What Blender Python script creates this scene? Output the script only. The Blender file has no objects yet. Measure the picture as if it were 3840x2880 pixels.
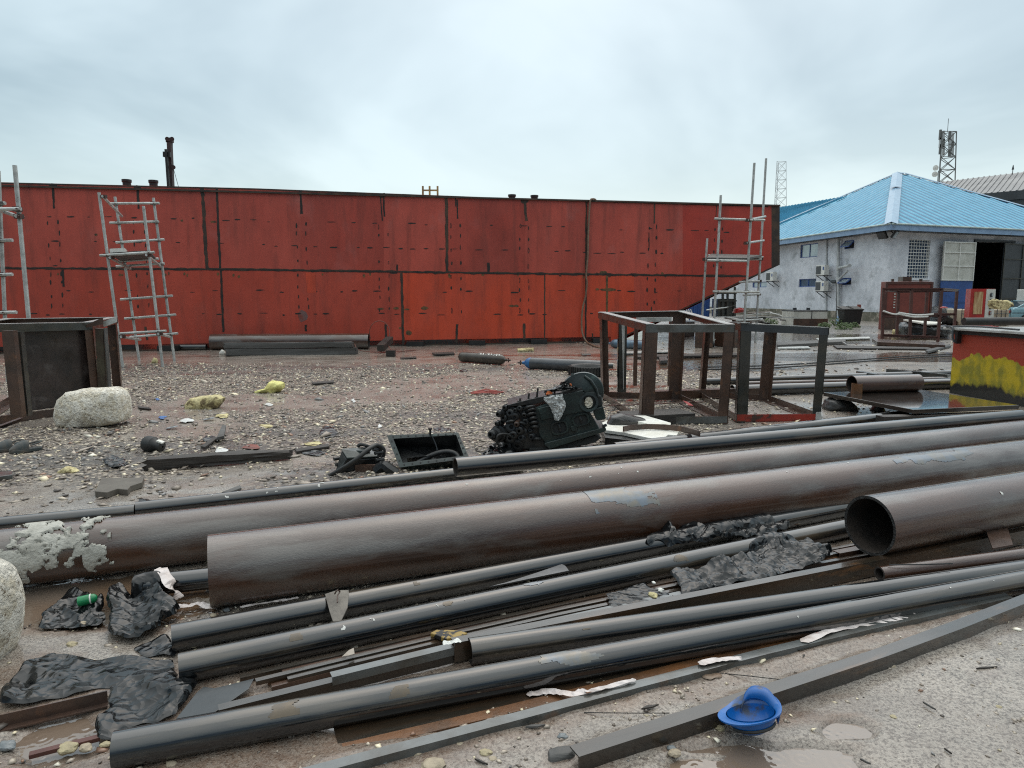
import bpy, bmesh, math, random
import numpy as np
from mathutils import Vector, Matrix
random.seed(7)
R = math.radians
sc = bpy.context.scene
COL = sc.collection

# ------------------------------------------------------------------ camera
FPX = 2600.0; CAMH = 1.5; PITCH = math.atan(330/2600)
cam_d = bpy.data.cameras.new("camera"); cam = bpy.data.objects.new("camera", cam_d); COL.objects.link(cam)
cam.location = (0, 0, CAMH); cam.rotation_euler = (math.pi/2-PITCH, 0, 0)
cam_d.sensor_width = 36; cam_d.lens = FPX/3840*36; cam_d.clip_start = .05; cam_d.clip_end = 2000
sc.camera = cam
# ------------------------------------------------------------------ exposure
sc.view_settings.view_transform = 'Standard'; sc.view_settings.look = 'None'
sc.view_settings.exposure = 0.27; sc.view_settings.gamma = 1
sc.render.resolution_x = 1024; sc.render.resolution_y = 768
sc.cycles.use_denoising = False; sc.cycles.filter_width = 1.15
sc.cycles.sample_clamp_indirect = 3; sc.cycles.max_bounces = 6; sc.cycles.diffuse_bounces = 3; sc.cycles.glossy_bounces = 3
# ------------------------------------------------------------------ sky (overcast)
SUN_EL, SUN_ROT = R(58), R(12)
w = bpy.data.worlds.new("World"); sc.world = w; w.use_nodes = True
nt = w.node_tree; nt.nodes.clear(); N = nt.nodes.new; LK = nt.links.new
out = N('ShaderNodeOutputWorld')
sky = N('ShaderNodeTexSky'); sky.sky_type = 'NISHITA'; sky.sun_disc = False
sky.sun_elevation = SUN_EL; sky.sun_rotation = SUN_ROT; sky.dust_density = 3
bg1 = N('ShaderNodeBackground'); bg1.inputs[1].default_value = .05; LK(sky.outputs[0], bg1.inputs[0])
tc = N('ShaderNodeTexCoord'); sep = N('ShaderNodeSeparateXYZ'); LK(tc.outputs['Generated'], sep.inputs[0])
def wm(op, a, b, c=None):
    n = N('ShaderNodeMath'); n.operation = op
    for i, v in enumerate((a, b, c)):
        if v is None: continue
        if isinstance(v, (int, float)): n.inputs[i].default_value = v
        else: LK(v, n.inputs[i])
    return n.outputs[0]
zz = wm('ADD', wm('MAXIMUM', sep.outputs[2], 0.0), .22)
cx = wm('DIVIDE', sep.outputs[0], zz); cy = wm('DIVIDE', sep.outputs[1], zz)
comb = N('ShaderNodeCombineXYZ'); LK(cx, comb.inputs[0]); LK(cy, comb.inputs[1])
n1 = N('ShaderNodeTexNoise'); n1.inputs['Scale'].default_value = .8; n1.inputs['Detail'].default_value = 5; n1.inputs['Roughness'].default_value = .5; n1.inputs['Distortion'].default_value = .5
LK(comb.outputs[0], n1.inputs['Vector'])
cr = N('ShaderNodeValToRGB'); LK(n1.outputs[0], cr.inputs[0])
cr.color_ramp.elements[0].position = .36; cr.color_ramp.elements[0].color = (.17, .245, .245, 1)
cr.color_ramp.elements[1].position = .58; cr.color_ramp.elements[1].color = (.435, .525, .515, 1)
# horizon glow: thin cloud lets more light through low down; thick sky brightens again to the zenith
hz = N('ShaderNodeMapRange'); LK(sep.outputs[2], hz.inputs[0]); hz.inputs[1].default_value = .0; hz.inputs[2].default_value = .34; hz.inputs[3].default_value = .7; hz.inputs[4].default_value = 0; hz.interpolation_type = 'SMOOTHSTEP'
mx = N('ShaderNodeMix'); mx.data_type = 'RGBA'; LK(hz.outputs[0], mx.inputs[0]); LK(cr.outputs[0], mx.inputs[6]); mx.inputs[7].default_value = (.50, .60, .59, 1)
zn = N('ShaderNodeMapRange'); LK(sep.outputs[2], zn.inputs[0]); zn.inputs[1].default_value = .40; zn.inputs[2].default_value = .95; zn.inputs[3].default_value = .93; zn.inputs[4].default_value = 1.75
zc_ = N('ShaderNodeMapRange'); LK(sep.outputs[2], zc_.inputs[0]); zc_.inputs[1].default_value = .36; zc_.inputs[2].default_value = .7
mz = N('ShaderNodeMix'); mz.data_type = 'RGBA'; LK(zc_.outputs[0], mz.inputs[0]); LK(mx.outputs[2], mz.inputs[6]); mz.inputs[7].default_value = (.62, .655, .625, 1)
# added dimming low in the unseen sky behind the photographer
bk1 = N('ShaderNodeMapRange'); LK(sep.outputs[1], bk1.inputs[0]); bk1.inputs[1].default_value = -.05; bk1.inputs[2].default_value = -.45
bk2 = N('ShaderNodeMapRange'); LK(sep.outputs[2], bk2.inputs[0]); bk2.inputs[1].default_value = .75; bk2.inputs[2].default_value = .35
dk = wm('SUBTRACT', 1.0, wm('MULTIPLY', wm('MULTIPLY', bk1.outputs[0], bk2.outputs[0]), .12))
# dark skyline band added out of view behind the photographer, seen only as the dark lower half of every wet pipe
tn = N('ShaderNodeTexNoise'); tn.inputs['Scale'].default_value = 6; LK(tc.outputs['Generated'], tn.inputs['Vector'])
th_ = wm('ADD', .20, wm('MULTIPLY', tn.outputs[0], .24))
tl = wm('MULTIPLY', wm('LESS_THAN', sep.outputs[2], th_), wm('LESS_THAN', sep.outputs[1], -.12))
dk2 = wm('MULTIPLY', dk, wm('SUBTRACT', 1.0, wm('MULTIPLY', tl, .93)))
bg2 = N('ShaderNodeBackground'); LK(mz.outputs[2], bg2.inputs[0]); LK(wm('MULTIPLY', zn.outputs[0], dk2), bg2.inputs[1])
ad = N('ShaderNodeAddShader'); LK(bg1.outputs[0], ad.inputs[0]); LK(bg2.outputs[0], ad.inputs[1]); LK(ad.outputs[0], out.inputs[0])
# ------------------------------------------------------------------ sun (behind cloud)
sd = bpy.data.lights.new("sun", 'SUN'); sd.energy = .5; sd.angle = R(75); sd.color = (1, .97, .93)
so = bpy.data.objects.new("sun", sd); COL.objects.link(so)
so.rotation_euler = (-(R(90)-SUN_EL), 0, -SUN_ROT)   # bright patch of cloud ahead, high over the hull

# ------------------------------------------------------------------ pixel -> world helpers (source px 3840x2880)
_F = Vector((0, math.cos(PITCH), -math.sin(PITCH))); _U = Vector((0, math.sin(PITCH), math.cos(PITCH))); _R = Vector((1, 0, 0))
CAM = Vector((0, 0, CAMH))
def ray(x, y): return (_F + _R*((x-1920)/FPX) - _U*((y-1440)/FPX)).normalized()
def gp(x, y, z=0.0):
    d = ray(x, y); return CAM + d*((z-CAMH)/d.z)
def yp(x, y, Y):
    d = ray(x, y); return CAM + d*(Y/d.y)
def pp(x, y, P0, nrm):
    d = ray(x, y); return CAM + d*((P0-CAM).dot(nrm)/d.dot(nrm))
def vplane(a, b):
    t = (b-a); t.z = 0; t.normalize(); return a, Vector((t.y, -t.x, 0))

# ------------------------------------------------------------------ numpy noise
def _h(ix, iy, s):
    n = (ix*374761393 + iy*668265263 + s*2147483647 + 1013904223) & 0xffffffff
    n = ((n ^ (n >> 13))*1274126177) & 0xffffffff
    return ((n ^ (n >> 16)) & 0xffff)/65535.0
def vn(x, y, s=0):
    x = np.asarray(x, float); y = np.asarray(y, float)
    ix = np.floor(x).astype(np.int64); iy = np.floor(y).astype(np.int64); fx = x-ix; fy = y-iy
    fx = fx*fx*(3-2*fx); fy = fy*fy*(3-2*fy)
    a = _h(ix, iy, s); b = _h(ix+1, iy, s); c = _h(ix, iy+1, s); d = _h(ix+1, iy+1, s)
    return (a+(b-a)*fx)*(1-fy)+(c+(d-c)*fx)*fy
def fbm(x, y, s=0, o=4):
    v = 0; a = .5; t = 0
    for i in range(o):
        v = v+a*vn(x, y, s+i*17); t += a; a *= .5; x = x*2.03+5.1; y = y*2.03+1.7
    return v/t

# ------------------------------------------------------------------ object helpers
def tag(o, label=None, cat=None, group=None, kind=None):
    if label: o['label'] = label
    if cat: o['category'] = cat
    if group: o['group'] = group
    if kind: o['kind'] = kind
    return o
def empty(name, loc, label, cat, group=None):
    o = bpy.data.objects.new(name, None); COL.objects.link(o); o.location = loc; o.empty_display_size = .2
    return tag(o, label, cat, group)
def wloc(o):
    v = Vector((0, 0, 0))
    while o is not None: v = v+Vector(o.location); o = o.parent
    return v
class MB:
    def __init__(s): s.v = []; s.f = []; s.m = []
    def add(s, vs, fs, m=0):
        b = len(s.v); s.v += [Vector(v) for v in vs]
        for f in fs: s.f.append([b+i for i in f]); s.m.append(m)
        return s
    def box(s, c, sz, rot=None, m=0):
        c = Vector(c); hx, hy, hz = sz[0]/2, sz[1]/2, sz[2]/2
        M3 = rot if rot is not None else Matrix.Identity(3)
        vs = [c+M3 @ Vector((x*hx, y*hy, z*hz)) for x in (-1, 1) for y in (-1, 1) for z in (-1, 1)]
        return s.add(vs, [(0, 1, 3, 2), (4, 6, 7, 5), (0, 4, 5, 1), (2, 3, 7, 6), (0, 2, 6, 4), (1, 5, 7, 3)], m)
    def frame(s, p, q, up):
        d = (q-p).normalized(); up = Vector(up)
        if abs(d.dot(up.normalized())) > .98: up = Vector((0, 1, 0)) if abs(d.y) < .9 else Vector((1, 0, 0))
        sd = d.cross(up).normalized(); u2 = sd.cross(d).normalized(); return d, sd, u2
    def prof(s, p, q, poly, up=(0, 0, 1), m=0, ends=True):
        p = Vector(p); q = Vector(q); d, sd, u2 = s.frame(p, q, up); n = len(poly)
        vs = [p+sd*a+u2*b for a, b in poly]+[q+sd*a+u2*b for a, b in poly]
        fs = [(i, (i+1) % n, n+(i+1) % n, n+i) for i in range(n)]
        if ends: fs += [tuple(range(n))[::-1], tuple(range(n, 2*n))]
        return s.add(vs, fs, m)
    def bar(s, p, q, wd, ht, up=(0, 0, 1), m=0):
        a, b = wd/2, ht/2; return s.prof(p, q, [(-a, -b), (a, -b), (a, b), (-a, b)], up, m)
    def angle(s, p, q, wd, ht, t=.006, up=(0, 0, 1), m=0, flip=1):
        # L section: horizontal flange at the top (width wd), vertical web (height ht)
        k = flip
        return s.prof(p, q, [(0, 0), (k*wd, 0), (k*wd, -t), (k*t, -t), (k*t, -ht), (0, -ht)], up, m)
    def chan(s, p, q, wd, ht, t=.008, up=(0, 0, 1), m=0, flip=1):
        k = flip
        return s.prof(p, q, [(0, 0), (k*wd, 0), (k*wd, -t), (k*t, -t), (k*t, -ht+t), (k*wd, -ht+t), (k*wd, -ht), (0, -ht)], up, m)
    def tube(s, p, q, r, n=12, r2=None, m=0, cap=True):
        p = Vector(p); q = Vector(q); r2 = r if r2 is None else r2; d, sd, u2 = s.frame(p, q, (0, 0, 1))
        cs = [(math.cos(2*math.pi*i/n), math.sin(2*math.pi*i/n)) for i in range(n)]
        vs = [p+(sd*a+u2*b)*r for a, b in cs]+[q+(sd*a+u2*b)*r2 for a, b in cs]
        fs = [(i, (i+1) % n, n+(i+1) % n, n+i) for i in range(n)]
        if cap: fs += [tuple(range(n))[::-1], tuple(range(n, 2*n))]
        return s.add(vs, fs, m)
    def path(s, pts, r, n=8, m=0):
        pts = [Vector(p) for p in pts]; b = len(s.v); K = len(pts)
        prev = None
        for i, p in enumerate(pts):
            d = (pts[min(i+1, K-1)]-pts[max(i-1, 0)]).normalized()
            u = prev if prev is not None else (Vector((0, 0, 1)) if abs(d.z) < .9 else Vector((1, 0, 0)))
            sd = d.cross(u).normalized(); u2 = sd.cross(d).normalized(); prev = u2
            rr = r[i] if isinstance(r, (list, tuple)) else r
            s.v += [p+(sd*math.cos(2*math.pi*k/n)+u2*math.sin(2*math.pi*k/n))*rr for k in range(n)]
        for i in range(K-1):
            for k in range(n):
                s.f.append([b+i*n+k, b+i*n+(k+1) % n, b+(i+1)*n+(k+1) % n, b+(i+1)*n+k]); s.m.append(m)
        s.f.append([b+k for k in range(n)][::-1]); s.m.append(m)
        s.f.append([b+(K-1)*n+k for k in range(n)]); s.m.append(m)
        return s
    def lathe(s, p, q, prof, n=24, m=0):
        # prof: (t along p->q in metres, radius)
        p = Vector(p); q = Vector(q); d, sd, u2 = s.frame(p, q, (0, 0, 1)); b = len(s.v)
        for t, r in prof:
            s.v += [p+d*t+(sd*math.cos(2*math.pi*k/n)+u2*math.sin(2*math.pi*k/n))*r for k in range(n)]
        for i in range(len(prof)-1):
            for k in range(n):
                s.f.append([b+i*n+k, b+i*n+(k+1) % n, b+(i+1)*n+(k+1) % n, b+(i+1)*n+k]); s.m.append(m)
        return s
    def prism(s, poly, vec, m=0):
        n = len(poly); poly = [Vector(p) for p in poly]; vec = Vector(vec)
        vs = poly+[p+vec for p in poly]
        return s.add(vs, [tuple(range(n))[::-1], tuple(range(n, 2*n))]+[(i, (i+1) % n, n+(i+1) % n, n+i) for i in range(n)], m)
    def quad(s, a, b, c, d, m=0): return s.add([a, b, c, d], [(0, 1, 2, 3)], m)
    def build(s, name, mats, parent=None, smooth=False, origin=None, recalc=True):
        me = bpy.data.meshes.new(name)
        if parent is not None: o0 = wloc(parent) if origin is None else Vector(origin)
        elif origin is not None: o0 = Vector(origin)
        else:
            zs = [v.z for v in s.v]; o0 = Vector((sum(v.x for v in s.v)/len(s.v), sum(v.y for v in s.v)/len(s.v), min(zs)))
        me.from_pydata([tuple(v-o0) for v in s.v], [], s.f)
        for mm in (mats if isinstance(mats, (list, tuple)) else [mats]): me.materials.append(mm)
        me.polygons.foreach_set('material_index', s.m)
        if recalc:
            bm = bmesh.new(); bm.from_mesh(me); bmesh.ops.recalc_face_normals(bm, faces=bm.faces); bm.to_mesh(me); bm.free()
        if smooth:
            me.polygons.foreach_set('use_smooth', [True]*len(me.polygons))
            me.set_sharp_from_angle(angle=R(smooth if smooth is not True else 40))
        o = bpy.data.objects.new(name, me); COL.objects.link(o)
        if parent is not None:
            o.parent = parent
            o.location = o0-wloc(parent)
        else: o.location = o0
        return o
def bevel(o, wd=.004, seg=2):
    b = o.modifiers.new('bevel', 'BEVEL'); b.width = wd; b.segments = seg; b.limit_method = 'ANGLE'; b.angle_limit = R(35); return o

# ------------------------------------------------------------------ materials
def node_math(nt, op, a, b=None, clamp=False):
    n = nt.nodes.new('ShaderNodeMath'); n.operation = op; n.use_clamp = clamp
    for i, v in enumerate((a, b)):
        if v is None: continue
        if isinstance(v, (int, float)): n.inputs[i].default_value = v
        else: nt.links.new(v, n.inputs[i])
    return n.outputs[0]
def node_noise(nt, vec, scale, detail=5, rough=.55, dist=0):
    n = nt.nodes.new('ShaderNodeTexNoise'); n.inputs['Scale'].default_value = scale; n.inputs['Detail'].default_value = detail
    n.inputs['Roughness'].default_value = rough; n.inputs['Distortion'].default_value = dist
    if vec is not None: nt.links.new(vec, n.inputs['Vector'])
    return n.outputs[0]
def node_step(nt, v, lo, hi, a=0., b=1.):
    n = nt.nodes.new('ShaderNodeMapRange'); nt.links.new(v, n.inputs[0])
    for i, k in enumerate((lo, hi, a, b)): n.inputs[1+i].default_value = k
    return n.outputs[0]
def node_mix(nt, f, a, b):
    n = nt.nodes.new('ShaderNodeMix'); n.data_type = 'RGBA'
    if isinstance(f, (int, float)): n.inputs[0].default_value = f
    else: nt.links.new(f, n.inputs[0])
    for k, v in ((6, a), (7, b)):
        if isinstance(v, (tuple, list)): n.inputs[k].default_value = (*v[:3], 1)
        else: nt.links.new(v, n.inputs[k])
    return n.outputs[2]
def mat(name, c1, c2=None, scale=3., mixlo=.42, mixhi=.62, rough=.5, rough2=None, metal=0., bump=.3, bscale=40., stretch=(1, 1, 1), c3=None, s3=12., t3=(.6, .66), coat=0., fine=.12, bdist=.004, spec=.5, bdetail=4, coatr=.08, ior=1.5, streak=None):
    m = bpy.data.materials.new(name); m.use_nodes = True; nt = m.node_tree
    b = nt.nodes['Principled BSDF']
    tc = nt.nodes.new('ShaderNodeTexCoord'); mp = nt.nodes.new('ShaderNodeMapping'); nt.links.new(tc.outputs['Object'], mp.inputs[0])
    mp.inputs['Scale'].default_value = stretch; vec = mp.outputs[0]
    c2 = c2 or tuple(k*.7 for k in c1)
    f = node_step(nt, node_noise(nt, vec, scale, 7, .6, .4), mixlo, mixhi)
    col = node_mix(nt, f, c1, c2)
    if c3:
        f3 = node_step(nt, node_noise(nt, vec, s3, 6, .6, .3), *t3); col = node_mix(nt, f3, col, c3)
    if streak:   # stains and scratches drawn out along one direction
        scol, svec, lo_, hi_, amt = streak; mp2 = nt.nodes.new('ShaderNodeMapping'); nt.links.new(tc.outputs['Object'], mp2.inputs[0]); mp2.inputs['Scale'].default_value = svec
        col = node_mix(nt, node_step(nt, node_noise(nt, mp2.outputs[0], 1., 7, .68, .2), lo_, hi_, 0, amt), col, scol)
    # fine value break-up
    hsv = nt.nodes.new('ShaderNodeHueSaturation'); nt.links.new(col, hsv.inputs['Color'])
    v = node_step(nt, node_noise(nt, vec, bscale*.6, 5, .65), .3, .7, 1-fine, 1+fine); nt.links.new(v, hsv.inputs['Value'])
    nt.links.new(hsv.outputs[0], b.inputs['Base Color'])
    r2 = rough2 if rough2 is not None else rough
    rr = node_step(nt, node_noise(nt, vec, scale*2.3, 5, .6), .35, .65, rough, r2); nt.links.new(rr, b.inputs['Roughness'])
    b.inputs['Metallic'].default_value = metal; b.inputs['Specular IOR Level'].default_value = spec
    b.inputs['Coat Weight'].default_value = coat; b.inputs['Coat Roughness'].default_value = coatr
    if bump > 0:
        bp = nt.nodes.new('ShaderNodeBump'); bp.inputs['Strength'].default_value = bump; bp.inputs['Distance'].default_value = bdist
        nt.links.new(node_noise(nt, vec, bscale, bdetail, .6), bp.inputs['Height']); nt.links.new(bp.outputs[0], b.inputs['Normal'])
    b.inputs['IOR'].default_value = ior; b.inputs['Coat IOR'].default_value = 1.36
    return m
# real-world base colours
m_pipe_black = mat('black_coated_steel', (.006, .0075, .009), (.014, .0155, .016), 2.2, rough=.08, rough2=.17, metal=0., ior=1.68, streak=((.075, .048, .026), (1.1, 22, 22), .56, .66, .5), bump=.08, bscale=70, stretch=(.35, 3, 3), c3=(.070, .056, .040), s3=3.5, t3=(.54, .68), coat=1., coatr=.05)
m_pipe_brown = mat('brown_rusted_steel', (.078, .034, .019), (.040, .018, .010), 1.6, rough=.14, rough2=.26, metal=0., ior=1.66, streak=((.030, .018, .014), (.7, 9, 9), .50, .70, .7), bump=.38, bscale=130, stretch=(.5, 2, 2), c3=(.125, .108, .096), s3=2.6, t3=(.50, .66), coat=1., coatr=.08, bdist=.005)
m_cut = mat('flame_cut_edge', (.012, .012, .012), (.03, .028, .026), 12, rough=.45, bump=1., bscale=60, bdist=.012)
m_pipe_in = mat('pipe_inside_rust', (.020, .017, .015), (.04, .03, .024), 6, rough=.75, bump=.8, bscale=40, bdist=.008)
m_rust = mat('rusted_steel', (.080, .042, .027), (.042, .024, .017), 4, rough=.30, rough2=.55, metal=.15, bump=.4, bscale=70, c3=(.15, .065, .03), s3=7, t3=(.60, .72), spec=.6, coat=.6, coatr=.15)
m_rust_or = mat('orange_rust_scale', (.16, .070, .028), (.09, .045, .022), 5, rough=.35, rough2=.6, bump=.6, bscale=60, coat=.3, coatr=.2)
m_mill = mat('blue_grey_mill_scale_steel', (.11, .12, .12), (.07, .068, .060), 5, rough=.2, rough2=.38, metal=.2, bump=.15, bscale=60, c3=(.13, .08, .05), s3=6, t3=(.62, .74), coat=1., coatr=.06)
m_darksteel = mat('dark_wet_steel', (.028, .032, .030), (.05, .045, .035), 4, rough=.22, rough2=.45, metal=.2, bump=.3, bscale=60, coat=1., coatr=.08)
m_galv = mat('galvanised_scaffold_tube', (.56, .57, .55), (.36, .37, .35), 5, rough=.3, rough2=.5, metal=.35, bump=.2, bscale=50, c3=(.16, .14, .12), s3=9, t3=(.64, .7))
m_clamp = mat('rusty_scaffold_clamp', (.10, .045, .035), (.05, .04, .035), 20, rough=.5, metal=.3)
m_hull = None
m_black_paint = mat('weld_burn_black', (.016, .014, .013), (.035, .024, .019), 6, rough=.35, rough2=.6, bump=.4, bscale=50)
m_seam = mat('welded_seam_rust', (.030, .022, .018), (.075, .045, .028), 3, rough=.4, rough2=.6, bump=.6, bscale=40)
m_yrust = mat('yellow_brown_rust_spots', (.16, .085, .03), (.05, .035, .02), 10, rough=.6, bump=.5)
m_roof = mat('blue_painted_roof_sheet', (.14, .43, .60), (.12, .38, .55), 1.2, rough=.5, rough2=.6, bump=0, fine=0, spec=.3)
m_roofdk = mat('blue_roof_sheet_trough_shade', (.05, .19, .34), (.03, .15, .26), 1.2, rough=.5, bump=0, fine=0, spec=.3)  # darker blue: shading between the roof ribs put into the colour
m_ridgecap = mat('pale_blue_ridge_cap', (.21, .36, .50), (.17, .31, .45), 2, rough=.35, bump=.1, bscale=8)
m_fascia = mat('pale_blue_fascia', (.25, .38, .56), (.2, .31, .47), 2, rough=.4, c3=(.12, .15, .2), s3=3, t3=(.62, .7))
m_wall = mat('weathered_pale_blue_wall', (.70, .725, .77), (.58, .605, .65), .5, .42, .58, rough=.85, bump=.3, bscale=6, c3=(.42, .44, .46), s3=1.1, t3=(.55, .70), bdist=.02)
m_wallbase = mat('mossy_stained_plinth', (.20, .18, .14), (.10, .10, .07), 1.2, rough=.85, bump=.6, bscale=9, c3=(.34, .30, .24), s3=3, t3=(.55, .62))
m_glass = mat('window_glass', (.05, .08, .10), (.07, .10, .12), 1, rough=.05, bump=0, spec=1.0, coat=.6)
m_glass_blue = mat('blue_tinted_glass', (.045, .09, .17), (.03, .06, .11), 3, rough=.35, bump=0, spec=.3)
m_glass_pale = mat('pale_reflective_glass', (.45, .52, .56), (.36, .43, .48), 1, rough=.08, bump=0, metal=.3)
m_blueframe = mat('blue_window_frame', (.03, .09, .33), None, 4, rough=.4)
m_white = mat('white_paint', (.74, .74, .70), (.62, .62, .58), 4, rough=.45, bump=.15, c3=(.4, .36, .3), s3=6, t3=(.68, .76))
m_cream = mat('cream_door_sheet', (.55, .55, .50), (.45, .45, .40), 2, rough=.5, bump=.2, bscale=14)
m_bluepaint = mat('blue_painted_steel', (.025, .085, .28), (.02, .065, .22), 2, rough=.4, bump=.15, bscale=14)
m_black = mat('matt_black', (.012, .012, .012), (.02, .02, .02), 6, rough=.5)
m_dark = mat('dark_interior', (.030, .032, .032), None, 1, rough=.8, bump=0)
m_greysteel = mat('dark_grey_painted_steel', (.045, .052, .058), (.035, .04, .045), 2, rough=.45, bump=.2)
m_redcont = mat('brick_red_container', (.21, .050, .035), (.16, .038, .028), 1.6, rough=.4, rough2=.55, bump=.15, c3=(.08, .03, .02), s3=4, t3=(.64, .72))
m_redframe = mat('rusty_red_angle', (.10, .038, .030), (.06, .028, .022), 4, rough=.45, metal=.1, bump=.3)
m_red = mat('red_painted_steel', (.42, .028, .022), (.30, .022, .02), 3, rough=.35, bump=.1)
m_redworn = mat('worn_red_paint', (.32, .035, .022), (.18, .03, .02), 8, rough=.35, bump=.3, c3=(.06, .035, .028), s3=8, t3=(.56, .62))
m_plastic = mat('black_polythene_film', (.004, .005, .006), (.009, .010, .011), 6, rough=.10, rough2=.22, bump=.25, bscale=30, coat=.0, bdist=.006, spec=.55)
def crumpled(m, s1=9, s2=26, st=.42, dist=.04):
    nt = m.node_tree; b = nt.nodes['Principled BSDF']; bp = nt.nodes.new('ShaderNodeBump'); geo = nt.nodes.new('ShaderNodeNewGeometry'); hs = []
    nz = nt.nodes.new('ShaderNodeTexNoise'); nz.inputs['Scale'].default_value = 7; nt.links.new(geo.outputs['Position'], nz.inputs['Vector'])
    ad = nt.nodes.new('ShaderNodeVectorMath'); ad.operation = 'MULTIPLY_ADD'; nt.links.new(nz.outputs['Color'], ad.inputs[0]); ad.inputs[1].default_value = (.12, .12, .12); nt.links.new(geo.outputs['Position'], ad.inputs[2])
    for s_, k in ((s1, 1.), (s2, .4)):
        v = nt.nodes.new('ShaderNodeTexVoronoi'); v.inputs['Scale'].default_value = s_; nt.links.new(ad.outputs[0], v.inputs['Vector']); hs.append(node_math(nt, 'MULTIPLY', v.outputs['Distance'], k))
    nt.links.new(node_math(nt, 'ADD', hs[0], hs[1]), bp.inputs['Height']); bp.inputs['Strength'].default_value = st; bp.inputs['Distance'].default_value = dist; nt.links.new(bp.outputs[0], b.inputs['Normal'])
crumpled(m_plastic)
m_wood = mat('wet_dark_timber', (.042, .035, .030), (.022, .019, .017), 3, rough=.45, rough2=.7, bump=.9, bscale=40, stretch=(.12, 1, 1), bdist=.008)
m_woodgrey = mat('grey_weathered_timber', (.10, .098, .094), (.06, .057, .053), 3, rough=.5, rough2=.7, bump=.8, bscale=40, stretch=(.12, 1, 1), bdist=.008)
m_conc = mat('broken_pale_concrete', (.92, .87, .76), (.76, .68, .53), 11, .44, .60, rough=.8, bump=1., bscale=42, bdist=.045, c3=(.27, .21, .14), s3=30, t3=(.61, .67), bdetail=8, fine=.3)
m_foam = mat('yellow_foam', (.66, .58, .32), (.50, .42, .20), 8, rough=.85, bump=1., bscale=40, bdist=.02, c3=(.16, .12, .06), s3=9, t3=(.50, .60), fine=.3)
m_slab = mat('broken_brown_slab', (.13, .115, .095), (.10, .085, .07), 4, rough=.6, bump=.6, bscale=30)
m_rock = mat('dark_wet_rock', (.035, .035, .035), (.06, .055, .05), 6, rough=.4, bump=1., bscale=14, bdist=.02, coat=.3)
m_styro = mat('white_foam_board', (.80, .79, .74), (.70, .68, .60), 4, rough=.6, bump=.3, bscale=30)
m_engine = mat('green_black_engine_casting', (.020, .034, .032), (.014, .018, .018), 5, rough=.3, rough2=.5, metal=.1, bump=.5, bscale=60, coat=.35, c3=(.06, .10, .092), s3=3, t3=(.56, .66))
m_engine_blk = mat('oily_black_casting', (.011, .012, .013), (.025, .025, .024), 9, rough=.25, rough2=.5, metal=.1, bump=.6, bscale=60, coat=.3)
m_bag = mat('clear_plastic_bag', (.62, .63, .62), (.42, .43, .42), 14, rough=.25, bump=.8, bscale=30, bdist=.01)
m_orange = mat('orange_rag', (.60, .16, .05), None, 8, rough=.7)
crumpled(m_bag, 22, 60, .8, .02)
m_tape = mat('white_warning_tape', (.66, .60, .58), (.50, .42, .38), 6, rough=.4, bump=.3, c3=(.50, .10, .12), s3=7, t3=(.62, .66))
m_bluehat = mat('blue_plastic', (.004, .115, .40), (.004, .08, .29), 5, rough=.22, rough2=.35, bump=.15, bscale=30, c3=(.05, .06, .08), s3=9, t3=(.58, .66), coat=.3)
m_green = mat('green_bottle_plastic', (.012, .22, .08), None, 5, rough=.15)
m_cyl_brown = mat('olive_brown_cylinder', (.060, .048, .036), (.035, .028, .022), 5, rough=.35, metal=.1, bump=.3, coat=.3)
m_cyl_grey = mat('worn_grey_blue_cylinder', (.065, .070, .078), (.045, .047, .05), 4, rough=.3, metal=.1, bump=.3, c3=(.16, .05, .05), s3=4, t3=(.66, .72), coat=.3)
m_cyl_blue = mat('blue_cylinder_shoulder', (.03, .16, .40), None, 5, rough=.3)
m_steelblue = mat('blue_grey_cylinder', (.12, .20, .28), (.10, .13, .16), 4, rough=.25, metal=.2, coat=.4)
m_rubber = mat('black_rubber', (.016, .016, .016), (.03, .03, .028), 8, rough=.5, bump=.4)
m_cable = mat('red_brown_cable', (.20, .07, .05), None, 8, rough=.5)
m_hose = mat('tan_hose', (.22, .15, .10), (.16, .10, .07), 8, rough=.5)
m_plate = mat('wet_steel_plate', (.055, .046, .040), (.035, .030, .027), 2, rough=.05, rough2=.16, metal=.2, bump=.10, bscale=30, coat=1., coatr=.04)
m_mast = mat('galvanised_lattice_far', (.56, .60, .61), (.48, .52, .54), 1, rough=.6, bump=0)
m_mast_dk = mat('painted_lattice_far', (.17, .18, .18), (.14, .15, .15), 1, rough=.6, bump=0)
m_greyroof = mat('weathered_grey_roof_sheet', (.26, .26, .26), (.18, .18, .185), .15, rough=.55, bump=.1, bscale=3, c3=(.14, .13, .13), s3=.3, t3=(.55, .7))
m_darkwall = mat('dark_cladding', (.035, .037, .04), (.05, .052, .055), .4, rough=.6, bump=.1)
m_beige = mat('beige_plastic_tank', (.52, .44, .32), (.46, .38, .28), 3, rough=.5)
m_pink = mat('pink_scrap', (.5, .14, .22), None, 8, rough=.5)
m_carpaint = mat('pale_blue_car_paint', (.22, .40, .46), (.19, .35, .41), 1, rough=.25, bump=0, coat=.7)
m_leaf = mat('green_weed_leaf', (.06, .10, .03), (.09, .14, .04), 6, rough=.6, bump=0)
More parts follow.
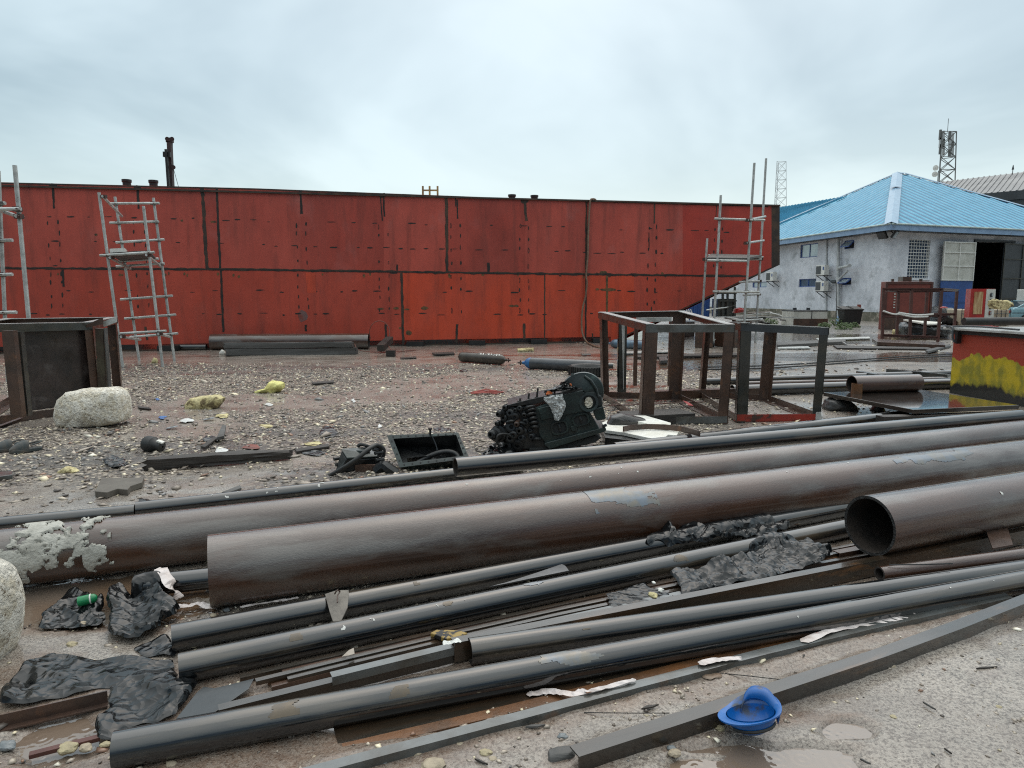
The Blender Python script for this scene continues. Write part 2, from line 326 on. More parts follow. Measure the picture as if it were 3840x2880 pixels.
# ------------------------------------------------------------------ ground
def axis(lo, hi, c0, c1, st, gr):
    a = list(np.arange(c0, c1, st)); s = st; x = a[-1]
    while x < hi: s *= gr; x += s; a.append(x)
    s = st; x = a[0]; b = []
    while x > lo: s *= gr; x -= s; b.append(x)
    return np.array(b[::-1]+a)
PUD = [  # centre px, radii (m) along x, y, depth: real hollows in the yard
 (2780, 2862, .22, .05, .04), (3175, 2735, .10, .055, .035), (2760, 2800, .15, .035, .03), (3030, 2835, .17, .07, .04), (250, 2770, .22, .14, .035), (230, 2270, .62, .22, .05), (420, 2200, .5, .16, .05),
 (3200, 1337, 6.0, 1.1, .06), (2650, 1365, 1.7, 1.3, .05), (2250, 1385, 1.3, .25, .045), (3700, 1330, 3, 1.0, .05), (2480, 1330, 2.4, .5, .05), (3010, 1265, 3.2, 3.2, .05),
 (3500, 1262, 5, 1.8, .05), (2030, 1330, 1.8, .20, .035), (1200, 1345, 1.3, .12, .035), (2350, 1445, .8, .3, .035), (760, 1335, .8, .12, .03), (1500, 2720, .4, .05, .02), (2420, 1500, .6, .25, .035)]
gx = axis(-400, 400, -2.2, 2.2, .022, 1.022); gy = axis(-60, 700, 1.75, 4.6, .020, 1.017)
X, Y = np.meshgrid(gx, gy)
Z = (fbm(X*1.1, Y*1.1, 3, 3)-.5)*.018 + (fbm(X*7, Y*7, 9, 3)-.5)*.012
near = np.clip(1-(np.hypot(X, Y)-8)/40, .2, 1); Z *= near
dep = np.zeros_like(Z)
for px, py, rx, ry, d in PUD:
    c = gp(px, py)
    q = np.sqrt(((X-c.x)/rx)**2+((Y-c.y)/ry)**2); q += (fbm(X*3.1/max(ry*3, .3), Y*6/max(ry*3, .3), 31, 4)-.5)*.9
    dep = np.maximum(dep, d*np.clip((1.25-q)/.6, 0, 1))
# mud banked against the bars in front, small hump under the gravel
for a, b, wd, h in (((2150, 2850), (3700, 2330), .05, .018), ((1200, 2870), (3700, 2300), .05, .014)):
    A = gp(*a); B = gp(*b); t = np.clip(((X-A.x)*(B.x-A.x)+(Y-A.y)*(B.y-A.y))/((B-A).length_squared), 0, 1)
    dd = np.hypot(X-(A.x+t*(B.x-A.x)), Y-(A.y+t*(B.y-A.y))); Z += h*np.exp(-(dd/wd)**2)*(.5+fbm(X*9, Y*9, 5, 2))
Z = Z-dep
wet = np.clip(dep*30, 0, 1)
def blob(px, py, rx, ry, s=0, ragg=1.1):
    c = gp(px, py); q = np.sqrt(((X-c.x)/rx)**2+((Y-c.y)/ry)**2)+(fbm(X*2.1/min(rx, 1.5), Y*2.1/min(ry, 1.5), 50+s, 5)-.5)*ragg
    return np.clip((1.1-q)/.35, 0, 1)
mudn = fbm(X*.55+3, Y*.8, 141, 5)
gravel = np.clip((.66-mudn)/.07, 0, 1)*np.clip((Y-5.0+(fbm(X*.8, Y*.8, 79, 4)-.5)*3.4)/.6, 0, 1)*np.clip((Y-3.9+(fbm(X, Y, 77, 3)-.5)*1.5)/.5, 0, 1)*np.clip((1.2+.25*Y-X)/(.5+Y*.06)+(fbm(X*.7, Y*.7, 78, 4)-.5)*2.5, 0, 1)*np.clip((16-Y)/2.5, 0, 1)
rust = np.zeros_like(Z)
for i, (px, py, rx, ry) in enumerate([(1300, 2760, .75, .16), (1900, 2620, .8, .08), (1350, 2640, .9, .10), (150, 2330, .25, .2), (100, 2520, .18, .16), (2380, 1400, 1.8, .45), (2050, 1375, 2.4, .25), (2350, 1470, .6, .4),
        (1500, 1338, 2.0, .10), (950, 1640, .25, .10), (700, 1550, .3, .12), (3050, 2400, .6, .06), (2200, 2600, .8, .06), (2950, 2690, .25, .05), (500, 2860, .6, .08), (1100, 2860, .5, .08), (3400, 1345, 4, .5), (1250, 1660, .4, .08), (560, 2650, .42, .20), (1000, 2850, .6, .14), (150, 2640, .3, .10), (900, 1530, .15, .07), (470, 2340, .5, .12)]):
    rust = np.maximum(rust, blob(px, py, rx, ry, i))
darkm = np.maximum.reduce([blob(600, 1690, 1.3, .35, 91), blob(1150, 1620, .9, .30, 92), blob(300, 1730, 1.3, .30, 93), blob(1050, 1380, 5.5, .8, 94, 1.6), blob(1250, 1780, .6, .22, 95), blob(2000, 1690, .9, .3, 96), blob(1700, 1560, .9, .3, 97, 1.6), blob(2900, 1230, 9, 5, 98, 1.5), blob(700, 1400, 4, .4, 99, 1.6)])
A = gp(600, 2680); B = gp(3700, 2010); t = np.clip(((X-A.x)*(B.x-A.x)+(Y-A.y)*(B.y-A.y))/((B-A).length_squared), 0, 1)
dl = np.hypot(X-(A.x+t*(B.x-A.x)), Y-(A.y+t*(B.y-A.y)))+(fbm(X*4, Y*4, 87, 4)-.5)*.25; rust = np.maximum(rust, np.clip((.36-dl)/.1, 0, 1)*.9)
for a_, b_, wd_ in (((2150, 2880), (3900, 2260), .085), ((1000, 2960), (3800, 2270), .075)):   # churned wet mud beside the front bars
    A = gp(*a_); B = gp(*b_); t = np.clip(((X-A.x)*(B.x-A.x)+(Y-A.y)*(B.y-A.y))/((B-A).length_squared), 0, 1)
    dl = np.hypot(X-(A.x+t*(B.x-A.x)), Y-(A.y+t*(B.y-A.y)))+(fbm(X*7, Y*7, 88, 4)-.5)*.14; rust = np.maximum(rust, np.clip((wd_-dl)/.04, 0, 1)*.75)
me = bpy.data.meshes.new('ground'); nx, ny = len(gx), len(gy)
co = np.stack([X.ravel(), Y.ravel(), Z.ravel()], 1).astype(np.float32)
me.vertices.add(nx*ny); me.vertices.foreach_set('co', co.ravel())
i = (np.arange(ny-1)[:, None]*nx+np.arange(nx-1)[None]).ravel()
quads = np.stack([i, i+1, i+nx+1, i+nx], 1).astype(np.int32)
me.loops.add(quads.size); me.loops.foreach_set('vertex_index', quads.ravel())
me.polygons.add(len(quads)); me.polygons.foreach_set('loop_start', np.arange(len(quads), dtype=np.int32)*4); me.polygons.foreach_set('loop_total', np.full(len(quads), 4, np.int32))
me.update(calc_edges=True); me.polygons.foreach_set('use_smooth', np.ones(len(quads), bool))
ca = me.color_attributes.new('zones', 'FLOAT_COLOR', 'POINT')
ca.data.foreach_set('color', np.stack([gravel.ravel(), rust.ravel(), darkm.ravel(), wet.ravel()], 1).astype(np.float32).ravel())
GRID = (gx, gy, Z)
def gz(x, y):
    a = int(np.clip(np.searchsorted(gx, x)-1, 0, nx-2)); b = int(np.clip(np.searchsorted(gy, y)-1, 0, ny-2)); return float(Z[b, a])
def ground_material():
    m = bpy.data.materials.new('wet_yard_ground'); m.use_nodes = True; nt = m.node_tree; b = nt.nodes['Principled BSDF']; L = nt.links.new
    at = nt.nodes.new('ShaderNodeAttribute'); at.attribute_name = 'zones'; sp = nt.nodes.new('ShaderNodeSeparateColor'); L(at.outputs['Color'], sp.inputs[0])
    g, r, dk, wt = sp.outputs[0], sp.outputs[1], sp.outputs[2], at.outputs['Alpha']
    geo = nt.nodes.new('ShaderNodeNewGeometry'); pos = geo.outputs['Position']
    big = node_noise(nt, pos, 1.3, 6, .6); fine = node_noise(nt, pos, 26, 8, .7); med = node_noise(nt, pos, 6, 6, .65)
    sand = node_mix(nt, node_step(nt, big, .35, .65), (.41, .36, .305), (.275, .238, .20))
    sand = node_mix(nt, node_step(nt, node_noise(nt, pos, 75, 6, .75), .47, .60), sand, (.105, .08, .064)); sand = node_mix(nt, node_step(nt, node_noise(nt, pos, 110, 4, .7), .60, .68, 0, .7), sand, (.62, .57, .49)); sand = node_mix(nt, node_step(nt, node_noise(nt, pos, 3.2, 5, .6), .50, .68, 0, .55), sand, (.17, .125, .10))
    vo = nt.nodes.new('ShaderNodeTexVoronoi'); vo.inputs['Scale'].default_value = 85; L(pos, vo.inputs['Vector'])
    peb = nt.nodes.new('ShaderNodeValToRGB'); L(vo.outputs['Color'], peb.inputs[0]); 
    e = peb.color_ramp.elements; e[0].position = 0; e[0].color = (.10, .08, .065, 1); e[1].position = 1; e[1].color = (.55, .49, .40, 1)
    for p_, c_ in ((.45, (.17, .14, .12, 1)), (.75, (.28, .24, .20, 1))):
        k = e.new(p_); k.color = c_
    sand = node_mix(nt, node_step(nt, vo.outputs['Distance'], .28, .20, 0, .55), sand, peb.outputs[0])
    vg = nt.nodes.new('ShaderNodeTexVoronoi'); vg.inputs['Scale'].default_value = 26; vg.inputs['Randomness'].default_value = 1; L(pos, vg.inputs['Vector'])
    gr = nt.nodes.new('ShaderNodeValToRGB'); L(vg.outputs['Color'], gr.inputs[0]); e = gr.color_ramp.elements
    e[0].position = .1; e[0].color = (.08, .065, .054, 1); e[1].position = 1; e[1].color = (.66, .59, .47, 1)
    for p_, c_ in ((.40, (.195, .16, .13, 1)), (.65, (.35, .295, .24, 1)), (.84, (.50, .42, .32, 1))):
        k = e.new(p_); k.color = c_
    grc = node_mix(nt, node_step(nt, vg.outputs['Distance'], .50, .78), gr.outputs[0], (.03, .024, .02))
    col = node_mix(nt, g, sand, grc)
    dark = node_mix(nt, node_step(nt, med, .4, .6), (.05, .045, .043), (.14, .13, .12))
    dk2 = node_math(nt, 'MULTIPLY', dk, node_step(nt, fine, .35, .55, .35, .85)); col = node_mix(nt, dk2, col, dark)
    rc = node_mix(nt, node_step(nt, med, .35, .65), (.10, .050, .026), (.20, .115, .068))
    r2 = node_math(nt, 'MULTIPLY', r, node_step(nt, fine, .3, .6, .82, .36)); col = node_mix(nt, r2, col, rc)
    col = node_mix(nt, node_math(nt, 'MULTIPLY', wt, .5), col, (.10, .07, .05))
    L(col, b.inputs['Base Color'])
    w0 = node_step(nt, node_noise(nt, pos, 1.9, 5, .6), .46, .60)          # wet sheen patches
    ro = node_math(nt, 'SUBTRACT', .52, node_math(nt, 'MULTIPLY', w0, .30)); ro = node_math(nt, 'SUBTRACT', ro, node_math(nt, 'MULTIPLY', wt, .25)); L(ro, b.inputs['Roughness'])
    b.inputs['Specular IOR Level'].default_value = .6; L(node_math(nt, 'SUBTRACT', .65, node_math(nt, 'MULTIPLY', g, .45)), b.inputs['Coat Weight']); b.inputs['Coat Roughness'].default_value = .16
    h = node_math(nt, 'ADD', node_math(nt, 'ADD', node_math(nt, 'MULTIPLY', fine, .35), node_math(nt, 'MULTIPLY', node_noise(nt, pos, 90, 5, .7), .45)), node_math(nt, 'MULTIPLY', node_step(nt, vo.outputs['Distance'], .4, 0), .35))
    h = node_math(nt, 'ADD', h, node_math(nt, 'MULTIPLY', g, node_step(nt, vg.outputs['Distance'], .7, 0, 0, 1.6)))
    bp = nt.nodes.new('ShaderNodeBump'); bp.inputs['Strength'].default_value = .9; bp.inputs['Distance'].default_value = .014; L(h, bp.inputs['Height']); L(bp.outputs[0], b.inputs['Normal'])
    return m
me.materials.append(ground_material())
go = bpy.data.objects.new('ground', me); COL.objects.link(go); tag(go, kind='structure')

def water_material():
    m = bpy.data.materials.new('murky_rain_water'); m.use_nodes = True; nt = m.node_tree; b = nt.nodes['Principled BSDF']; L = nt.links.new
    geo = nt.nodes.new('ShaderNodeNewGeometry'); pos = geo.outputs['Position']
    c = node_mix(nt, node_step(nt, node_noise(nt, pos, .8, 3), .4, .6), (.19, .15, .12), (.16, .10, .06)); L(c, b.inputs['Base Color'])
    b.inputs['Roughness'].default_value = .04; b.inputs['Specular IOR Level'].default_value = .9; b.inputs['Coat Weight'].default_value = .6; b.inputs['Coat Roughness'].default_value = .02
    # rain rings: distance to scattered cell points, sine of it inside a small radius
    hs = None
    for sc_, k in ((5.0, 95.), (9., 120.)):
        v = nt.nodes.new('ShaderNodeTexVoronoi'); v.voronoi_dimensions = '2D'; v.inputs['Scale'].default_value = sc_; L(pos, v.inputs['Vector'])
        d = v.outputs['Distance']; s_ = node_math(nt, 'SINE', node_math(nt, 'MULTIPLY', d, k/sc_*2.2)); f = node_step(nt, d, .55, .05); q = node_math(nt, 'MULTIPLY', s_, f)
        hs = q if hs is None else node_math(nt, 'ADD', hs, q)
    h = node_math(nt, 'ADD', node_math(nt, 'MULTIPLY', hs, .5), node_noise(nt, pos, 30, 3))
    bp = nt.nodes.new('ShaderNodeBump'); bp.inputs['Strength'].default_value = .35; bp.inputs['Distance'].default_value = .0022; L(h, bp.inputs['Height']); L(bp.outputs[0], b.inputs['Normal']); L(bp.outputs[0], b.inputs['Coat Normal'])
    return m
m_water = water_material()
for px, py, rx, ry, d in PUD:
    c = gp(px, py); n = 28
    mb = MB(); zz_ = -.0165-.0003*(PUD.index((px, py, rx, ry, d)) % 9)
    vs = [Vector((c.x+rx*1.75*math.cos(2*math.pi*i/n), c.y+ry*1.75*math.sin(2*math.pi*i/n), zz_)) for i in range(n)]
    mb.add(vs, [tuple(range(n))]); o = mb.build('puddle_water', m_water, recalc=False); tag(o, kind='structure')

# ------------------------------------------------------------------ gravel and pebbles (nobody could count them)
def scatter(name, pts, sizes, cols, seed, flat=.45):
    rng = np.random.default_rng(seed); n = len(pts)
    base = np.array([(1, 0, 0), (-1, 0, 0), (0, 1, 0), (0, -1, 0), (0, 0, 1), (0, 0, -1)], float)
    V = base[None]*sizes[:, None, None]*rng.uniform(.55, 1.25, (n, 6, 1)); V += rng.normal(0, .16, (n, 6, 3))*sizes[:, None, None]
    V[:, :, 2] *= flat; V[:, :, 0] *= rng.uniform(.8, 1.7, (n, 1))
    a = rng.uniform(0, 2*math.pi, n); ca_, sa = np.cos(a)[:, None], np.sin(a)[:, None]
    x = V[:, :, 0]*ca_-V[:, :, 1]*sa; y = V[:, :, 0]*sa+V[:, :, 1]*ca_; t = rng.normal(0, .28, (n, 1))
    z = V[:, :, 2]+x*t; P = np.stack([x, y, z], 2)+pts[:, None, :]
    T = np.array([(0, 2, 4), (2, 1, 4), (1, 3, 4), (3, 0, 4), (2, 0, 5), (1, 2, 5), (3, 1, 5), (0, 3, 5)])
    Fc = (T[None]+np.arange(n)[:, None, None]*6).reshape(-1, 3).astype(np.int32)
    me = bpy.data.meshes.new(name); me.vertices.add(n*6); me.vertices.foreach_set('co', P.astype(np.float32).ravel())
    me.loops.add(Fc.size); me.loops.foreach_set('vertex_index', Fc.ravel()); me.polygons.add(len(Fc))
    me.polygons.foreach_set('loop_start', np.arange(len(Fc), dtype=np.int32)*3); me.polygons.foreach_set('loop_total', np.full(len(Fc), 3, np.int32)); me.update(calc_edges=True)
    c = me.color_attributes.new('tint', 'FLOAT_COLOR', 'POINT'); cc = np.repeat(cols, 6, 0); c.data.foreach_set('color', np.concatenate([cc, np.ones((len(cc), 1))], 1).astype(np.float32).ravel())
    me.materials.append(m_stone); o = bpy.data.objects.new(name, me); COL.objects.link(o); tag(o, kind='stuff'); return o
m_stone = bpy.data.materials.new('mixed_stone_chips'); m_stone.use_nodes = True
_nt = m_stone.node_tree; _a = _nt.nodes.new('ShaderNodeAttribute'); _a.attribute_name = 'tint'; _b = _nt.nodes['Principled BSDF']; _nt.links.new(_a.outputs[0], _b.inputs['Base Color'])
_b.inputs['Roughness'].default_value = .42; _b.inputs['Coat Weight'].default_value = .25; _b.inputs['Coat Roughness'].default_value = .2
PAL = np.array([(.25, .205, .165), (.155, .125, .10), (.35, .295, .24), (.45, .385, .305), (.62, .53, .37), (.075, .060, .050), (.26, .15, .10), (.70, .61, .44), (.19, .185, .18), (.74, .69, .57)])
def mkpts(n, x0, x1, y0, y1, seed, dens, sz, pal_p, sink=.3):
    rng = np.random.default_rng(seed); px = rng.uniform(x0, x1, n); py = rng.uniform(y0, y1, n)
    keep = rng.uniform(0, 1, n) < dens(px, py); px, py = px[keep], py[keep]
    zi = Z[np.clip(np.searchsorted(gy, py)-1, 0, ny-2), np.clip(np.searchsorted(gx, px)-1, 0, nx-2)]
    s = sz*np.exp(rng.normal(0, .42, len(px))); k = rng.choice(len(PAL), len(px), p=np.array(pal_p)/sum(pal_p))
    ok = zi > -.012
    return np.stack([px, py, zi+s*.12], 1)[ok], s[ok], (PAL[k]*rng.uniform(.9, 1.45, (len(px), 1)))[ok]
def gm(px, py):
    return gravel[np.clip(np.searchsorted(gy, py)-1, 0, ny-2), np.clip(np.searchsorted(gx, px)-1, 0, nx-2)]
p, s, c = mkpts(90000, -12, 5.5, 4.2, 15.5, 1, lambda x, y: (gm(x, y)*.8+.24)*(.25+.9*fbm(x*2.2, y*2.2, 5, 4)), .0165, [6, 6, 5, 3, 2.2, 4, 1, 1.3, 1.5, .7])
scatter('gravel', p, s, c, 2)
def edge(x, y):   # pebbles gather in drifts beside the bars
    return np.clip(fbm(x*1.6, y*1.6, 40, 3)*2.4-.85, .06, 1)
p, s, c = mkpts(26000, -2.6, 3.2, 1.6, 5.2, 3, edge, .0058, [4, 3, 4, 3, 2, 2, 1, 1.2, 1.5, .6]); scatter('pebbles', p, s, c, 4, .6)
p, s, c = mkpts(1500, -2.4, 2.0, 1.6, 5.0, 5, lambda x, y: edge(x, y)*.7*(x < 1.2), .013, [4, 3, 4, 3, 2, 2, 1, 1.2, 1.5, .6]); scatter('small_stones', p, s, c, 6, .55)
p, s, c = mkpts(6000, 2, 26, 11, 34, 8, lambda x, y: np.clip(fbm(x*.5, y*.5, 60, 3)*3-1.3, 0, 1), .035, [2, 5, 2, 1, .4, 6, 2, .5, 2, .6]); scatter('yard_rubble', p, s, c, 9, .4)
# ------------------------------------------------------------------ red barge hull
HA = gp(1394, 1300); HB = gp(2200, 1285)
HP, HN = vplane(HA, HB)
if HN.y > 0: HN = -HN                     # towards the camera
HT = Vector((-HN.y, HN.x, 0)); HT = HT if HT.x > 0 else -HT
def hw(x, y, off=0.0): return pp(x, y, HP+HN*off, HN)
def hullmat(name, c1, c2, c3):
    k_ = 1.16 if 'fresh' in name else 1.32
    c1, c2, c3 = [tuple(min(.9, v*k_) for v in c) for c in (c1, c2, c3)]
    m = mat(name, c1, c2, .55, .40, .64, rough=.30, rough2=.52, bump=.12, bscale=5, stretch=(1, 1, .55), c3=c3, s3=1.1, t3=(.57, .80), coat=.2, streak=((.13, .035, .026), (3.2, 3.2, .35), .50, .74, .6), fine=.10, bdist=.01, bdetail=8)
    return m
hm = [hullmat('hull_red_faded', (.37, .062, .042), (.30, .050, .034), (.33, .100, .085)),
      hullmat('hull_red_brown', (.36, .050, .028), (.28, .040, .024), (.24, .058, .042)),
      hullmat('hull_red_fresh', (.50, .060, .024), (.43, .054, .024), (.36, .056, .030)),
      hullmat('hull_red_dark', (.31, .046, .030), (.24, .038, .026), (.32, .082, .070)),
      hullmat('hull_red_deep', (.34, .036, .022), (.28, .032, .022), (.25, .044, .032))]
def topy(x):
    return float(np.interp(x, [-900, 0, 960, 1920, 2880, 2926], [662, 683, 706, 743, 771, 772]))
def seamy(x): return float(np.interp(x, [-900, 0, 960, 1480, 1920, 2400, 2923], [1001, 1005, 1011, 1019, 1025, 1031, 1037]))
def boty(x): return 1300-(x-1394)*.0186
def rakey(x): return float(np.interp(x, [2300, 2377, 2575, 2745, 2923], [1282, 1247, 1155, 1074, 993]))
mb = MB()
def cell(x0, x1, f0, f1, m, nn=4):
    for k in range(nn):
        a = x0+(x1-x0)*k/nn; b = x0+(x1-x0)*(k+1)/nn
        mb.quad(hw(a, f0(a)), hw(b, f0(b)), hw(b, f1(b)), hw(a, f1(a)), m)
for a, b, m in ((-1400, 190, 0), (190, 500, 0), (500, 768, 0), (768, 818, 3), (818, 1127, 0), (1127, 1440, 3), (1440, 1672, 0), (1672, 1970, 3), (1970, 2200, 0), (2200, 2560, 0)): cell(a, b, topy, seamy, m)
cell(2560, 2750, topy, seamy, 4, 3)
for a, b, m in ((-1400, 230, 1), (230, 505, 1), (505, 832, 1), (832, 1150, 1), (1150, 1508, 1), (1508, 1690, 2), (1690, 2043, 2), (2043, 2197, 2), (2197, 2300, 2)): cell(a, b, seamy, boty, m)
low = lambda x: min(boty(x), rakey(x))
xs = [2300, 2340, 2377, 2480, 2575, 2660, 2745, 2825]
for a, b in zip(xs, xs[1:]): mb.quad(hw(a, seamy(a)), hw(b, seamy(b)), hw(b, max(low(b), seamy(b))), hw(a, low(a)), 2 if b < 2400 else 1)
for a, b in ((2750, 2825), (2825, 2893)): mb.quad(hw(a, topy(a)), hw(b, topy(b)), hw(b, min(seamy(b), rakey(b))), hw(a, min(seamy(a), rakey(a))), 4)
mb.quad(hw(2893, topy(2893)), hw(2924, topy(2924)), hw(2924, 993), hw(2893, rakey(2893)), 6)
# the far sides of the box: end, deck, bottom, rake, back
D = -HN*14.0
t0 = hw(-1400, topy(-1400)); t1 = hw(2924, topy(2924)); b0 = hw(-1400, boty(-1400)); b1 = hw(2320, boty(2320)); r1 = hw(2924, 993)
mb.quad(t0, t1, t1+D, t0+D, 3); mb.quad(t1, r1, r1+D, t1+D, 3); mb.quad(r1, b1, b1+D, r1+D, 3); mb.quad(b0, b1, b1+D, b0+D, 3); mb.quad(t0, b0, b0+D, t0+D, 3)
mb.add([t0+D, t1+D, r1+D, b1+D, b0+D], [(0, 1, 2, 3, 4)], 3)
# weld burns: short dashes of blackened paint, proud by 3 mm
rr = random.Random(11)
def oval(x, y, w, h, m=5, off=.003, ring=False):
    n = 10; c = [(x+w/2*math.cos(2*math.pi*i/n)*rr.uniform(.75, 1.1), y+h/2*math.sin(2*math.pi*i/n)*rr.uniform(.75, 1.1)) for i in range(n)]
    if ring:
        ci = [(x+(a-x)*.45, y+(b-y)*.62) for a, b in c]; vs = [hw(a, b, off) for a, b in c]+[hw(a, b, off) for a, b in ci]
        mb.add(vs, [(i, (i+1) % n, n+(i+1) % n, n+i) for i in range(n)], m)
    else: mb.add([hw(a, b, off) for a, b in c], [tuple(range(n))], m)
cols = [(178, 219), (500, 540), (1111, 1147), (1420, 1455), (1691, 1725), (1951, 1983), (2434, 2463), (2681, 2709)]
for ci, (xa, xb) in enumerate(cols):
    for x in (xa, xb):
        for y, lo in ((845, 0), (885, 0), (930, 0), (985, 0), (1040, 1), (1078, 1), (1122, 1), (1160, 1)):
            if x > 2600 and y > 1000: continue
            if x > 2400 and y > 1140: continue
            if rr.random() < .1: continue
            dx = (y-845)*(.055 if x < 600 else .03 if x < 1300 else .012 if x < 1800 else -.006 if x < 2200 else -.03)
            oval(x+dx+rr.uniform(-2, 2), y+rr.uniform(-7, 7)+(x-1400)*.012, rr.uniform(4, 8), rr.uniform(12, 23), ring=(rr.random() < .45 and 1400 < x < 2100))
for base, sl, x1, dens in ((806, .0225, 2860, .62), (898, .0215, 2780, .66), (996, .0175, 2400, .5), (1091, .001, 2560, .6), (1178, .000, 2250, .6)):
    x = 60
    while x < x1:
        x += rr.uniform(38, 100)
        if rr.random() < dens and x < x1 and not (base > 1150 and 450 < x < 640): oval(x, base+sl*x+rr.uniform(-4, 4), rr.choice([12, 19, 26, 34]), rr.uniform(3, 6.5))
for x, y, w_, h_ in ((1427, 1158, 26, 9), (1486, 1156, 24, 10), (1525, 1160, 22, 7), (1592, 1155, 30, 14), (1533, 1248, 26, 20), (1919, 1147, 26, 9), (1937, 1147, 20, 9), (2240, 1085, 16, 10), (2280, 1086, 66, 12), (2262, 1022, 30, 16), (360, 880, 12, 10), (800, 832, 26, 8), (1500, 1230, 10, 9), (682, 827, 12, 9)): oval(x, y, w_, h_, 7)
for i in range(26): oval(rr.uniform(30, 2500), seamy(0)+14+rr.uniform(0, 9)+i*.5, rr.uniform(6, 12), rr.uniform(8, 15), 7)
# seams
def seam(pts, w0, m=6, off=.006, jag=.35):
    n = len(pts); L_, R_ = [], []
    fine = []
    for (xa, ya), (xb, yb) in zip(pts, pts[1:]):
        k = max(2, int(math.hypot(xb-xa, yb-ya)/14))
        fine += [(xa+(xb-xa)*i/k, ya+(yb-ya)*i/k) for i in range(k)]
    fine.append(pts[-1]); vert = abs(pts[-1][1]-pts[0][1]) > abs(pts[-1][0]-pts[0][0])
    for x, y in fine:
        a = w0/2*(1+rr.uniform(-jag, jag)); b = w0/2*(1+rr.uniform(-jag, jag))
        L_.append(hw(x-a, y, off) if vert else hw(x, y-a, off)); R_.append(hw(x+b, y, off) if vert else hw(x, y+b, off))
    for i in range(len(fine)-1): mb.quad(L_[i], L_[i+1], R_[i+1], R_[i], m)
seam([(x, seamy(x)) for x in range(-1200, 2826, 80)], 8, 6, .006, .5)
seam([(x, seamy(x)+1) for x in range(-1200, 2826, 80)], 4, 5, .010, .6)
for (xa, ya, xb, yb, w_, m) in ((758, topy(758), 776, 1008, 13, 6), (812, topy(812), 826, 1010, 9, 5), (828, 1012, 838, 1245, 8, 5), (1674, topy(1674), 1676, 1020, 11, 6), (1506, 1024, 1512, 1294, 9, 6),
        (2200, topy(2200), 2198, 1028, 8, 6), (2198, 1030, 2196, 1284, 6, 5), (2043, 1030, 2042, 1288, 4.5, 6), (2276, 1034, 2276, 1170, 8, 7), (198, topy(198), 202, 782, 9, 5), (515, topy(515), 520, 783, 8, 5),
        (1127, topy(1127), 1131, 802, 9, 5), (1426, topy(1426), 1434, 828, 4, 5), (1438, topy(1438), 1441, 812, 6, 5), (1708, topy(1708), 1708, 774, 4, 5), (1714, 748, 1716, 820, 6, 5), (1967, topy(1967), 1974, 828, 9, 6),
        (2455, topy(2455), 2453, 838, 5, 6), (2688, topy(2688), 2685, 815, 3, 6), (235, 1012, 238, 1075, 8, 5), (1147, 1218, 1147, 1242, 8, 5), (1446, 1216, 1450, 1290, 8, 6), (1714, 1216, 1712, 1288, 8, 6), (1966, 1213, 1966, 1272, 9, 6),
        (2434, 872, 2434, 936, 3, 5), (2222, 1250, 2222, 1278, 5, 6), (1490, 992, 1490, 1015, 7, 5), (1832, 985, 1832, 1022, 9, 5), (2443, 1150, 2443, 1170, 4, 6), (545, 1225, 552, 1275, 9, 6)): seam([(xa, ya), (xb, yb)], w_, m, .005)
for x in (198, 515, 1436, 1967): oval(x, topy(x)+9, 34, 20, 6, .002)
seam([(x, topy(x)+3) for x in range(-1200, 2924, 60)], 5, 6, .008, .3)
seam([(x, boty(x)-3) for x in range(-1200, 2330, 60)], 6, 6, .008, .4)
seam([(2330, 1266), (2377, 1244), (2480, 1197), (2575, 1152), (2745, 1071), (2915, 995)], 5, 6, .007, .3)
oval(1135, 1185, 40, 46, 8, .0015)
mb.quad(hw(1145, 1022, .004), hw(1183, 1022, .004), hw(1185, 1098, .004), hw(1152, 1098, .004), 2)
m_greyscuff = mat('grey_scuffed_primer', (.17, .10, .095), (.22, .045, .030), 3, rough=.5)
root = empty('barge_hull', hw(1400, 1300), 'long red steel barge hull with welded seams and dark weld marks, filling the background', 'barge')
mb.build('side_plating', hm+[m_black_paint, m_seam, m_yrust, m_greyscuff], root, recalc=False)
# deck edge lip, keel skids / blocks under the bottom
mb = MB(); mb.bar(hw(-1400, topy(-1400)-1, .02), hw(2924, topy(2924)-1, .02), .08, .05); mb.build('deck_edge', m_seam, root)
mb = MB()
a = hw(-1300, boty(-1300), -.25); b = hw(2280, boty(2280), -.25); a.z = b.z = .06; mb.bar(a, b, .5, .24)
for x in range(-1200, 2300, 230):
    c = hw(x, boty(x), .05); c.z = .08; mb.box(c, (.5, .5, .14))
mb.build('keel_block_row', m_black, root)
# bollards on deck
for x in (476, 576, 1920, 2004):
    y = topy(x); P = hw(x, y, -1.2)
    q = empty('deck_bollard', P, {476: 'black round bollard on the deck edge, leftmost of the four', 576: 'black round bollard on deck just left of the crane mast', 1920: 'small black bollard on the deck right of the yellow fitting', 2004: 'black bollard on deck above the hose, rightmost of four'}[x], 'bollard', 'bollards along the barge deck')
    h = .34 if x < 1900 else .30
    base = Vector((P.x, P.y, hw(x, y).z-.02)); mb = MB(); mb.lathe(base, base+Vector((0, 0, 1)), [(0, .11), (h*.75, .11), (h*.8, .13), (h, .13), (h+.01, .02)], 18); mb.build('post', m_black, q, smooth=True)
    mb = MB(); mb.lathe(base, base+Vector((0, 0, 1)), [(0, .17), (.05, .17), (.05, .1)], 18); mb.build('base_flange', m_black, q)
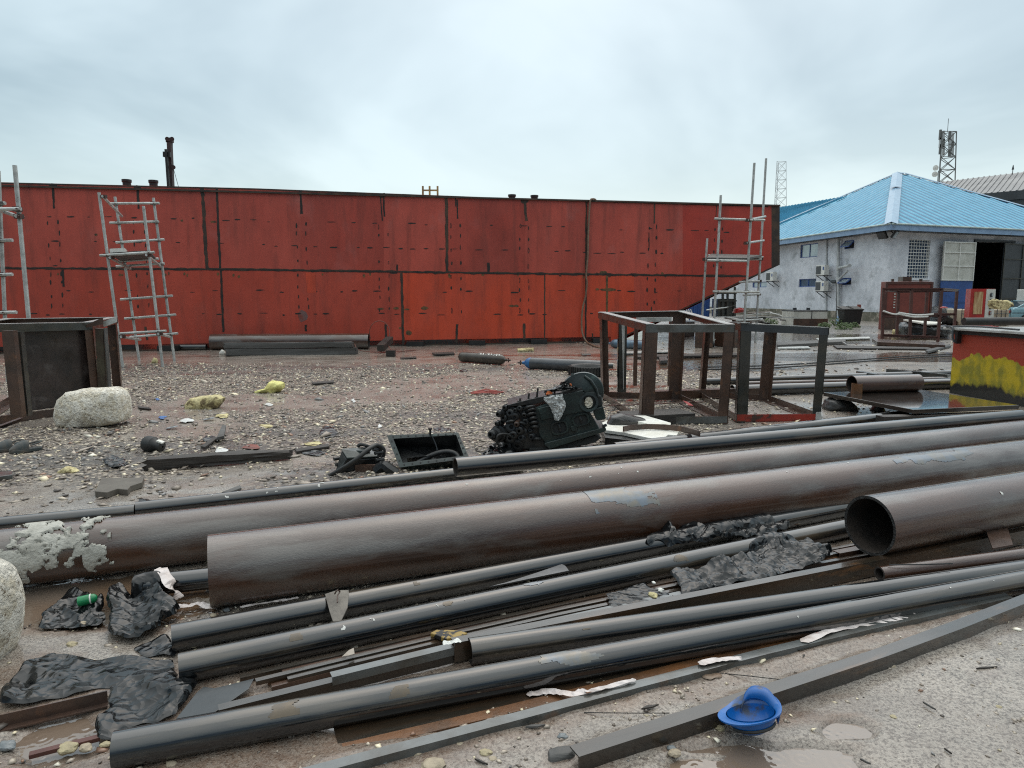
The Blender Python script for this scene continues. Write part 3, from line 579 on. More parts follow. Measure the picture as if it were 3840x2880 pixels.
# yellow winch fitting on deck
P = hw(1617, topy(1617), -3); P.z = hw(1617, topy(1617)).z; q = empty('deck_fitting', P, 'small yellow framed winch fitting on the barge deck near the middle', 'winch'); m_yel = mat('faded_yellow_paint', (.45, .36, .12), (.25, .2, .1), 6)
mb = MB()
for dx in (-.28, -.05, .22): mb.bar(P+Vector((dx, 0, 0)), P+Vector((dx, 0, .72)), .06, .06)
mb.bar(P+Vector((-.38, 0, .35)), P+Vector((.38, 0, .35)), .06, .08); mb.bar(P+Vector((-.3, 0, .58)), P+Vector((.25, 0, .58)), .04, .05); mb.build('frame', m_yel, q)
mb = MB(); mb.tube(P+Vector((-.3, .05, .18)), P+Vector((.3, .05, .18)), .16, 14); mb.build('drum', m_yel, q, smooth=True)
# crane mast standing beyond the barge
def beyond(x, y, Yd): return yp(x, y, Yd)
MY = 48.0
q = empty('crane_mast', Vector((beyond(632, 700, MY).x, MY, 0)), 'dark rusty crane mast with ladder rising behind the barge', 'crane mast')
m_crane = mat('dark_red_brown_mast', (.055, .030, .032), (.04, .025, .025), 1, rough=.6)
mb = MB(); pa = beyond(637, 700, MY); pb = beyond(636, 532, MY); pa2 = pa.copy(); pa2.z = 0; mb.bar(pa2, pb, .26, .3, (0, 1, 0)); mb.build('mast', m_crane, q)
mb = MB(); a = beyond(636, 700, MY-.4); a.z = 0; mb.bar(a, beyond(623, 560, MY-.4), .15, .18, (0, 1, 0)); mb.build('boom', m_black, q)
mb = MB(); mb.bar(beyond(625, 526, MY), beyond(648, 526, MY), .3, .3); mb.tube(beyond(627, 521, MY-.2), beyond(627, 521, MY+.2), .14, 14); mb.tube(beyond(645, 521, MY-.2), beyond(645, 521, MY+.2), .14, 14); mb.build('head_sheave', m_crane, q)
mb = MB(); mb.bar(beyond(613, 579, MY-.3), beyond(640, 580, MY-.3), .2, .34); mb.build('bracket', m_black, q)
mb = MB()
for x in (643, 647): mb.tube(beyond(x, 534, MY+.1), beyond(x+.5, 705, MY+.1), .02, 6)
for i in range(14): mb.tube(beyond(643, 540+i*12, MY+.1), beyond(647, 540+i*12, MY+.1), .015, 5)
mb.build('ladder', m_crane, q)
mb = MB(); mb.tube(beyond(650, 627, MY-.15), beyond(650, 627, MY+.15), .14, 16); mb.build('pulley', m_crane, q); mb = MB(); mb.tube(beyond(650, 630, MY), beyond(672, 710, MY), .018, 5); mb.build('stay_cable', m_mast_dk, q)
# hose hanging down the hull
mb = MB(); hp = [(2236, 757, .02), (2232, 748, .05), (2222, 746, .10), (2214, 752, .12), (2210, 790, .10), (2206, 880, .09), (2204, 960, .09), (2198, 1030, .10), (2201, 1060, .12), (2196, 1110, .10), (2186, 1150, .10), (2181, 1200, .10), (2184, 1250, .15), (2200, 1282, .4)]
pts = [hw(x, y, o_) for x, y, o_ in hp]+[gp(2225, 1296, .03), gp(2245, 1303, .02), gp(2262, 1306, .02)]
def smooth_pts(p, n=6):
    out_ = []
    for i in range(len(p)-1):
        a = p[max(i-1, 0)]; b = p[i]; c = p[i+1]; d = p[min(i+2, len(p)-1)]
        for k in range(n):
            t = k/n; out_.append(.5*((2*b)+(c-a)*t+(2*a-5*b+4*c-d)*t*t+(3*b-a-3*c+d)*t**3))
    return out_+[p[-1]]
o = mb.path(smooth_pts(pts), .028, 8).build('rubber_hose', m_hose, smooth=True); tag(o, 'tan hose hanging down the red hull from deck to ground', 'hose')
# ------------------------------------------------------------------ pale blue workshop with the blue hipped roof
C0 = gp(3320, 1207); C0.z = 0
dL = Vector((-435, 2600, 0)).normalized(); dR = Vector((7050, 2600, 0)).normalized()
nL = Vector((-dL.y, dL.x, 0)); nL = nL if nL.x < 0 else -nL      # outward normals
nR = Vector((dR.y, -dR.x, 0)); nR = nR if nR.y < 0 else -nR
def lw(x, y, off=0.): return pp(x, y, C0+nL*off, nL)
def rw(x, y, off=0.): return pp(x, y, C0+nR*off, nR)
LA, LB = 19.3, 19.0; WH = 5.35
bld = empty('workshop_building', C0, 'pale blue weathered workshop with blue hipped metal roof, right of the barge', 'building')
UP = Vector((0, 0, 1))
def hole_wall(mb, P, d, L, H, holes, m=0, z0=0.):
    # wall face with real openings: holes = (s0, s1, z0, z1)
    ss = sorted({0., L, *[h[0] for h in holes], *[h[1] for h in holes]}); zs = sorted({z0, H, *[h[2] for h in holes], *[h[3] for h in holes]})
    for s0, s1 in zip(ss, ss[1:]):
        for a, b in zip(zs, zs[1:]):
            cs, cz = (s0+s1)/2, (a+b)/2
            if any(h[0] < cs < h[1] and h[2] < cz < h[3] for h in holes): continue
            mb.quad(P+d*s0+UP*a, P+d*s1+UP*a, P+d*s1+UP*b, P+d*s0+UP*b, m)
def reveal(mb, P, d, nin, h, dep, m=0):
    s0, s1, a, b = h; k = [P+d*s0+UP*a, P+d*s1+UP*a, P+d*s1+UP*b, P+d*s0+UP*b]
    for i in range(4): p, q = k[i], k[(i+1) % 4]; mb.quad(p, q, q+nin*dep, p+nin*dep, m)
def sz(fn, d, x0, y0, x1, y1):
    a = fn(x0, y0)-C0; b = fn(x1, y1)-C0; s = sorted((a.dot(d), b.dot(d))); z = sorted((a.z, b.z)); return (s[0], s[1], z[0], z[1])
# windows on the left wall: px of (x0,y0,x1,y1)
Lwin = [('w', sz(lw, dL, 3002, 919, 3065, 962)), ('s', sz(lw, dL, 3168, 903, 3202, 931)), ('w2', sz(lw, dL, 2996, 1047, 3059, 1075)), ('s2', sz(lw, dL, 3157, 1043, 3191, 1068)), ('far', sz(lw, dL, 2822, 1058, 2875, 1077))]
Rwin = sz(rw, dR, 3411, 897, 3479, 1045)
Rdoor = sz(rw, dR, 3660, 912, 3765, 1195); Rdoor = (Rdoor[0]-.1, Rdoor[1]+.1, 0., Rdoor[3]+.1)
mb = MB(); hole_wall(mb, C0, dL, 36., WH, [h for _, h in Lwin], 0, .0)
for _, h in Lwin: reveal(mb, C0, dL, -nL, h, .16)
hole_wall(mb, C0, dR, LB+22, WH, [Rwin, Rdoor], 0, .0)
reveal(mb, C0, dR, -nR, Rwin, .16); reveal(mb, C0, dR, -nR, Rdoor, .22)
bk = C0+dL*36+dR*LB; mb.quad(C0+dR*(LB+22), C0+dR*(LB+22)+dL*LA, C0+dR*(LB+22)+dL*LA+UP*WH, C0+dR*(LB+22)+UP*WH); mb.quad(C0+dL*36, bk, bk+UP*WH, C0+dL*36+UP*WH)
mb.quad(bk, C0+dR*LB+dL*LA, C0+dR*LB+dL*LA+UP*WH, bk+UP*WH); mb.quad(C0+dR*(LB+22)+dL*LA, C0+dR*LB+dL*LA, C0+dR*LB+dL*LA+UP*WH, C0+dR*(LB+22)+dL*LA+UP*WH)
mb.build('wall', m_wall, bld, recalc=False)
mb = MB(); mb.bar(C0+nL*.03+UP*.27, C0+dL*36+nL*.03+UP*.27, .06, .54); mb.bar(C0+nR*.03+UP*.27-dR*.06, C0+dR*Rdoor[0]+nR*.03+UP*.27, .06, .54); mb.build('plinth', m_wallbase, bld)
# roof: pyramid over the corner block, lower wing behind
ov = .75; E0 = C0-dL*ov-dR*ov; E1 = C0+dR*(LB+ov)-dL*ov; E2 = C0+dR*(LB+ov)+dL*(LA+ov); E3 = C0-dR*ov+dL*(LA+ov)
EZ = 5.50; AP = (E0+E1+E2+E3)/4; APZ = CAMH+(1110-663)*(AP-CAM).y/FPX*.985
AP = Vector((AP.x, AP.y, APZ))
def z_(p, z): return Vector((p.x, p.y, z))
def ribbed(mb, A, B, T1, T2, pitch=.66, m=0, hgt=.035):
    # trapezoid A-B (eave) to T1-T2 (ridge, T1 above A side): sheets with raised ribs running up the slope
    Lh = (B-A).length; e = (B-A).normalized(); n = int(Lh/pitch)
    up_t = (T1-A)-e*((T1-A).dot(e)); ul = up_t.length; upn = up_t.normalized(); nrm = e.cross(upn); nrm = nrm if nrm.z > 0 else -nrm
    s1 = (T1-A).dot(e); s2 = (T2-A).dot(e)
    def vmax(s):
        if s < s1: return ul*s/s1
        if s > s2: return ul*(Lh-s)/(Lh-s2)
        return ul
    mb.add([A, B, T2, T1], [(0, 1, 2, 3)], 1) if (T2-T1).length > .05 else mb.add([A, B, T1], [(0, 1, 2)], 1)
    for k in range(1, n):
        s = k*Lh/n; v = max(0, vmax(s)-.12)
        if v < .2: continue
        a = A+e*s; b = a+upn*v; w_ = .10
        p = [a-e*w_*1.5, a-e*w_*.6+nrm*hgt, a+e*w_*.6+nrm*hgt, a+e*w_*1.5]; q = [x+upn*v for x in p]
        mb.add(p+q, [(0, 1, 5, 4), (1, 2, 6, 5), (2, 3, 7, 6), (0, 1, 2, 3)], m)
e0, e1, e2, e3 = (z_(p, EZ) for p in (E0, E1, E2, E3))
A1 = AP-dR*.4; A2 = AP+dR*.4
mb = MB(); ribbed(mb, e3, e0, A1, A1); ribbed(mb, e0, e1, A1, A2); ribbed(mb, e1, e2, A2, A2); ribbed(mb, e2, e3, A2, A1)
# wing behind on the left, ridge parallel to the left wall
W0 = e3-dL*(ov*2); W1 = W0+dL*19; rz = lambda t: None
rp0 = lw(3190, 733, -6); rp1 = rp0+(lw(2927, 777, -6)-rp0)*1.5
mb.quad(W1, W0, rp0, rp1, 0)
for k in range(1, 30): mb.bar(W0.lerp(W1, k/30)+UP*.015, rp0.lerp(rp1, k/30)+UP*.015, .10, .05)
mb.quad(rp0, rp1, rp1+dR*6-UP*2.55, rp0+dR*6-UP*2.55, 0)
# wing to the right
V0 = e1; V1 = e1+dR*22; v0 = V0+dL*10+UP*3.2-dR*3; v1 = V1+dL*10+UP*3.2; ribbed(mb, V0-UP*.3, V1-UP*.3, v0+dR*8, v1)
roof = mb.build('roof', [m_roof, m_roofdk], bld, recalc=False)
mb = MB()
def cap(a, b, wd, m=0):
    d = (b-a).normalized(); sd = d.cross(UP).normalized(); mb.add([a-sd*wd-UP*wd*.25+UP*.08, a+UP*.13, a+sd*wd-UP*wd*.25+UP*.08, b-sd*wd-UP*wd*.25+UP*.08, b+UP*.13, b+sd*wd-UP*wd*.25+UP*.08], [(0, 1, 4, 3), (1, 2, 5, 4)], m)
cap(e0, A1+(A1-e0).normalized()*.2, .34); cap(A1, A2, .3); cap(e3, A1, .13); cap(e1, A2, .13)
mb.build('ridge_cap', m_ridgecap, roof, origin=AP, recalc=False)
# slipped sheet of the hip capping
t = .66; a = e0.lerp(A1, t); b = e0.lerp(A1, t-.05); sd = (A1-e0).normalized().cross(UP).normalized()
mb = MB(); mb.add([a-sd*.3+UP*.2, a+sd*.45+UP*.12, b+sd*.05+UP*.22, b-sd*.3+UP*.25], [(0, 1, 2, 3)]); mb.build('loose_flashing', m_ridgecap, roof, origin=AP)
mb = MB(); k = .03
mb.bar(e0-UP*.17, e1+dR*22-UP*.17, .05, .30); mb.bar(e0-UP*.17+nL*.0, e3+dL*18-UP*.17, .05, .30); mb.build('fascia', m_fascia, bld)
mb = MB(); s_ = .02; zz1 = EZ-.33
mb.quad(z_(E0, zz1), z_(E1+dR*22, zz1), z_(C0+dR*(LB+22), zz1), z_(C0, zz1)); mb.quad(z_(E0, zz1-.003), z_(C0, zz1-.003), z_(C0+dL*36, zz1-.003), z_(E3+dL*18, zz1-.003)); mb.build('soffit', m_greysteel, bld)
mb = MB(); mb.tube(e0+nR*.06+UP*.02, e1+dR*22+nR*.06+UP*.02, .05, 8); mb.tube(e0+nL*.06+UP*.02, e3+dL*18+nL*.06+UP*.02, .05, 8); m_gut = mat('pale_green_white_gutter', (.5, .62, .60), None, 2, rough=.4); mb.build('gutter', m_gut, bld)
# windows
def win(fn_d, n_out, h, kind, lab=None):
    s0, s1, a, b = h; P = C0-n_out*.10
    q = P+fn_d*((s0+s1)/2)+UP*a; wn = MB(); t_ = .05
    for (x0, x1, y0, y1) in ((s0, s1, a, a+t_), (s0, s1, b-t_, b), (s0, s0+t_, a+t_, b-t_), (s1-t_, s1, a+t_, b-t_)):
        c = P+fn_d*((x0+x1)/2)+UP*((y0+y1)/2); rot = Matrix((fn_d, n_out, UP)).transposed(); wn.box(c, (x1-x0, .06, y1-y0), rot)
    if kind in ('w', 'w2', 'far'): wn.box(P+fn_d*((s0+s1)/2)+UP*((a+b)/2), (t_, .056, b-a-2*t_), rot)
    fr = wn.build('window', m_blueframe if kind != 'g' else m_white, bld, origin=q)
    gl = MB()
    if kind in ('s', 's2'):   # open top-hung sash
        gl.quad(P+fn_d*(s0+t_)+UP*(b-t_)+n_out*.05, P+fn_d*(s1-t_)+UP*(b-t_)+n_out*.05, P+fn_d*(s1-t_)+UP*(a+.12)+n_out*.42, P+fn_d*(s0+t_)+UP*(a+.12)+n_out*.42)
        g = gl.build('sash', m_glass_pale, fr, origin=q)
        g2 = MB(); c4 = [P+fn_d*(s0+t_)+UP*(b-t_)+n_out*.052, P+fn_d*(s1-t_)+UP*(b-t_)+n_out*.052, P+fn_d*(s1-t_)+UP*(a+.12)+n_out*.422, P+fn_d*(s0+t_)+UP*(a+.12)+n_out*.422]
        for i in range(4): g2.bar(c4[i], c4[(i+1) % 4], .05, .05)
        g2.build('sash_frame', m_blueframe, fr, origin=q)
        d2 = MB(); d2.quad(*[P-n_out*.05+fn_d*x+UP*y for x, y in ((s0, a), (s1, a), (s1, b), (s0, b))]); d2.build('opening', m_dark, fr, origin=q)
    else:
        gl.quad(*[P-n_out*.01+fn_d*x+UP*y for x, y in ((s0, a), (s1, a), (s1, b), (s0, b))]); gl.build('pane', {'w': m_glass_pale, 'w2': m_glass_blue, 'far': m_glass_pale, 'g': m_glass_blue}[kind], fr, origin=q)
    return fr, rot
for kd, h in Lwin: win(dL, nL, h, kd)
fr, rot = win(dR, nR, Rwin, 'g')
s0, s1, a, b = Rwin; g = MB(); P = C0-nR*.03
for i in range(1, 8): x = s0+(s1-s0)*i/8; g.bar(P+dR*x+UP*a, P+dR*x+UP*b, .028, .028, up=nR)
for i in range(1, 12): z = a+(b-a)*i/12; g.bar(P+dR*s0+UP*z+nR*.03, P+dR*s1+UP*z+nR*.03, .028, .035, up=UP)
g.build('burglar_grille', m_white, fr, origin=P+dR*s0+UP*a)
g = MB(); g.box(C0+nR*.05+dR*((s0+s1)/2)+UP*(a-.05), (s1-s0+.3, .2, .08), rot); g.build('sill', m_wall, fr, origin=P+dR*s0+UP*a)
# doorway and two steel leaves
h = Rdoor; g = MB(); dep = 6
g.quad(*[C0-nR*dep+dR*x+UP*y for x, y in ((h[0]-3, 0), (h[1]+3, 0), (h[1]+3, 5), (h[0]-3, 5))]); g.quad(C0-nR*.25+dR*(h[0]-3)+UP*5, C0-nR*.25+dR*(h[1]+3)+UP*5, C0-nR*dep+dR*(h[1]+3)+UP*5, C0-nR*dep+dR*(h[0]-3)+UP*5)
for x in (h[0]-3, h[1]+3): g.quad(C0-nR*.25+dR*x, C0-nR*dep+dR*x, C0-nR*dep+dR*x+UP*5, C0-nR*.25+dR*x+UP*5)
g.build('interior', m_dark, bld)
g = MB(); g.bar(C0+nR*.02+dR*(h[0]-.05), C0+nR*.02+dR*(h[0]-.05)+UP*h[3], .12, .16, up=nR); g.bar(C0+nR*.02+dR*(h[1]+.08), C0+nR*.02+dR*(h[1]+.08)+UP*h[3], .22, .16, up=nR); g.bar(C0+nR*.02+dR*(h[0]-.1)+UP*(h[3]+.06), C0+nR*.02+dR*(h[1]+.2)+UP*(h[3]+.06), .16, .12, up=UP); g.build('door_frame', m_greysteel, bld)
def leaf(x0, yt, x1, yb, Yoff, mats, lab, split, name='door_leaf'):
    a = rw(x0, yt, Yoff); b = rw(x1, yt, Yoff); d = (b-a); d.z = 0; Lw = d.length; d.normalize(); H_ = a.z; P = z_(a, .08); rt = Matrix((d, nR, UP)).transposed(); zs_ = rw(x0, split, Yoff).z
    g = MB(); g.box(P+d*Lw/2+UP*((H_-.08+zs_)/2), (Lw, .05, H_-.08-zs_), rt, 0); g.box(P+d*Lw/2+UP*(zs_/2-.002), (Lw, .05, zs_-.004), rt, 1)
    L_ = g.build(name, mats[:2], bld, origin=P); L_['label'] = lab
    g = MB()
    for s in (0.04, Lw/2, Lw-.04): g.bar(P+d*s+nR*.05+UP*zs_, P+d*s+nR*.05+UP*(H_-.08), .06, .05, up=nR)
    for z in (zs_+.03, zs_+(H_-zs_)*.36, zs_+(H_-zs_)*.70, H_-.11): g.bar(P+nR*.052+UP*z, P+d*Lw+nR*.052+UP*z, .05, .06, up=UP)
    g.build('stiffener', mats[2], L_, origin=P)
    g = MB()
    for z in (zs_*.45,): g.bar(P+nR*.04+UP*z, P+d*Lw+nR*.04+UP*z, .03, .05, up=UP)
    g.build('lower_rail', mats[1], L_, origin=P)
leaf(3540, 905, 3659, 1150, .35, (m_cream, m_bluepaint, m_white), 'open steel door leaf, cream above and blue below', 1057)
leaf(3766, 912, 3905, 1150, .35, (m_greysteel, m_greysteel, m_darksteel), 'open dark grey steel door leaf', 1125)
# wall fittings, each its own thing fixed to the wall
def ac(x, y, lab):
    P = lw(x, y, .45); q = empty('air_conditioner', P, lab, 'air conditioner', 'outdoor units on the workshop wall'); rt = Matrix((dL, nL, UP)).transposed()
    def bx(c, s, m_, nm, par=q, mt=None): g = MB(); g.box(P+dL*c[0]+nL*c[1]+UP*c[2], s, rt); return g.build(nm, m_, par, origin=None if par is q else P)
    b_ = bevel(bx((0, 0, 0), (.95, .34, .66), m_white, 'casing'), .02)
    bx((.17, .175, 0), (.52, .02, .52), m_greysteel, 'fan_grille')
    bx((-.36, .175, .1), (.12, .02, .2), m_bluepaint, 'badge')
    g = MB()
    for s in (-.35, .35): g.bar(P+dL*s+UP*-.36-nL*.44, P+dL*s+UP*-.36+nL*.2, .04, .04); g.bar(P+dL*s+UP*-.75-nL*.44, P+dL*s+UP*-.36+nL*.15, .04, .04)
    g.build('wall_bracket', m_greysteel, q)
ac(3084, 1013, 'white outdoor air conditioner unit on the pale blue wall, upper of the pair'); ac(3082, 1073, 'white outdoor air conditioner unit on the pale blue wall, lower of the pair'); ac(2893, 1037, 'white outdoor air conditioner unit just past the raised end of the barge')
m_pvc = mat('grey_white_drain_pipe', (.50, .52, .52), (.36, .38, .38), 2, rough=.5)
q = empty('drain_pipe', z_(lw(3144, 1200, .2), 0), 'grey vertical drain pipe with branch elbows on the left wall', 'drain pipe')
g = MB(); g.tube(z_(lw(3144, 1200, .18), 0), lw(3144, 893, .18), .10, 12); g.build('stack', m_pvc, q, smooth=True)
g = MB(); g.tube(lw(3144, 1005, .18), lw(3184, 996, .75), .09, 12); g.tube(lw(3184, 996, .70), lw(3186, 996, .82), .11, 12); g.tube(lw(3143, 1050, .18), lw(3179, 1016, .55), .06, 10); g.build('branch', m_pvc, q, smooth=True)
for ya, yb in ((998, 1015), (1040, 1060)): g = MB(); g.tube(lw(3144, ya, .18), lw(3144, yb, .18), .13, 12); g.build('collar', m_pvc, q, smooth=True)
g = MB(); g.tube(z_(lw(3136, 1195, .1), 0), lw(3138, 1060, .1), .03, 8); o = g.build('conduit', m_rubber); tag(o, 'thin dark conduit beside the foot of the drain pipe', 'conduit')
g = MB(); g.tube(lw(3098, 1165, .06), lw(3100, 890, .06), .045, 8); o = g.build('conduit', m_pvc); tag(o, 'pale thin pipe running down the wall behind the two air conditioners', 'conduit')
g = MB(); g.tube(lw(3122, 1056, .2), lw(3139, 1056, .2), .12, 12); o = g.build('junction_box', m_greysteel); tag(o, 'small dark drum fitting on the wall left of the drain pipe', 'junction box')
def flood(P, d1, lab, lit):
    q = empty('floodlight', P, lab, 'floodlight', 'floodlights under the roof corner'); sd = d1.cross(UP).normalized(); u = sd.cross(d1).normalized(); rt = Matrix((sd, d1, u)).transposed()
    g = MB(); g.box(P, (.62, .12, .46), rt); bevel(g.build('housing', m_black, q), .02); g = MB(); g.box(P+d1*.065, (.52, .01, .36), rt); g.build('lens', m_glass_pale if lit else m_greysteel, q); g = MB(); g.bar(P-d1*.05, P-d1*.5+UP*.1, .05, .05); g.build('bracket', m_black, q)
flood(rw(3356, 879, .5), (nR+dR*.5-UP*.75).normalized(), 'floodlight with pale lens under the eave on the right of the corner', True)
flood(lw(3308, 882, .5), (nL*1.0-dL*.2-UP*.7).normalized(), 'dark floodlight under the eave on the left of the corner', False)
# ------------------------------------------------------------------ grey-roofed warehouse far behind
WY = 85.0
q = empty('warehouse', Vector((yp(3700, 700, WY).x, WY, 0)), 'large dark warehouse with weathered grey sheet roof behind the workshop', 'building')
ra = yp(3430, 708, WY+9); rb = yp(4300, 590, WY-16); la = yp(3500, 766, WY-2); lb_ = yp(4300, 672, WY-28); la.x -= 8; ra.x -= 4
mb = MB(); e = (lb_-la).normalized(); mb.quad(la, lb_, rb, ra); n = 46
for k in range(1, n): p, q2 = la.lerp(lb_, k/n), ra.lerp(rb, k/n); mb.bar(p+UP*.04, q2+UP*.04, .12, .08)
mb.build('roof', m_greyroof, q, recalc=False)
mb = MB(); dn = Vector((0, 0, 1)); mb.quad(la, lb_, z_(lb_, 0), z_(la, 0)); mb.quad(ra, la, z_(la, 0), z_(ra, 0)); mb.bar(la-UP*.4, lb_-UP*.4, .3, .8); mb.bar(la-UP*2.2+Vector((0, -.3, 0)), lb_-UP*2.2+Vector((0, -.3, 0)), .1, .1); mb.build('cladding', m_darkwall, q, recalc=False)
mb = MB(); v = yp(3689, 745, WY-8); mb.tube(v-UP*1, v+UP*1.0, .32, 12); mb.tube(v+UP*1.0, v+UP*1.25, .42, 12, .2); o = mb.build('roof_vent', m_black, q)
mb = MB(); v = yp(3797, 650, WY-6); mb.tube(v-UP*1, v+UP*.4, .04, 6); mb.tube(v+UP*.4, v+UP*.9, .12, 8, .03); o = mb.build('lightning_rod', m_greysteel, q)
# ------------------------------------------------------------------ lattice towers
def lattice(name, bx_, by_t, by_b, Yd, w0, w1, m_, lab, n, cat='tower', r=.06):
    b = yp(bx_, by_b, Yd); t = yp(bx_, by_t, Yd); q = empty(name, Vector((b.x, Yd, 0)), lab, cat); mb = MB(); H_ = t.z
    def cr_(z): w_ = w0+(w1-w0)*z/H_; x = b.x+(t.x-b.x)*z/H_; return [Vector((x+w_*math.cos(a_), Yd+w_*math.sin(a_), z)) for a_ in (R(90), R(210), R(330))]
    zs = [H_*k/n for k in range(n+1)]
    for k in range(n):
        A, B = cr_(zs[k]), cr_(zs[k+1])
        for i in range(3):
            mb.tube(A[i], B[i], r, 6); mb.tube(A[i], B[(i+1) % 3], r*.6, 5); mb.tube(A[(i+1) % 3], B[i], r*.6, 5); mb.tube(B[i], B[(i+1) % 3], r*.6, 5)
    mb.build('lattice', m_, q); return q, cr_, H_
q, cr_, H_ = lattice('radio_mast', 2927, 607, 772, 150, 2.2, 1.1, m_mast, 'slim pale lattice mast in the distance right of the barge end', 16, 'mast', .055)
q, cr_, H_ = lattice('telecom_tower', 3551, 496, 690, 120, 2.0, 1.35, m_mast_dk, 'telecom tower with dishes and panel antennas behind the roofs', 14, 'tower', .10)
b = yp(3551, 600, 120)
for k, (px, py, w_) in enumerate(((3512, 630, 0), (3508, 654, 0))):
    P = yp(px, py, 119.0); g = MB(); g.lathe(P, P+Vector((-1, -.8 if k else -.5, .0)), [(0, .1), (.1, .42), (.3, .45), (.33, .05)], 18); g.build('dish_antenna', m_white, q, smooth=True)
for k in range(12):
    lev = (505, 535, 560)[k % 3]; px = (3526, 3538, 3561, 3572)[k//3]; P = yp(px, lev+(k//3)*4, 119.5+(k//3 % 2)); g = MB(); g.box(P, (.35, .25, 1.6)); g.build('panel_antenna', m_mast if k % 2 else m_mast_dk, q)
g = MB(); P = yp(3517, 690, 119.4); g.tube(z_(P, 4), yp(3519, 640, 119.4), .07, 6); g.build('side_pole', m_mast_dk, q); g = MB(); t_ = yp(3553, 496, 120); g.tube(t_, t_+UP*2.2, .05, 6); g.build('top_rod', m_mast_dk, q)
# creeper on the warehouse wall
def leafcloud(name, P, rx, ry, rz, n, sz_, m_, lab, cat, seed, parts=None, group=None):
    r_ = random.Random(seed); q = empty(name, P, lab, cat, group); g = MB()
    for i in range(n):
        while True:
            v = Vector((r_.uniform(-1, 1), r_.uniform(-1, 1), r_.uniform(0, 1)))
            if v.length < 1: break
        c = P+Vector((v.x*rx, v.y*ry, v.z*rz)); a = Vector((r_.gauss(0, 1), r_.gauss(0, 1), r_.gauss(0, 1))).normalized(); b_ = a.orthogonal().normalized(); s = sz_*r_.uniform(.6, 1.4)
        g.add([c-a*s, c+b_*s*.45, c+a*s, c-b_*s*.45], [(0, 1, 2, 3)])
    g.build('foliage', m_, q, recalc=False); g = MB()
    for i in range(6): g.tube(P, P+Vector((r_.uniform(-.6, .6)*rx, r_.uniform(-.5, .5)*ry, rz*r_.uniform(.4, .9))), .012*max(1, rz), 5)
    g.build('stem', m_leaf, q); return q
# ------------------------------------------------------------------ steel pipes
def pipe_axis(x1, t1, x2, t2, r, zc):
    d1, d2 = ray(x1, t1), ray(x2, t2); n = d1.cross(d2).normalized(); u = n.cross(UP).normalized(); u = u if u.x > 0 else -u
    wv = Vector((-u.y, u.x, 0)); wv = wv if wv.y > 0 else -wv
    al = math.atan2(-d1.z, d1.dot(wv)); be = .05
    for _ in range(40): be = math.asin(min(.9, r/((CAMH-zc)/math.sin(al+be))))
    Dd = (CAMH-zc)/math.sin(al+be); base = Vector((0, 0, zc))+wv*(Dd*math.cos(al+be))
    dt = Dd*math.cos(be)        # distance to tangent line
    def s(x, t): d = ray(x, t); k = dt/math.hypot(d.dot(wv), d.z); return d.dot(u)*k
    return base, u, wv, s(x1, t1), s(x2, t2)
PIPES = {}
def pipe(key, x1, t1, x2, t2, r, label, m_, zc=None, wall=.009, ext=0., name='steel_pipe', group='steel pipes laid across the yard', s_over=None, bend=0., cat='pipe', min_=None):
    zc = r if zc is None else zc
    base, u, wv, s1, s2 = pipe_axis(x1, t1, x2, t2, r, zc); s2 += ext
    if s_over: s1, s2 = s1+s_over[0], s2+s_over[1]
    L = s2-s1; c = base+u*((s1+s2)/2); n = 48 if r > .1 else 32; K = max(2, int(L/.12)); mb = MB(); sp = r*.004
    rg = random.Random(hash(key) % 999 if False else sum(map(ord, key))*7)
    ph = rg.uniform(0, 6)
    def ring(s, rad): return [Vector((s, math.cos(2*math.pi*k/n)*rad, math.sin(2*math.pi*k/n)*rad+bend*math.sin(math.pi*(s/L+.5)))) for k in range(n)]
    outs = [ring(-L/2+L*i/K, r) for i in range(K+1)]; vs = [v for q in outs for v in q]; fs = []
    for i in range(K):
        for k in range(n): fs.append((i*n+k, i*n+(k+1) % n, (i+1)*n+(k+1) % n, (i+1)*n+k))
    mb.add(vs, fs, 0)
    ri = r-wall; i0 = ring(-L/2, r); i1 = ring(-L/2, ri); i2 = ring(L/2, ri); i3 = ring(L/2, r)
    q4 = lambda A, B, m: mb.add(A+B, [(k, (k+1) % n, n+(k+1) % n, n+k) for k in range(n)], m)
    q4(i0, i1, 1); q4(i1, i2, 2); q4(i2, i3, 1)
    me_o = mb.build(name, [m_, min_ or m_pipe_in, m_pipe_in], origin=(0, 0, 0), smooth=50)
    me_o.location = c; me_o.rotation_euler = (0, 0, math.atan2(u.y, u.x)); tag(me_o, label, cat, group)
    PIPES[key] = (me_o, c, u, wv, r, L); return me_o
BR, BK = m_pipe_brown, m_pipe_black
pipe('A', 780, 2005, 2880, 1760, .174, 'thick brown pipe in front, open left end wide and clean', BR, ext=4.6, wall=.012)
pipe('B', -600, 2047, 2880, 1677, .152, 'thick brown pipe with pale cement splattered on its left end', BR, ext=4.6, wall=.012)
pipe('C', 508, 1882, 1950, 1728, .055, 'thin dark pipe behind the cement splattered pipe, butted to another on the left', BK)
pipe('C2', -500, 1985, 505, 1891, .050, 'thin dark pipe at the far left edge behind the cement splattered pipe', BK)
pipe('E', 2300, 1659, 3390, 1538, .065, 'grey wet pipe rising behind the black pipe, its cut end near the plate', BK)
pipe('D', 1705, 1716, 3822, 1536, .069, 'black pipe resting on the brown pipe beside the engine, both ends visible', BK, zc=.275)
pipe('F', 3700, 1566, 3840, 1552, .062, 'grey pipe leaving the frame at right behind the black pipe end', BK, ext=1.6, zc=.07)
pipe('G', 3230, 1859, 3840, 1765, .166, 'thick pipe with large open mouth facing left, at the right edge', BR, zc=.235, ext=1.2, wall=.016, min_=m_cut)
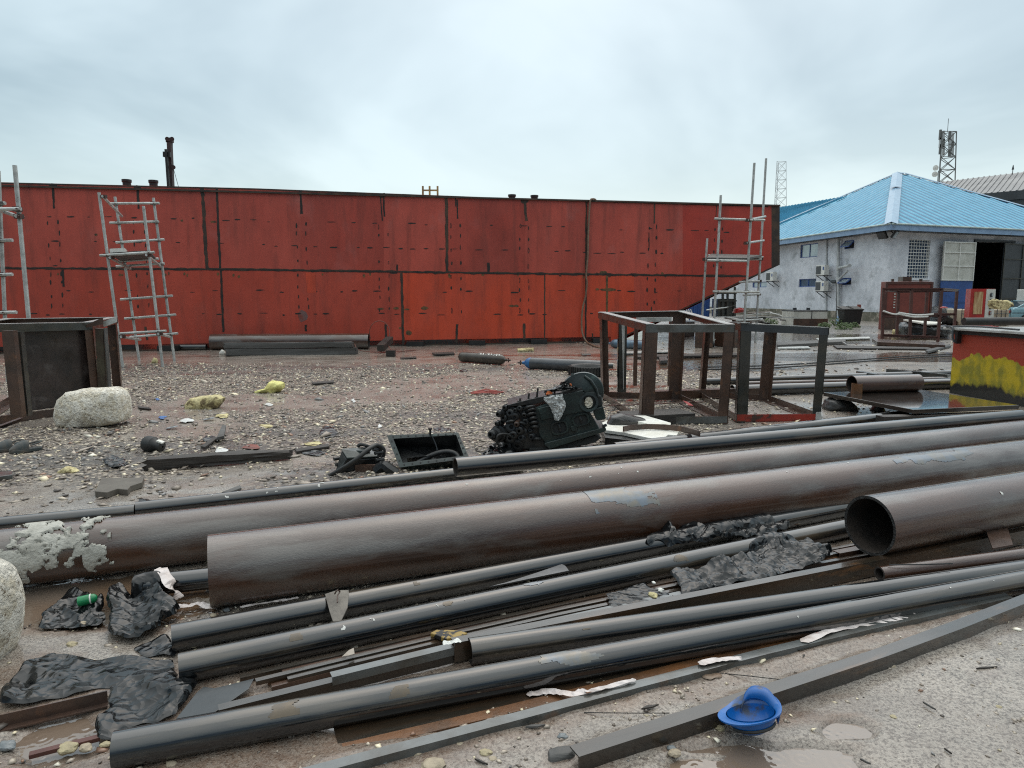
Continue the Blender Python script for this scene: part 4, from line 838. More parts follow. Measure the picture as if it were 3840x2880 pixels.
pipe('I', 641, 2342, 3800, 1756, .057, 'black pipe lying directly below the thick brown pipe', BK)
pipe('J', 667, 2449, 3140, 1951, .0585, 'black pipe second below the thick brown pipe, white paint specks on top', BK, ext=.6)
pipe('K', 511, 2156, 1300, 2076, .055, 'short black pipe end poking out from beneath the thick brown pipe', BK)
pipe('L', 1756, 2391, 3840, 2097, .054, 'grey black pipe with open left end beside the red tipped tape', BK, ext=1.2)
pipe('M', 430, 2738, 3840, 2134, .0585, 'long black pipe nearest the camera with dull rust scratches', BK, ext=1.3)
pipe('N', 3290, 2124, 3840, 2054, .036, 'small rusty brown pipe with open left end on the right', BR, ext=1., zc=.09)
def patch(key, sa, sb, aa, ab, th, m_, seed, thick=.004, cell_=.012, freq=9., name='cement_splatter', stretch=1.):
    o, c, u, wv, r, L = PIPES[key]; ns = int((sb-sa)/cell_); na = max(3, int((ab-aa)*r/cell_)); mb = MB(); idx = {}
    S, Aa = np.meshgrid(np.linspace(sa, sb, ns+1), np.linspace(aa, ab, na+1)); v = fbm(S*freq*stretch, Aa*r*freq, seed, 4)
    env = np.minimum(1, 3.5*np.minimum((S-sa)/(sb-sa), (sb-S)/(sb-sa)))*np.minimum(1, 4*np.minimum((Aa-aa)/(ab-aa), (ab-Aa)/(ab-aa)))
    v = v*(.72+.28*env); hh = np.clip((v-th)*.35, 0, thick)+.0015
    def P(i, j):
        if (i, j) not in idx: a = Aa[j, i]; rr_ = r+hh[j, i]; idx[(i, j)] = len(mb.v); mb.v.append(Vector((S[j, i], math.cos(a)*rr_, math.sin(a)*rr_)))
        return idx[(i, j)]
    for i in range(ns):
        for j in range(na):
            if v[j:j+2, i:i+2].mean() > th: mb.f.append([P(i, j), P(i+1, j), P(i+1, j+1), P(i, j+1)]); mb.m.append(0)
    if mb.f:
        q = mb.build(name, m_, smooth=True, origin=(0, 0, 0)); q.parent = o; return q
m_cement = mat('dried_cement', (.47, .46, .41), (.33, .32, .28), 9, rough=.75, bump=1., bscale=40, bdist=.012)
m_spk = mat('white_paint_specks', (.66, .66, .62), None, 9, rough=.5)
def s_at(key, x, y):
    o, c, u, wv, r, L = PIPES[key]; d = ray(x, y); n = u.cross(UP)
    # closest approach of the viewing ray to the axis
    k = d-u*d.dot(u); w0 = c-CAM; t = (w0-u*w0.dot(u)).dot(k)/k.length_squared; return (CAM+d*t-c).dot(u)
def rough_beam(name, label, cat, a, b, wd, ht, m_, seed, z0=.0, amp=.012, group=None, n=46, taper=1.):
    # split timber: a long box whose faces follow the grain, ends broken
    d = (b-a); L = d.length; d.normalize(); sd = d.cross(UP).normalized(); mb = MB(); K = 20; ring = []
    for k in range(K):
        t = k/K*4; s = int(t); f = t-s; cs = [(-1, -1), (1, -1), (1, 1), (-1, 1)]; p, q_ = cs[s], cs[(s+1) % 4]; ring.append((p[0]+(q_[0]-p[0])*f, p[1]+(q_[1]-p[1])*f))
    for i in range(n+1):
        u = i/n; c = a+d*(L*u)+UP*(z0+ht/2)
        for k, (x, y) in enumerate(ring):
            g = fbm(np.array([u*5+seed]), np.array([k*1.7+seed]), seed, 3)[0]-.5; g2 = vn(u*1.6+seed, k*.25, seed+3)-.5; w_ = (1-(1-taper)*u)
            e = 0 if 0 < i < n else (vn(k*2.3, seed+i, 5)-.5)*.08
            v = c+sd*(x*wd/2*w_)+UP*(y*ht/2*w_)+(sd*x+UP*y)*(g*amp*2+g2*amp*2)+d*e; v.z = max(v.z, z0+.001); mb.v.append(v)
    for i in range(n):
        for k in range(K): mb.f.append([i*K+k, i*K+(k+1) % K, (i+1)*K+(k+1) % K, (i+1)*K+k]); mb.m.append(0)
    mb.f += [[k for k in range(K)][::-1], [n*K+k for k in range(K)]]; mb.m += [0, 0]
    o = mb.build(name, m_, smooth=32, origin=(0, 0, 0)); an = math.atan2(d.y, d.x); o.data.transform(Matrix.Rotation(-an, 4, 'Z') @ Matrix.Translation(-a)); o.location = a; o.rotation_euler = (0, 0, an); return tag(o, label, cat, group)
# ------------------------------------------------------------------ scaffold towers
def zo(x, y, ox, oy, k=960/2212): return (ox+x*k, oy+y*k)
def scaff(name, label, Yf, Yb, poles, rails, cross, r, boards=(), wheels=()):
    b0 = poles[0]; Pb = yp(b0[2], b0[3], Yf if b0[4] == 'f' else Yb); q = empty(name, z_(Pb, 0), label, 'scaffold', 'scaffold towers beside the barge')
    Yof = {'f': Yf, 'b': Yb}
    lines = []
    for x0, y0, x1, y1, k in poles:
        a = yp(x0, y0, Yof[k]); b = yp(x1, y1, Yof[k]); b = b+(b-a)*((b.z)/(a.z-b.z)) if a.z > b.z else b; b.z = max(b.z, 0.); lines.append((a, b))
        mb = MB(); mb.tube(b, a, r, 12); mb.build('upright', m_galv, q, smooth=True)
    def clamp(P):
        mb = MB(); mb.box(P, (r*3.2, r*2.9, r*2.3)); mb.tube(P+Vector((r*1.2, -r*2.6, 0)), P+Vector((r*1.2, r*2, 0)), r*.35, 6); mb.build('clamp', m_clamp, q)
    for x0, y0, x1, y1, k in rails:
        off = -2.1*r if k == 'f' else -2.1*r; a = yp(x0, y0, Yof[k]+off); b = yp(x1, y1, Yof[k]+off); mb = MB(); mb.tube(a, b, r*.92, 12); mb.build('rail', m_galv, q, smooth=True)
        for pa, pb in lines:
            if abs(pa.y-Yof[k]) > .05: continue
            for _ in (0,):
                t = (pa.z-(a.z+b.z)/2)/(pa.z-pb.z) if pa.z > pb.z else 0
                if 0 < t < 1:
                    xx = pa.x+(pb.x-pa.x)*t; u = (xx-a.x)/(b.x-a.x)
                    if -.02 < u < 1.02: clamp(Vector((xx, Yof[k]-r, a.z+(b.z-a.z)*u)))
    for x0, y0, k0, x1, y1, k1 in cross:
        a = yp(x0, y0, Yof[k0]-r*3); b = yp(x1, y1, Yof[k1]+r*1); mb = MB(); mb.tube(a, b, r*.92, 12); mb.build('transom', m_galv, q, smooth=True); clamp(a+Vector((0, .05, 0)))
    for pts, hh, mt in boards:
        c = [yp(x, y, Yof[k]) for x, y, k in pts]; mb = MB(); mb.prism(c, (0, 0, hh)); mb.build('platform_board', mt, q)
    for x, y, k in wheels:
        P = yp(x, y, Yof[k]); P.z = .09; mb = MB(); mb.tube(P+Vector((-.03, 0, 0)), P+Vector((.03, 0, 0)), .09, 18); mb.build('castor_wheel', m_rubber, q); mb = MB(); mb.bar(P+Vector((-.06, 0, 0)), P+Vector((-.06, 0, .14)), .05, .03); mb.bar(P+Vector((-.07, 0, .14)), P+Vector((.07, 0, .14)), .06, .03); mb.build('castor_fork', m_galv, q)
    return q
Yf1, Yb1 = gp(500, 1376).y, gp(500, 1358).y+.35
scaff('scaffold_tower', 'tall leaning scaffold tower with plank platform before the left part of the hull', Yf1, Yb1,
 [(371, 722, 460, 1373, 'f'), (538, 773, 609, 1366, 'f'), (431, 738, 523, 1358, 'b'), (575, 742, 654, 1352, 'b')],
 [(414, 763, 598, 762, 'b'), (412, 836, 595, 831, 'b'), (435, 909, 616, 898, 'b'), (375, 958, 579, 946, 'f'), (436, 999, 616, 988, 'b'), (445, 980, 594, 970, 'b'), (452, 1123, 647, 1109, 'b'), (467, 1195, 659, 1180, 'b'), (451, 1251, 623, 1241, 'f'), (488, 1264, 667, 1250, 'b')],
 [(384, 736, 'f', 457, 811, 'b'), (412, 966, 'f', 488, 1008, 'b'), (549, 956, 'f', 605, 1001, 'b'), (454, 1263, 'f', 526, 1274, 'b'), (594, 1252, 'f', 640, 1264, 'b')], .030,
 [([(412, 953, 'f'), (560, 944, 'f'), (585, 972, 'b'), (455, 982, 'b')], .03, m_woodgrey), ([(412, 951, 'f'), (468, 948, 'f'), (478, 955, 'b'), (425, 958, 'b')], .10, m_white)])
Yf0 = gp(100, 1470).y; Yb0 = Yf0+1.3
scaff('scaffold_tower', 'near scaffold tower cut by the left edge of the photo, behind the steel box frame', Yf0, Yb0,
 [(55, 620, 131, 1450, 'f'), (-6, 640, 30, 1440, 'b'), (-170, 640, -90, 1450, 'f'), (-210, 640, -140, 1440, 'b')],
 [(-190, 788, 78, 783, 'f'), (-190, 765, 20, 762, 'b'), (-160, 904, 47, 901, 'b'), (-150, 1032, 47, 1029, 'b'), (-150, 1173, 62, 1171, 'b')],
 [(62, 810, 'f', -20, 783, 'b')], .031, [([(-190, 760, 'f'), (12, 765, 'f'), (-10, 752, 'b'), (-190, 750, 'b')], .04, m_woodgrey)])
Yf2, Yb2 = gp(2700, 1302).y, gp(2700, 1292).y+.9
scaff('scaffold_tower', 'wheeled scaffold tower at the sloping right end of the hull', Yf2, Yb2,
 [(2703, 732, 2673, 1290, 'f'), (2829, 611, 2785, 1300, 'f'), (2652, 894, 2629, 1250, 'b'), (2873, 594, 2834, 1262, 'b')],
 [(2679, 820, 2868, 826, 'f'), (2643, 976, 2800, 979, 'f'), (2673, 1093, 2847, 1095, 'f'), (2655, 958, 2862, 965, 'b'), (2770, 1058, 2848, 1054, 'b'), (2640, 975, 2857, 972, 'b'), (2786, 1107, 2851, 1103, 'b'), (2760, 1202, 2860, 1198, 'b')],
 [(2805, 825, 'f', 2870, 812, 'b'), (2800, 911, 'f', 2864, 902, 'b'), (2645, 972, 'f', 2705, 961, 'b')], .036,
 [([(2650, 972, 'f'), (2800, 974, 'f'), (2858, 962, 'b'), (2668, 957, 'b')], .05, m_woodgrey)], [(2673, 1295, 'f'), (2785, 1300, 'f')])

# ------------------------------------------------------------------ open steel frames made of angle and channel
m_flange = mat('pale_sky_sheen_steel', (.46, .47, .46), (.34, .33, .31), 6, rough=.4, rough2=.55, coat=.6, coatr=.2)  # sky sheen on upward faces put into the pale base colour
def frame_thing(name, label, cat, G, T, legw, bh, mats, top_m, bot_m, extra=None, flange=.10, group='open steel support frames'):
    # G ground px of corners (FL, FR, BR, BL), T top px; each rail and leg is a part
    g = [gp(x, y) for x, y in G]; t = [yp(x, y, p.y) for (x, y), p in zip(T, g)]; q = empty(name, g[0], label, cat, group)
    cen = sum(g, Vector())/4
    for k in range(4):
        ins = z_(cen-g[k], 0).normalized(); d1 = z_(g[(k+1) % 4]-g[k], 0).normalized(); d2 = z_(g[k-1]-g[k], 0).normalized()
        mb = MB(); a, b = g[k], t[k]; w_ = legw; th = .009
        for dd, w2 in ((d1, w_), (d2, w_*.8)):
            p = [a, a+dd*w2, b+dd*w2, b]; nn = (d2 if dd is d1 else d1)*th; mb.prism(p, nn)
        mb.build('leg', mats[k], q)
    tm, bm_ = top_m, bot_m
    for k in range(4):
        a, b = t[k], t[(k+1) % 4]; mb = MB(); d = (b-a).normalized(); inn = z_(cen-(a+b)/2, 0); inn = (inn-d*inn.dot(d)).normalized()
        a_, b_ = a-d*.004*(k+1), b+d*.004*(k+1); dz = UP*.0035*k; o_ = -inn*(.003+.0015*k)
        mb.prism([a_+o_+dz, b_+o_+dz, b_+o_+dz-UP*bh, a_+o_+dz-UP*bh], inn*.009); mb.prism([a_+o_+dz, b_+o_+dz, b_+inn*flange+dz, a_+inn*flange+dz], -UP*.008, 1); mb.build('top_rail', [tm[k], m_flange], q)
        a, b = g[k], g[(k+1) % 4]; mb = MB()
        if bm_[k] is None: continue
        a_, b_ = a-d*.004*(k+1), b+d*.004*(k+1); mb.prism([a_+o_+UP*(.008+.002*k), b_+o_+UP*(.008+.002*k), b_+o_+UP*bh, a_+o_+UP*bh], inn*.009); mb.prism([a_+o_+UP*(.004+.002*k), b_+o_+UP*(.004+.002*k), b_+inn*flange+UP*(.004+.002*k), a_+inn*flange+UP*(.004+.002*k)], UP*.008); mb.build('bottom_rail', bm_[k], q)
    return q, g, t
q, g, t = frame_thing('open_steel_frame', 'rusty open steel frame with a grey galvanised front rail, nearest the engine', 'steel frame',
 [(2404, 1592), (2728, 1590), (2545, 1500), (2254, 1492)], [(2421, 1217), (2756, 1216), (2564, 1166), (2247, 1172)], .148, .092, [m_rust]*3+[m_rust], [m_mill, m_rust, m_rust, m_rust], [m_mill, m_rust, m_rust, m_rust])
mb = MB(); a = gp(2316, 1478); mb.prism([a, a+Vector((.13, 0, 0)), yp(2352, 1200, a.y), yp(2320, 1200, a.y)], (0, .01, 0)); mb.prism([a, a+Vector((0, .1, 0)), yp(2320, 1200, a.y)+Vector((0, .1, 0)), yp(2320, 1200, a.y)], (.01, 0, 0)); o = mb.build('middle_leg', m_darksteel, q)
mb = MB(); a = yp(2336, 1215, gp(2316, 1478).y-.012); b = yp(2340, 1460, gp(2316, 1478).y-.012); mb.quad(a-Vector((.02, 0, 0)), a+Vector((.03, 0, 0)), b+Vector((-.005, 0, 0)), b-Vector((.012, 0, 0))); mb.build('paint_drip', m_galv, q)
mb = MB(); a = gp(2548, 1490); mb.prism([yp(2545, 1380, a.y-.03), yp(2552, 1380, a.y-.03), yp(2536, 1490, a.y-.03), yp(2528, 1490, a.y-.03)], (0, .004, 0)); mb.prism([gp(2560, 1502, .095), gp(2580, 1508, .095), gp(2600, 1522, .095), gp(2582, 1520, .095)], (0, 0, .003)); mb.build('red_paint', m_red, q)
q2, g2, t2 = frame_thing('open_steel_frame', 'dark open steel frame with a worn red bottom rail, right of the galvanised one', 'steel frame',
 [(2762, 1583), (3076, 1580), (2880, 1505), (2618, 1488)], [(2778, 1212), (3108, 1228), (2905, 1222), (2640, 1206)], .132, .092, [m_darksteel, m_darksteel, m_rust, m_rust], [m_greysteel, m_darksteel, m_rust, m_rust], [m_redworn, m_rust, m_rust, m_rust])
mb = MB(); a = yp(3060, 1545, g2[1].y-.012); mb.prism([a, a+Vector((.06, 0, 0)), a+Vector((.08, 0, -.11)), a+Vector((.0, 0, -.11))], (0, .004, 0)); mb.build('gusset', m_galv, q2)
# galvanised rail of a third frame seen through the first
mb = MB(); a = yp(2386, 1200, 11.6); b = yp(2517, 1197, 11.6); mb.bar(a, b, .08, .07); q3 = empty('open_steel_frame', z_(a, 0), 'third frame with pale galvanised top rail, glimpsed through the front frame', 'steel frame', 'open steel support frames'); mb.build('top_rail', m_galv, q3)
for p in (a, b): mb = MB(); mb.bar(z_(p, 0), p-UP*.03, .06, .06, up=(0, 1, 0)); mb.build('leg', m_rust, q3)
def bar_thing(name, label, cat, pts, w_, h_, m_, z=0., kind='bar', group=None, flip=1, t=.006):
    P = [gp(x, y, z) for x, y in pts]; mb = MB()
    for a, b in zip(P, P[1:]):
        if kind == 'bar': mb.bar(a-UP*h_/2, b-UP*h_/2, w_, h_)
        elif kind == 'angle': mb.angle(a, b, w_, h_, t, flip=flip)
        elif kind == 'chan': mb.chan(a, b, w_, h_, t, flip=flip)
    o = mb.build(name, m_); return tag(o, label, cat, group)
bar_thing('channel_beam', 'dark channel beam on the ground behind the open frames', 'steel beam', [(2442, 1466), (2860, 1452)], .16, .13, m_rust, .13)
bar_thing('timber_block', 'wet dark timber slab lying inside the galvanised frame', 'timber', [(2340, 1552), (2575, 1540)], .4, .1, m_wood, .12)
bar_thing('flat_bar', 'thin steel flat leaning on the bottom rail inside the frame', 'steel bar', [(2270, 1520), (2640, 1505)], .06, .01, m_rust, .07)
# ------------------------------------------------------------------ plated box frame at the left
G = [(-120, 1610), (378, 1538), (462, 1478), (60, 1500)]; T = [(-120, 1216), (345, 1208), (437, 1190), (20, 1196)]
q, g, t = frame_thing('box_frame', 'brown steel box frame with plate panel behind the big pale concrete lump', 'steel frame', G, T, .13, .10, [m_rust, m_rust, m_rust, m_rust], [m_darksteel, m_rust, m_rust, m_rust], [m_rust, m_rust, m_rust, m_rust], group=None)
mb = MB(); d = (g[1]-g[0]).normalized(); n = Vector((-d.y, d.x, 0)); n = n if n.y > 0 else -n
a = g[0]+d*.65+n*.10; b = g[1]-d*.02+n*.10
mb.prism([a+UP*.1, b+UP*.1, z_(b, t[1].z-.08)+UP*0, z_(a, t[0].z-.08)], n*.01); mb.build('panel', mat('mottled_brown_plate', (.050, .036, .032), (.028, .022, .020), 3, rough=.25, rough2=.5, metal=.2, bump=.2, c3=(.075, .062, .058), s3=5, t3=(.55, .66), coat=.3), q)
def vbar(x0, y0, x1, y1, Yd, w_, m_, nm='post', dp=.07): mb = MB(); a = yp(x0, y0, Yd); b = yp(x1, y1, Yd); mb.prism([a, a+Vector((w_, 0, 0)), b+Vector((w_, 0, 0)), b], (0, dp, 0)); return mb.build(nm, m_, q)
vbar(5, 1240, 40, 1566, g[0].y-.05, .13, m_rust); vbar(52, 1245, 84, 1560, g[0].y+.10, .07, m_darksteel)
vbar(356, 1232, 371, 1535, g[1].y-.02, .10, mat('olive_stained_steel', (.075, .065, .042), (.05, .035, .025), 6, rough=.5, c3=(.22, .05, .03), s3=9, t3=(.64, .7), bump=.4))
vbar(388, 1230, 408, 1500, g[1].y-.03, .012, m_woodgrey)
mb = MB(); a = yp(302, 1228, g[1].y-.08); b = yp(385, 1190, g[1].y-.08); mb.prism([a, b, b+Vector((0, 0, -.09)), a+Vector((.02, 0, -.012))], (0, .01, 0)); mb.build('corner_gusset', m_rust, q)
mb = MB(); mb.prism([yp(381, 1207, g[1].y-.03), yp(437, 1188, g[1].y-.03), yp(437, 1208, g[1].y-.03), yp(390, 1226, g[1].y-.03)], (0, .01, 0)); mb.build('white_painted_corner', m_galv, q)
mb = MB(); a = gp(-20, 1600, .02); mb.angle(a, gp(80, 1563, .10), .08, .05); mb.build('base_angle', m_rust, q)
# ------------------------------------------------------------------ gas cylinders
def cyl(pa, pb, r, mats, label, cap_end='b', oncap=None):
    a = gp(*pa); b = gp(*pb); a.z = b.z = r+.004; d = (b-a).normalized(); L = (b-a).length
    q = empty('gas_cylinder', z_((a+b)/2, 0), label, 'gas cylinder', 'gas cylinders lying on the yard')
    if cap_end == 'a': a, b = b, a; d = -d
    mb = MB(); mb.lathe(a, b, [(0, r*.1), (0, r*.7), (.03, r*.95), (.07, r), (L-r*1.3, r)], 28); mb.build('body', mats[0], q, smooth=True)
    mb = MB(); mb.lathe(a, b, [(L-r*1.3, r), (L-r*.9, r*.96), (L-r*.45, r*.78), (L-r*.1, r*.45), (L, r*.28), (L+.05, r*.26), (L+.05, r*.05)], 28); mb.build('shoulder', mats[1], q, smooth=True)
    mb = MB(); mb.tube(b+d*.04, b+d*.16, r*.17, 10); mb.tube(b+d*.10-Vector((0, 0, r*.4)), b+d*.10+Vector((0, 0, r*.4)), r*.12, 8); mb.build('valve', m_rust, q)
    return q, a, b, d, L
q, a, b, d, L = cyl((1727, 1357), (1893, 1370), .115, (m_cyl_brown, m_cyl_brown), 'olive brown gas cylinder with white chalk scrawl on its side')
# chalk lettering (illegible hand scrawl) as raised paint strokes on the upper side
mb = MB(); r_ = .1165; sdv = d.cross(UP)
def oncyl(s, ang): return a+d*s+(sdv*math.cos(ang)+UP*math.sin(ang))*r_
strokes = [[(.48, .9), (.52, 1.3), (.55, 1.6)], [(.55, 1.6), (.60, .9)], [(.62, 1.5), (.66, .9), (.70, 1.3)], [(.72, .9), (.76, 1.6), (.80, .9)], [(.83, 1.5), (.86, 1.0), (.90, 1.45)], [(.92, .8), (.95, 1.5)], [(.97, 1.5), (1.0, .8), (1.03, 1.5), (1.06, .9)]]
for st in strokes:
    for (s0, a0), (s1, a1) in zip(st, st[1:]):
        s0, s1 = s0*L/1.15, s1*L/1.15; sg = 1 if math.cos(.9)*sdv.y < 0 else -1
        f = (lambda a_: a_) if sdv.y < 0 else (lambda a_: math.pi-a_)
        for k in range(4):
            p = oncyl(s0+(s1-s0)*k/4, f(a0+(a1-a0)*k/4)); p2 = oncyl(s0+(s1-s0)*(k+1)/4, f(a0+(a1-a0)*(k+1)/4)); mb.bar(p, p2, .018, .003)
mb.build('chalk_marking', m_white, q)
q, *_ = cyl((1968, 1383), (2262, 1399), .120, (m_cyl_grey, m_cyl_blue), 'worn grey gas cylinder with a bright blue shoulder', 'a')
q, *_ = cyl((2290, 1305), (2420, 1312), .13, (m_steelblue, m_steelblue), 'blue grey gas cylinder seen between the frame legs by the hull', 'a')
mb = MB(); a = gp(2020, 1368, .06); b = gp(2300, 1372, .06); mb.tube(a, b, .06, 16); o = mb.build('steel_pipe', m_pipe_black, smooth=True); tag(o, 'thin grey pipe lying behind the blue shouldered gas cylinder', 'pipe')
# tyre lying flat
c = gp(2205, 1408); q = empty('tyre', c, 'worn truck tyre lying flat behind the open steel frame', 'tyre'); mb = MB(); pr = [(.24, .02), (.33, 0), (.355, .03), (.36, .10), (.355, .17), (.33, .20), (.25, .19), (.22, .15), (.22, .05), (.24, .02)]; n = 40
b0 = 0
for i in range(n):
    a_ = 2*math.pi*i/n; mb.v += [c+Vector((math.cos(a_)*r_, math.sin(a_)*r_, z)) for r_, z in pr]
for i in range(n):
    for k in range(len(pr)-1): j = (i+1) % n; w_ = len(pr); mb.f.append([i*w_+k, j*w_+k, j*w_+k+1, i*w_+k+1]); mb.m.append(0)
for i in range(n*1): a_ = 2*math.pi*(i+.5)/n; mb.box(c+Vector((math.cos(a_)*.362, math.sin(a_)*.362, .10)), (.03, .022, .17), Matrix.Rotation(a_, 3, 'Z'))
mb.build('tread', m_rubber, q); mb = MB(); n2 = 24; mb.add([c+Vector((math.cos(2*math.pi*i/n2)*.24, math.sin(2*math.pi*i/n2)*.24, .08)) for i in range(n2)], [tuple(range(n2))]); mb.build('trapped_water', m_water, q)
# ------------------------------------------------------------------ along the foot of the hull
def free_pipe(pa, pb, r, m_, label, wall=.01, zc=None, za=None, name='steel_pipe', group=None, mi=None):
    zc = r if zc is None else zc; a = gp(*pa, zc-r if za is None else za); b = gp(*pb, zc-r if za is None else za); a.z = b.z = zc; d = (b-a).normalized(); L = (b-a).length; mb = MB(); n = 32; rr2 = r-wall
    mb.lathe(a, b, [(0, rr2), (0, r), (L, r), (L, rr2), (0, rr2)], n); 
    k = 4*n; mb.m[-n:] = [1]*n
    o = mb.build(name, [m_, mi or m_pipe_in], smooth=45); return tag(o, label, 'pipe', group)
free_pipe((795, 1312), (1384, 1309), .225, m_pipe_brown, 'thick dark brown pipe lying against the foot of the hull')
free_pipe((563, 1314), (775, 1313), .085, m_pipe_black, 'short black pipe lying at the foot of the hull behind the scaffold')
for i, (xa, xb, yb, h, lb) in enumerate(((850, 1337, 1331, .17, 'lower thick black timber beam stacked before the pipe by the hull'), (848, 1322, 1310, .15, 'upper thick black timber beam stacked before the pipe by the hull'))):
    a = gp(xa, yb+1, 0); b = gp(xb, yb-3, 0); y0 = a.y; z0 = 0.0 if i == 0 else .178; a = gp(850, 1332); b = gp(1337, 1328); d = b-a; a, b = a+d*(.0 if i == 0 else -.003), b-d*(0 if i == 0 else .03)
    rough_beam('timber_beam', lb, 'timber beam', z_(a, 0), z_(b, 0), .22-.02*i, h, m_woodgrey, 20+i, z0=z0, amp=.012, group='timber beams by the hull')
mb = MB(); P = hw(1425, 1265, .35); n = 30; c = gp(1425, 1312); c.z = .45
mb.path([c+Vector((.28*math.cos(a_), .05*math.sin(a_*2), .36*math.sin(a_)))for a_ in [R(205-i*10) for i in range(26)]]+[gp(1470, 1318, .1), gp(1500, 1318, .02), gp(1560, 1312, .02)], .012, 6); mb.path(smooth_pts([gp(1330, 1290, .25), gp(1345, 1312, .1), gp(1400, 1320, .02), gp(1440, 1316, .05)]), .012, 6)
o = mb.build('cable', m_cable, smooth=True); tag(o, 'looped red brown cable standing up beside the thick pipe at the hull', 'cable')
q = empty('timber_offcut', gp(1450, 1324), 'short broken timber offcut under the looped cable', 'timber'); mb = MB(); mb.bar(gp(1428, 1322, .02)+UP*.12, gp(1462, 1310, .02)+UP*.28, .2, .16); mb.build('upper_piece', m_wood, q); mb = MB(); mb.bar(gp(1450, 1325, .08), gp(1482, 1325, .08), .16, .15); mb.build('lower_piece', m_wood, q)

# ------------------------------------------------------------------ lumps of rock, concrete and foam
def lump(name, label, cat, poly_px, ground_y, depth, m_, seed, z0=0., rnd=.22, bumpy=.02, n=22, group=None, zc=None, squash=1.):
    # a solid grown from its silhouette: section polygon at distance Y, swelling and closing front and back
    Yc = gp(poly_px[0][0], ground_y, z0).y+depth*.5; P = [yp(x, y, Yc) for x, y in poly_px]; c = sum(P, Vector())/len(P)
    # resample outline
    out_ = []; Lt = sum((P[i]-P[i-1]).length for i in range(len(P))); m = 64
    for i in range(len(P)):
        a, b = P[i], P[(i+1) % len(P)]; k = max(1, round(m*(b-a).length/Lt)); out_ += [a.lerp(b, j/k) for j in range(k)]
    K = len(out_); mb = MB(); rings = 11; rn = random.Random(seed); sh = rn.uniform(0, 99)
    for r_ in range(rings):
        t = -1+2*r_/(rings-1); s = (1-abs(t)**(1/rnd if rnd < 1 else 3))**(.5); s = max(s, .02)
        for p in out_:
            v = c+(p-c)*s; v.y = Yc+t*depth*.5
            nv = fbm(np.array([v.x*7+sh]), np.array([v.z*7+v.y*5+sh]), seed, 4)[0]-.5; nv2 = vn(v.x*22+sh, v.z*22+v.y*19, seed)-.5
            v = v+(v-z_(c, c.z)).normalized()*(nv*bumpy*2.2+nv2*bumpy*.8)*s; v.z = max(v.z, z0+.001); mb.v.append(v)
    for r_ in range(rings-1):
        for k in range(K): mb.f.append([r_*K+k, r_*K+(k+1) % K, (r_+1)*K+(k+1) % K, (r_+1)*K+k]); mb.m.append(0)
    mb.f.append(list(range(K))[::-1]); mb.m.append(0); mb.f.append([(rings-1)*K+k for k in range(K)]); mb.m.append(0)
    o = mb.build(name, m_, smooth=55); return tag(o, label, cat, group)
lump('concrete_lump', 'large pale rounded lump of concrete in front of the plated box frame', 'concrete block', [(240, 1598), (224, 1555), (230, 1520), (240, 1492), (268, 1468), (304, 1460), (380, 1456), (436, 1454), (462, 1468), (472, 1500), (474, 1556), (468, 1576), (436, 1588), (300, 1606), (258, 1608)], 1610, .5, m_conc, 5, bumpy=.016)
lump('concrete_lump', 'pale lump of rough concrete cut by the left edge of the photo', 'concrete block', [(-420, 2660), (-430, 2300), (-300, 2150), (-120, 2130), (-55, 2150), (-28, 2215), (-12, 2310), (-14, 2380), (-22, 2420), (-32, 2490), (-55, 2560), (-68, 2650), (-160, 2690)], 2640, .5, m_conc, 6, bumpy=.014)
lump('foam_lump', 'dirty yellow foam brick lying on the gravel left of centre', 'foam', [(696, 1540), (700, 1515), (722, 1492), (760, 1484), (815, 1481), (838, 1492), (836, 1506), (820, 1526), (806, 1535), (740, 1540)], 1536, .3, m_foam, 7, bumpy=.018)
lump('foam_lump', 'bright yellow torn foam scrap on the gravel near the hull', 'foam', [(952, 1478), (960, 1466), (992, 1460), (1006, 1443), (1015, 1427), (1035, 1430), (1060, 1438), (1062, 1455), (1040, 1476), (985, 1474)], 1476, .3, mat('bright_yellow_foam', (.80, .76, .30), (.62, .56, .20), 8, rough=.9, bump=1., bscale=22, bdist=.02), 8, bumpy=.03)
for x, y, w_, h_, mm, lb in ((633, 1307, 22, 20, m_foam, 'pale foam scrap sitting on the short black pipe by the scaffold'), (580, 1352, 22, 22, m_foam, 'small pointed yellow foam scrap by the scaffold feet'), (834, 1321, 24, 20, m_styro, 'white foam scrap at the left end of the stacked timbers'),
        (255, 1765, 70, 26, m_foam, 'flat yellowish foam lump in the wet mud left of the timber'), (1050, 2420, 1, 1, None, None)):
    if mm is None: continue
    lump('foam_scrap', lb, 'foam', [(x-w_*.5, y+h_*.5), (x-w_*.45, y), (x-w_*.1, y-h_*.5), (x+w_*.3, y-h_*.3), (x+w_*.5, y+h_*.1), (x+w_*.4, y+h_*.5)], y+h_*.5, .1, mm, x, bumpy=.008)
def slab(name, label, cat, px, z, th, m_, group=None):
    P = [gp(x, y, z) for x, y in px]; mb = MB(); mb.prism([p-UP*th for p in P], UP*th); return tag(bevel(mb.build(name, m_), .004), label, cat, group)
slab('stone_slab', 'flat broken brown slab on wet mud in front of the timber', 'slab', [(356, 1842), (380, 1792), (540, 1790), (533, 1808), (520, 1812), (490, 1822), (478, 1836), (440, 1832), (400, 1846)], .05, .046, m_slab)
rough_beam('timber_beam', 'long dark rough timber lying on the wet ground behind the pipes', 'timber beam', gp(550, 1762), gp(1088, 1722), .12, .095, m_wood, 3, amp=.014, taper=.8)
q = slab('wood_strip', 'thin split wood strip beyond the right end of the dark timber', 'timber', [(1105, 1682), (1230, 1664), (1236, 1672), (1112, 1692)], .03, .025, m_wood)
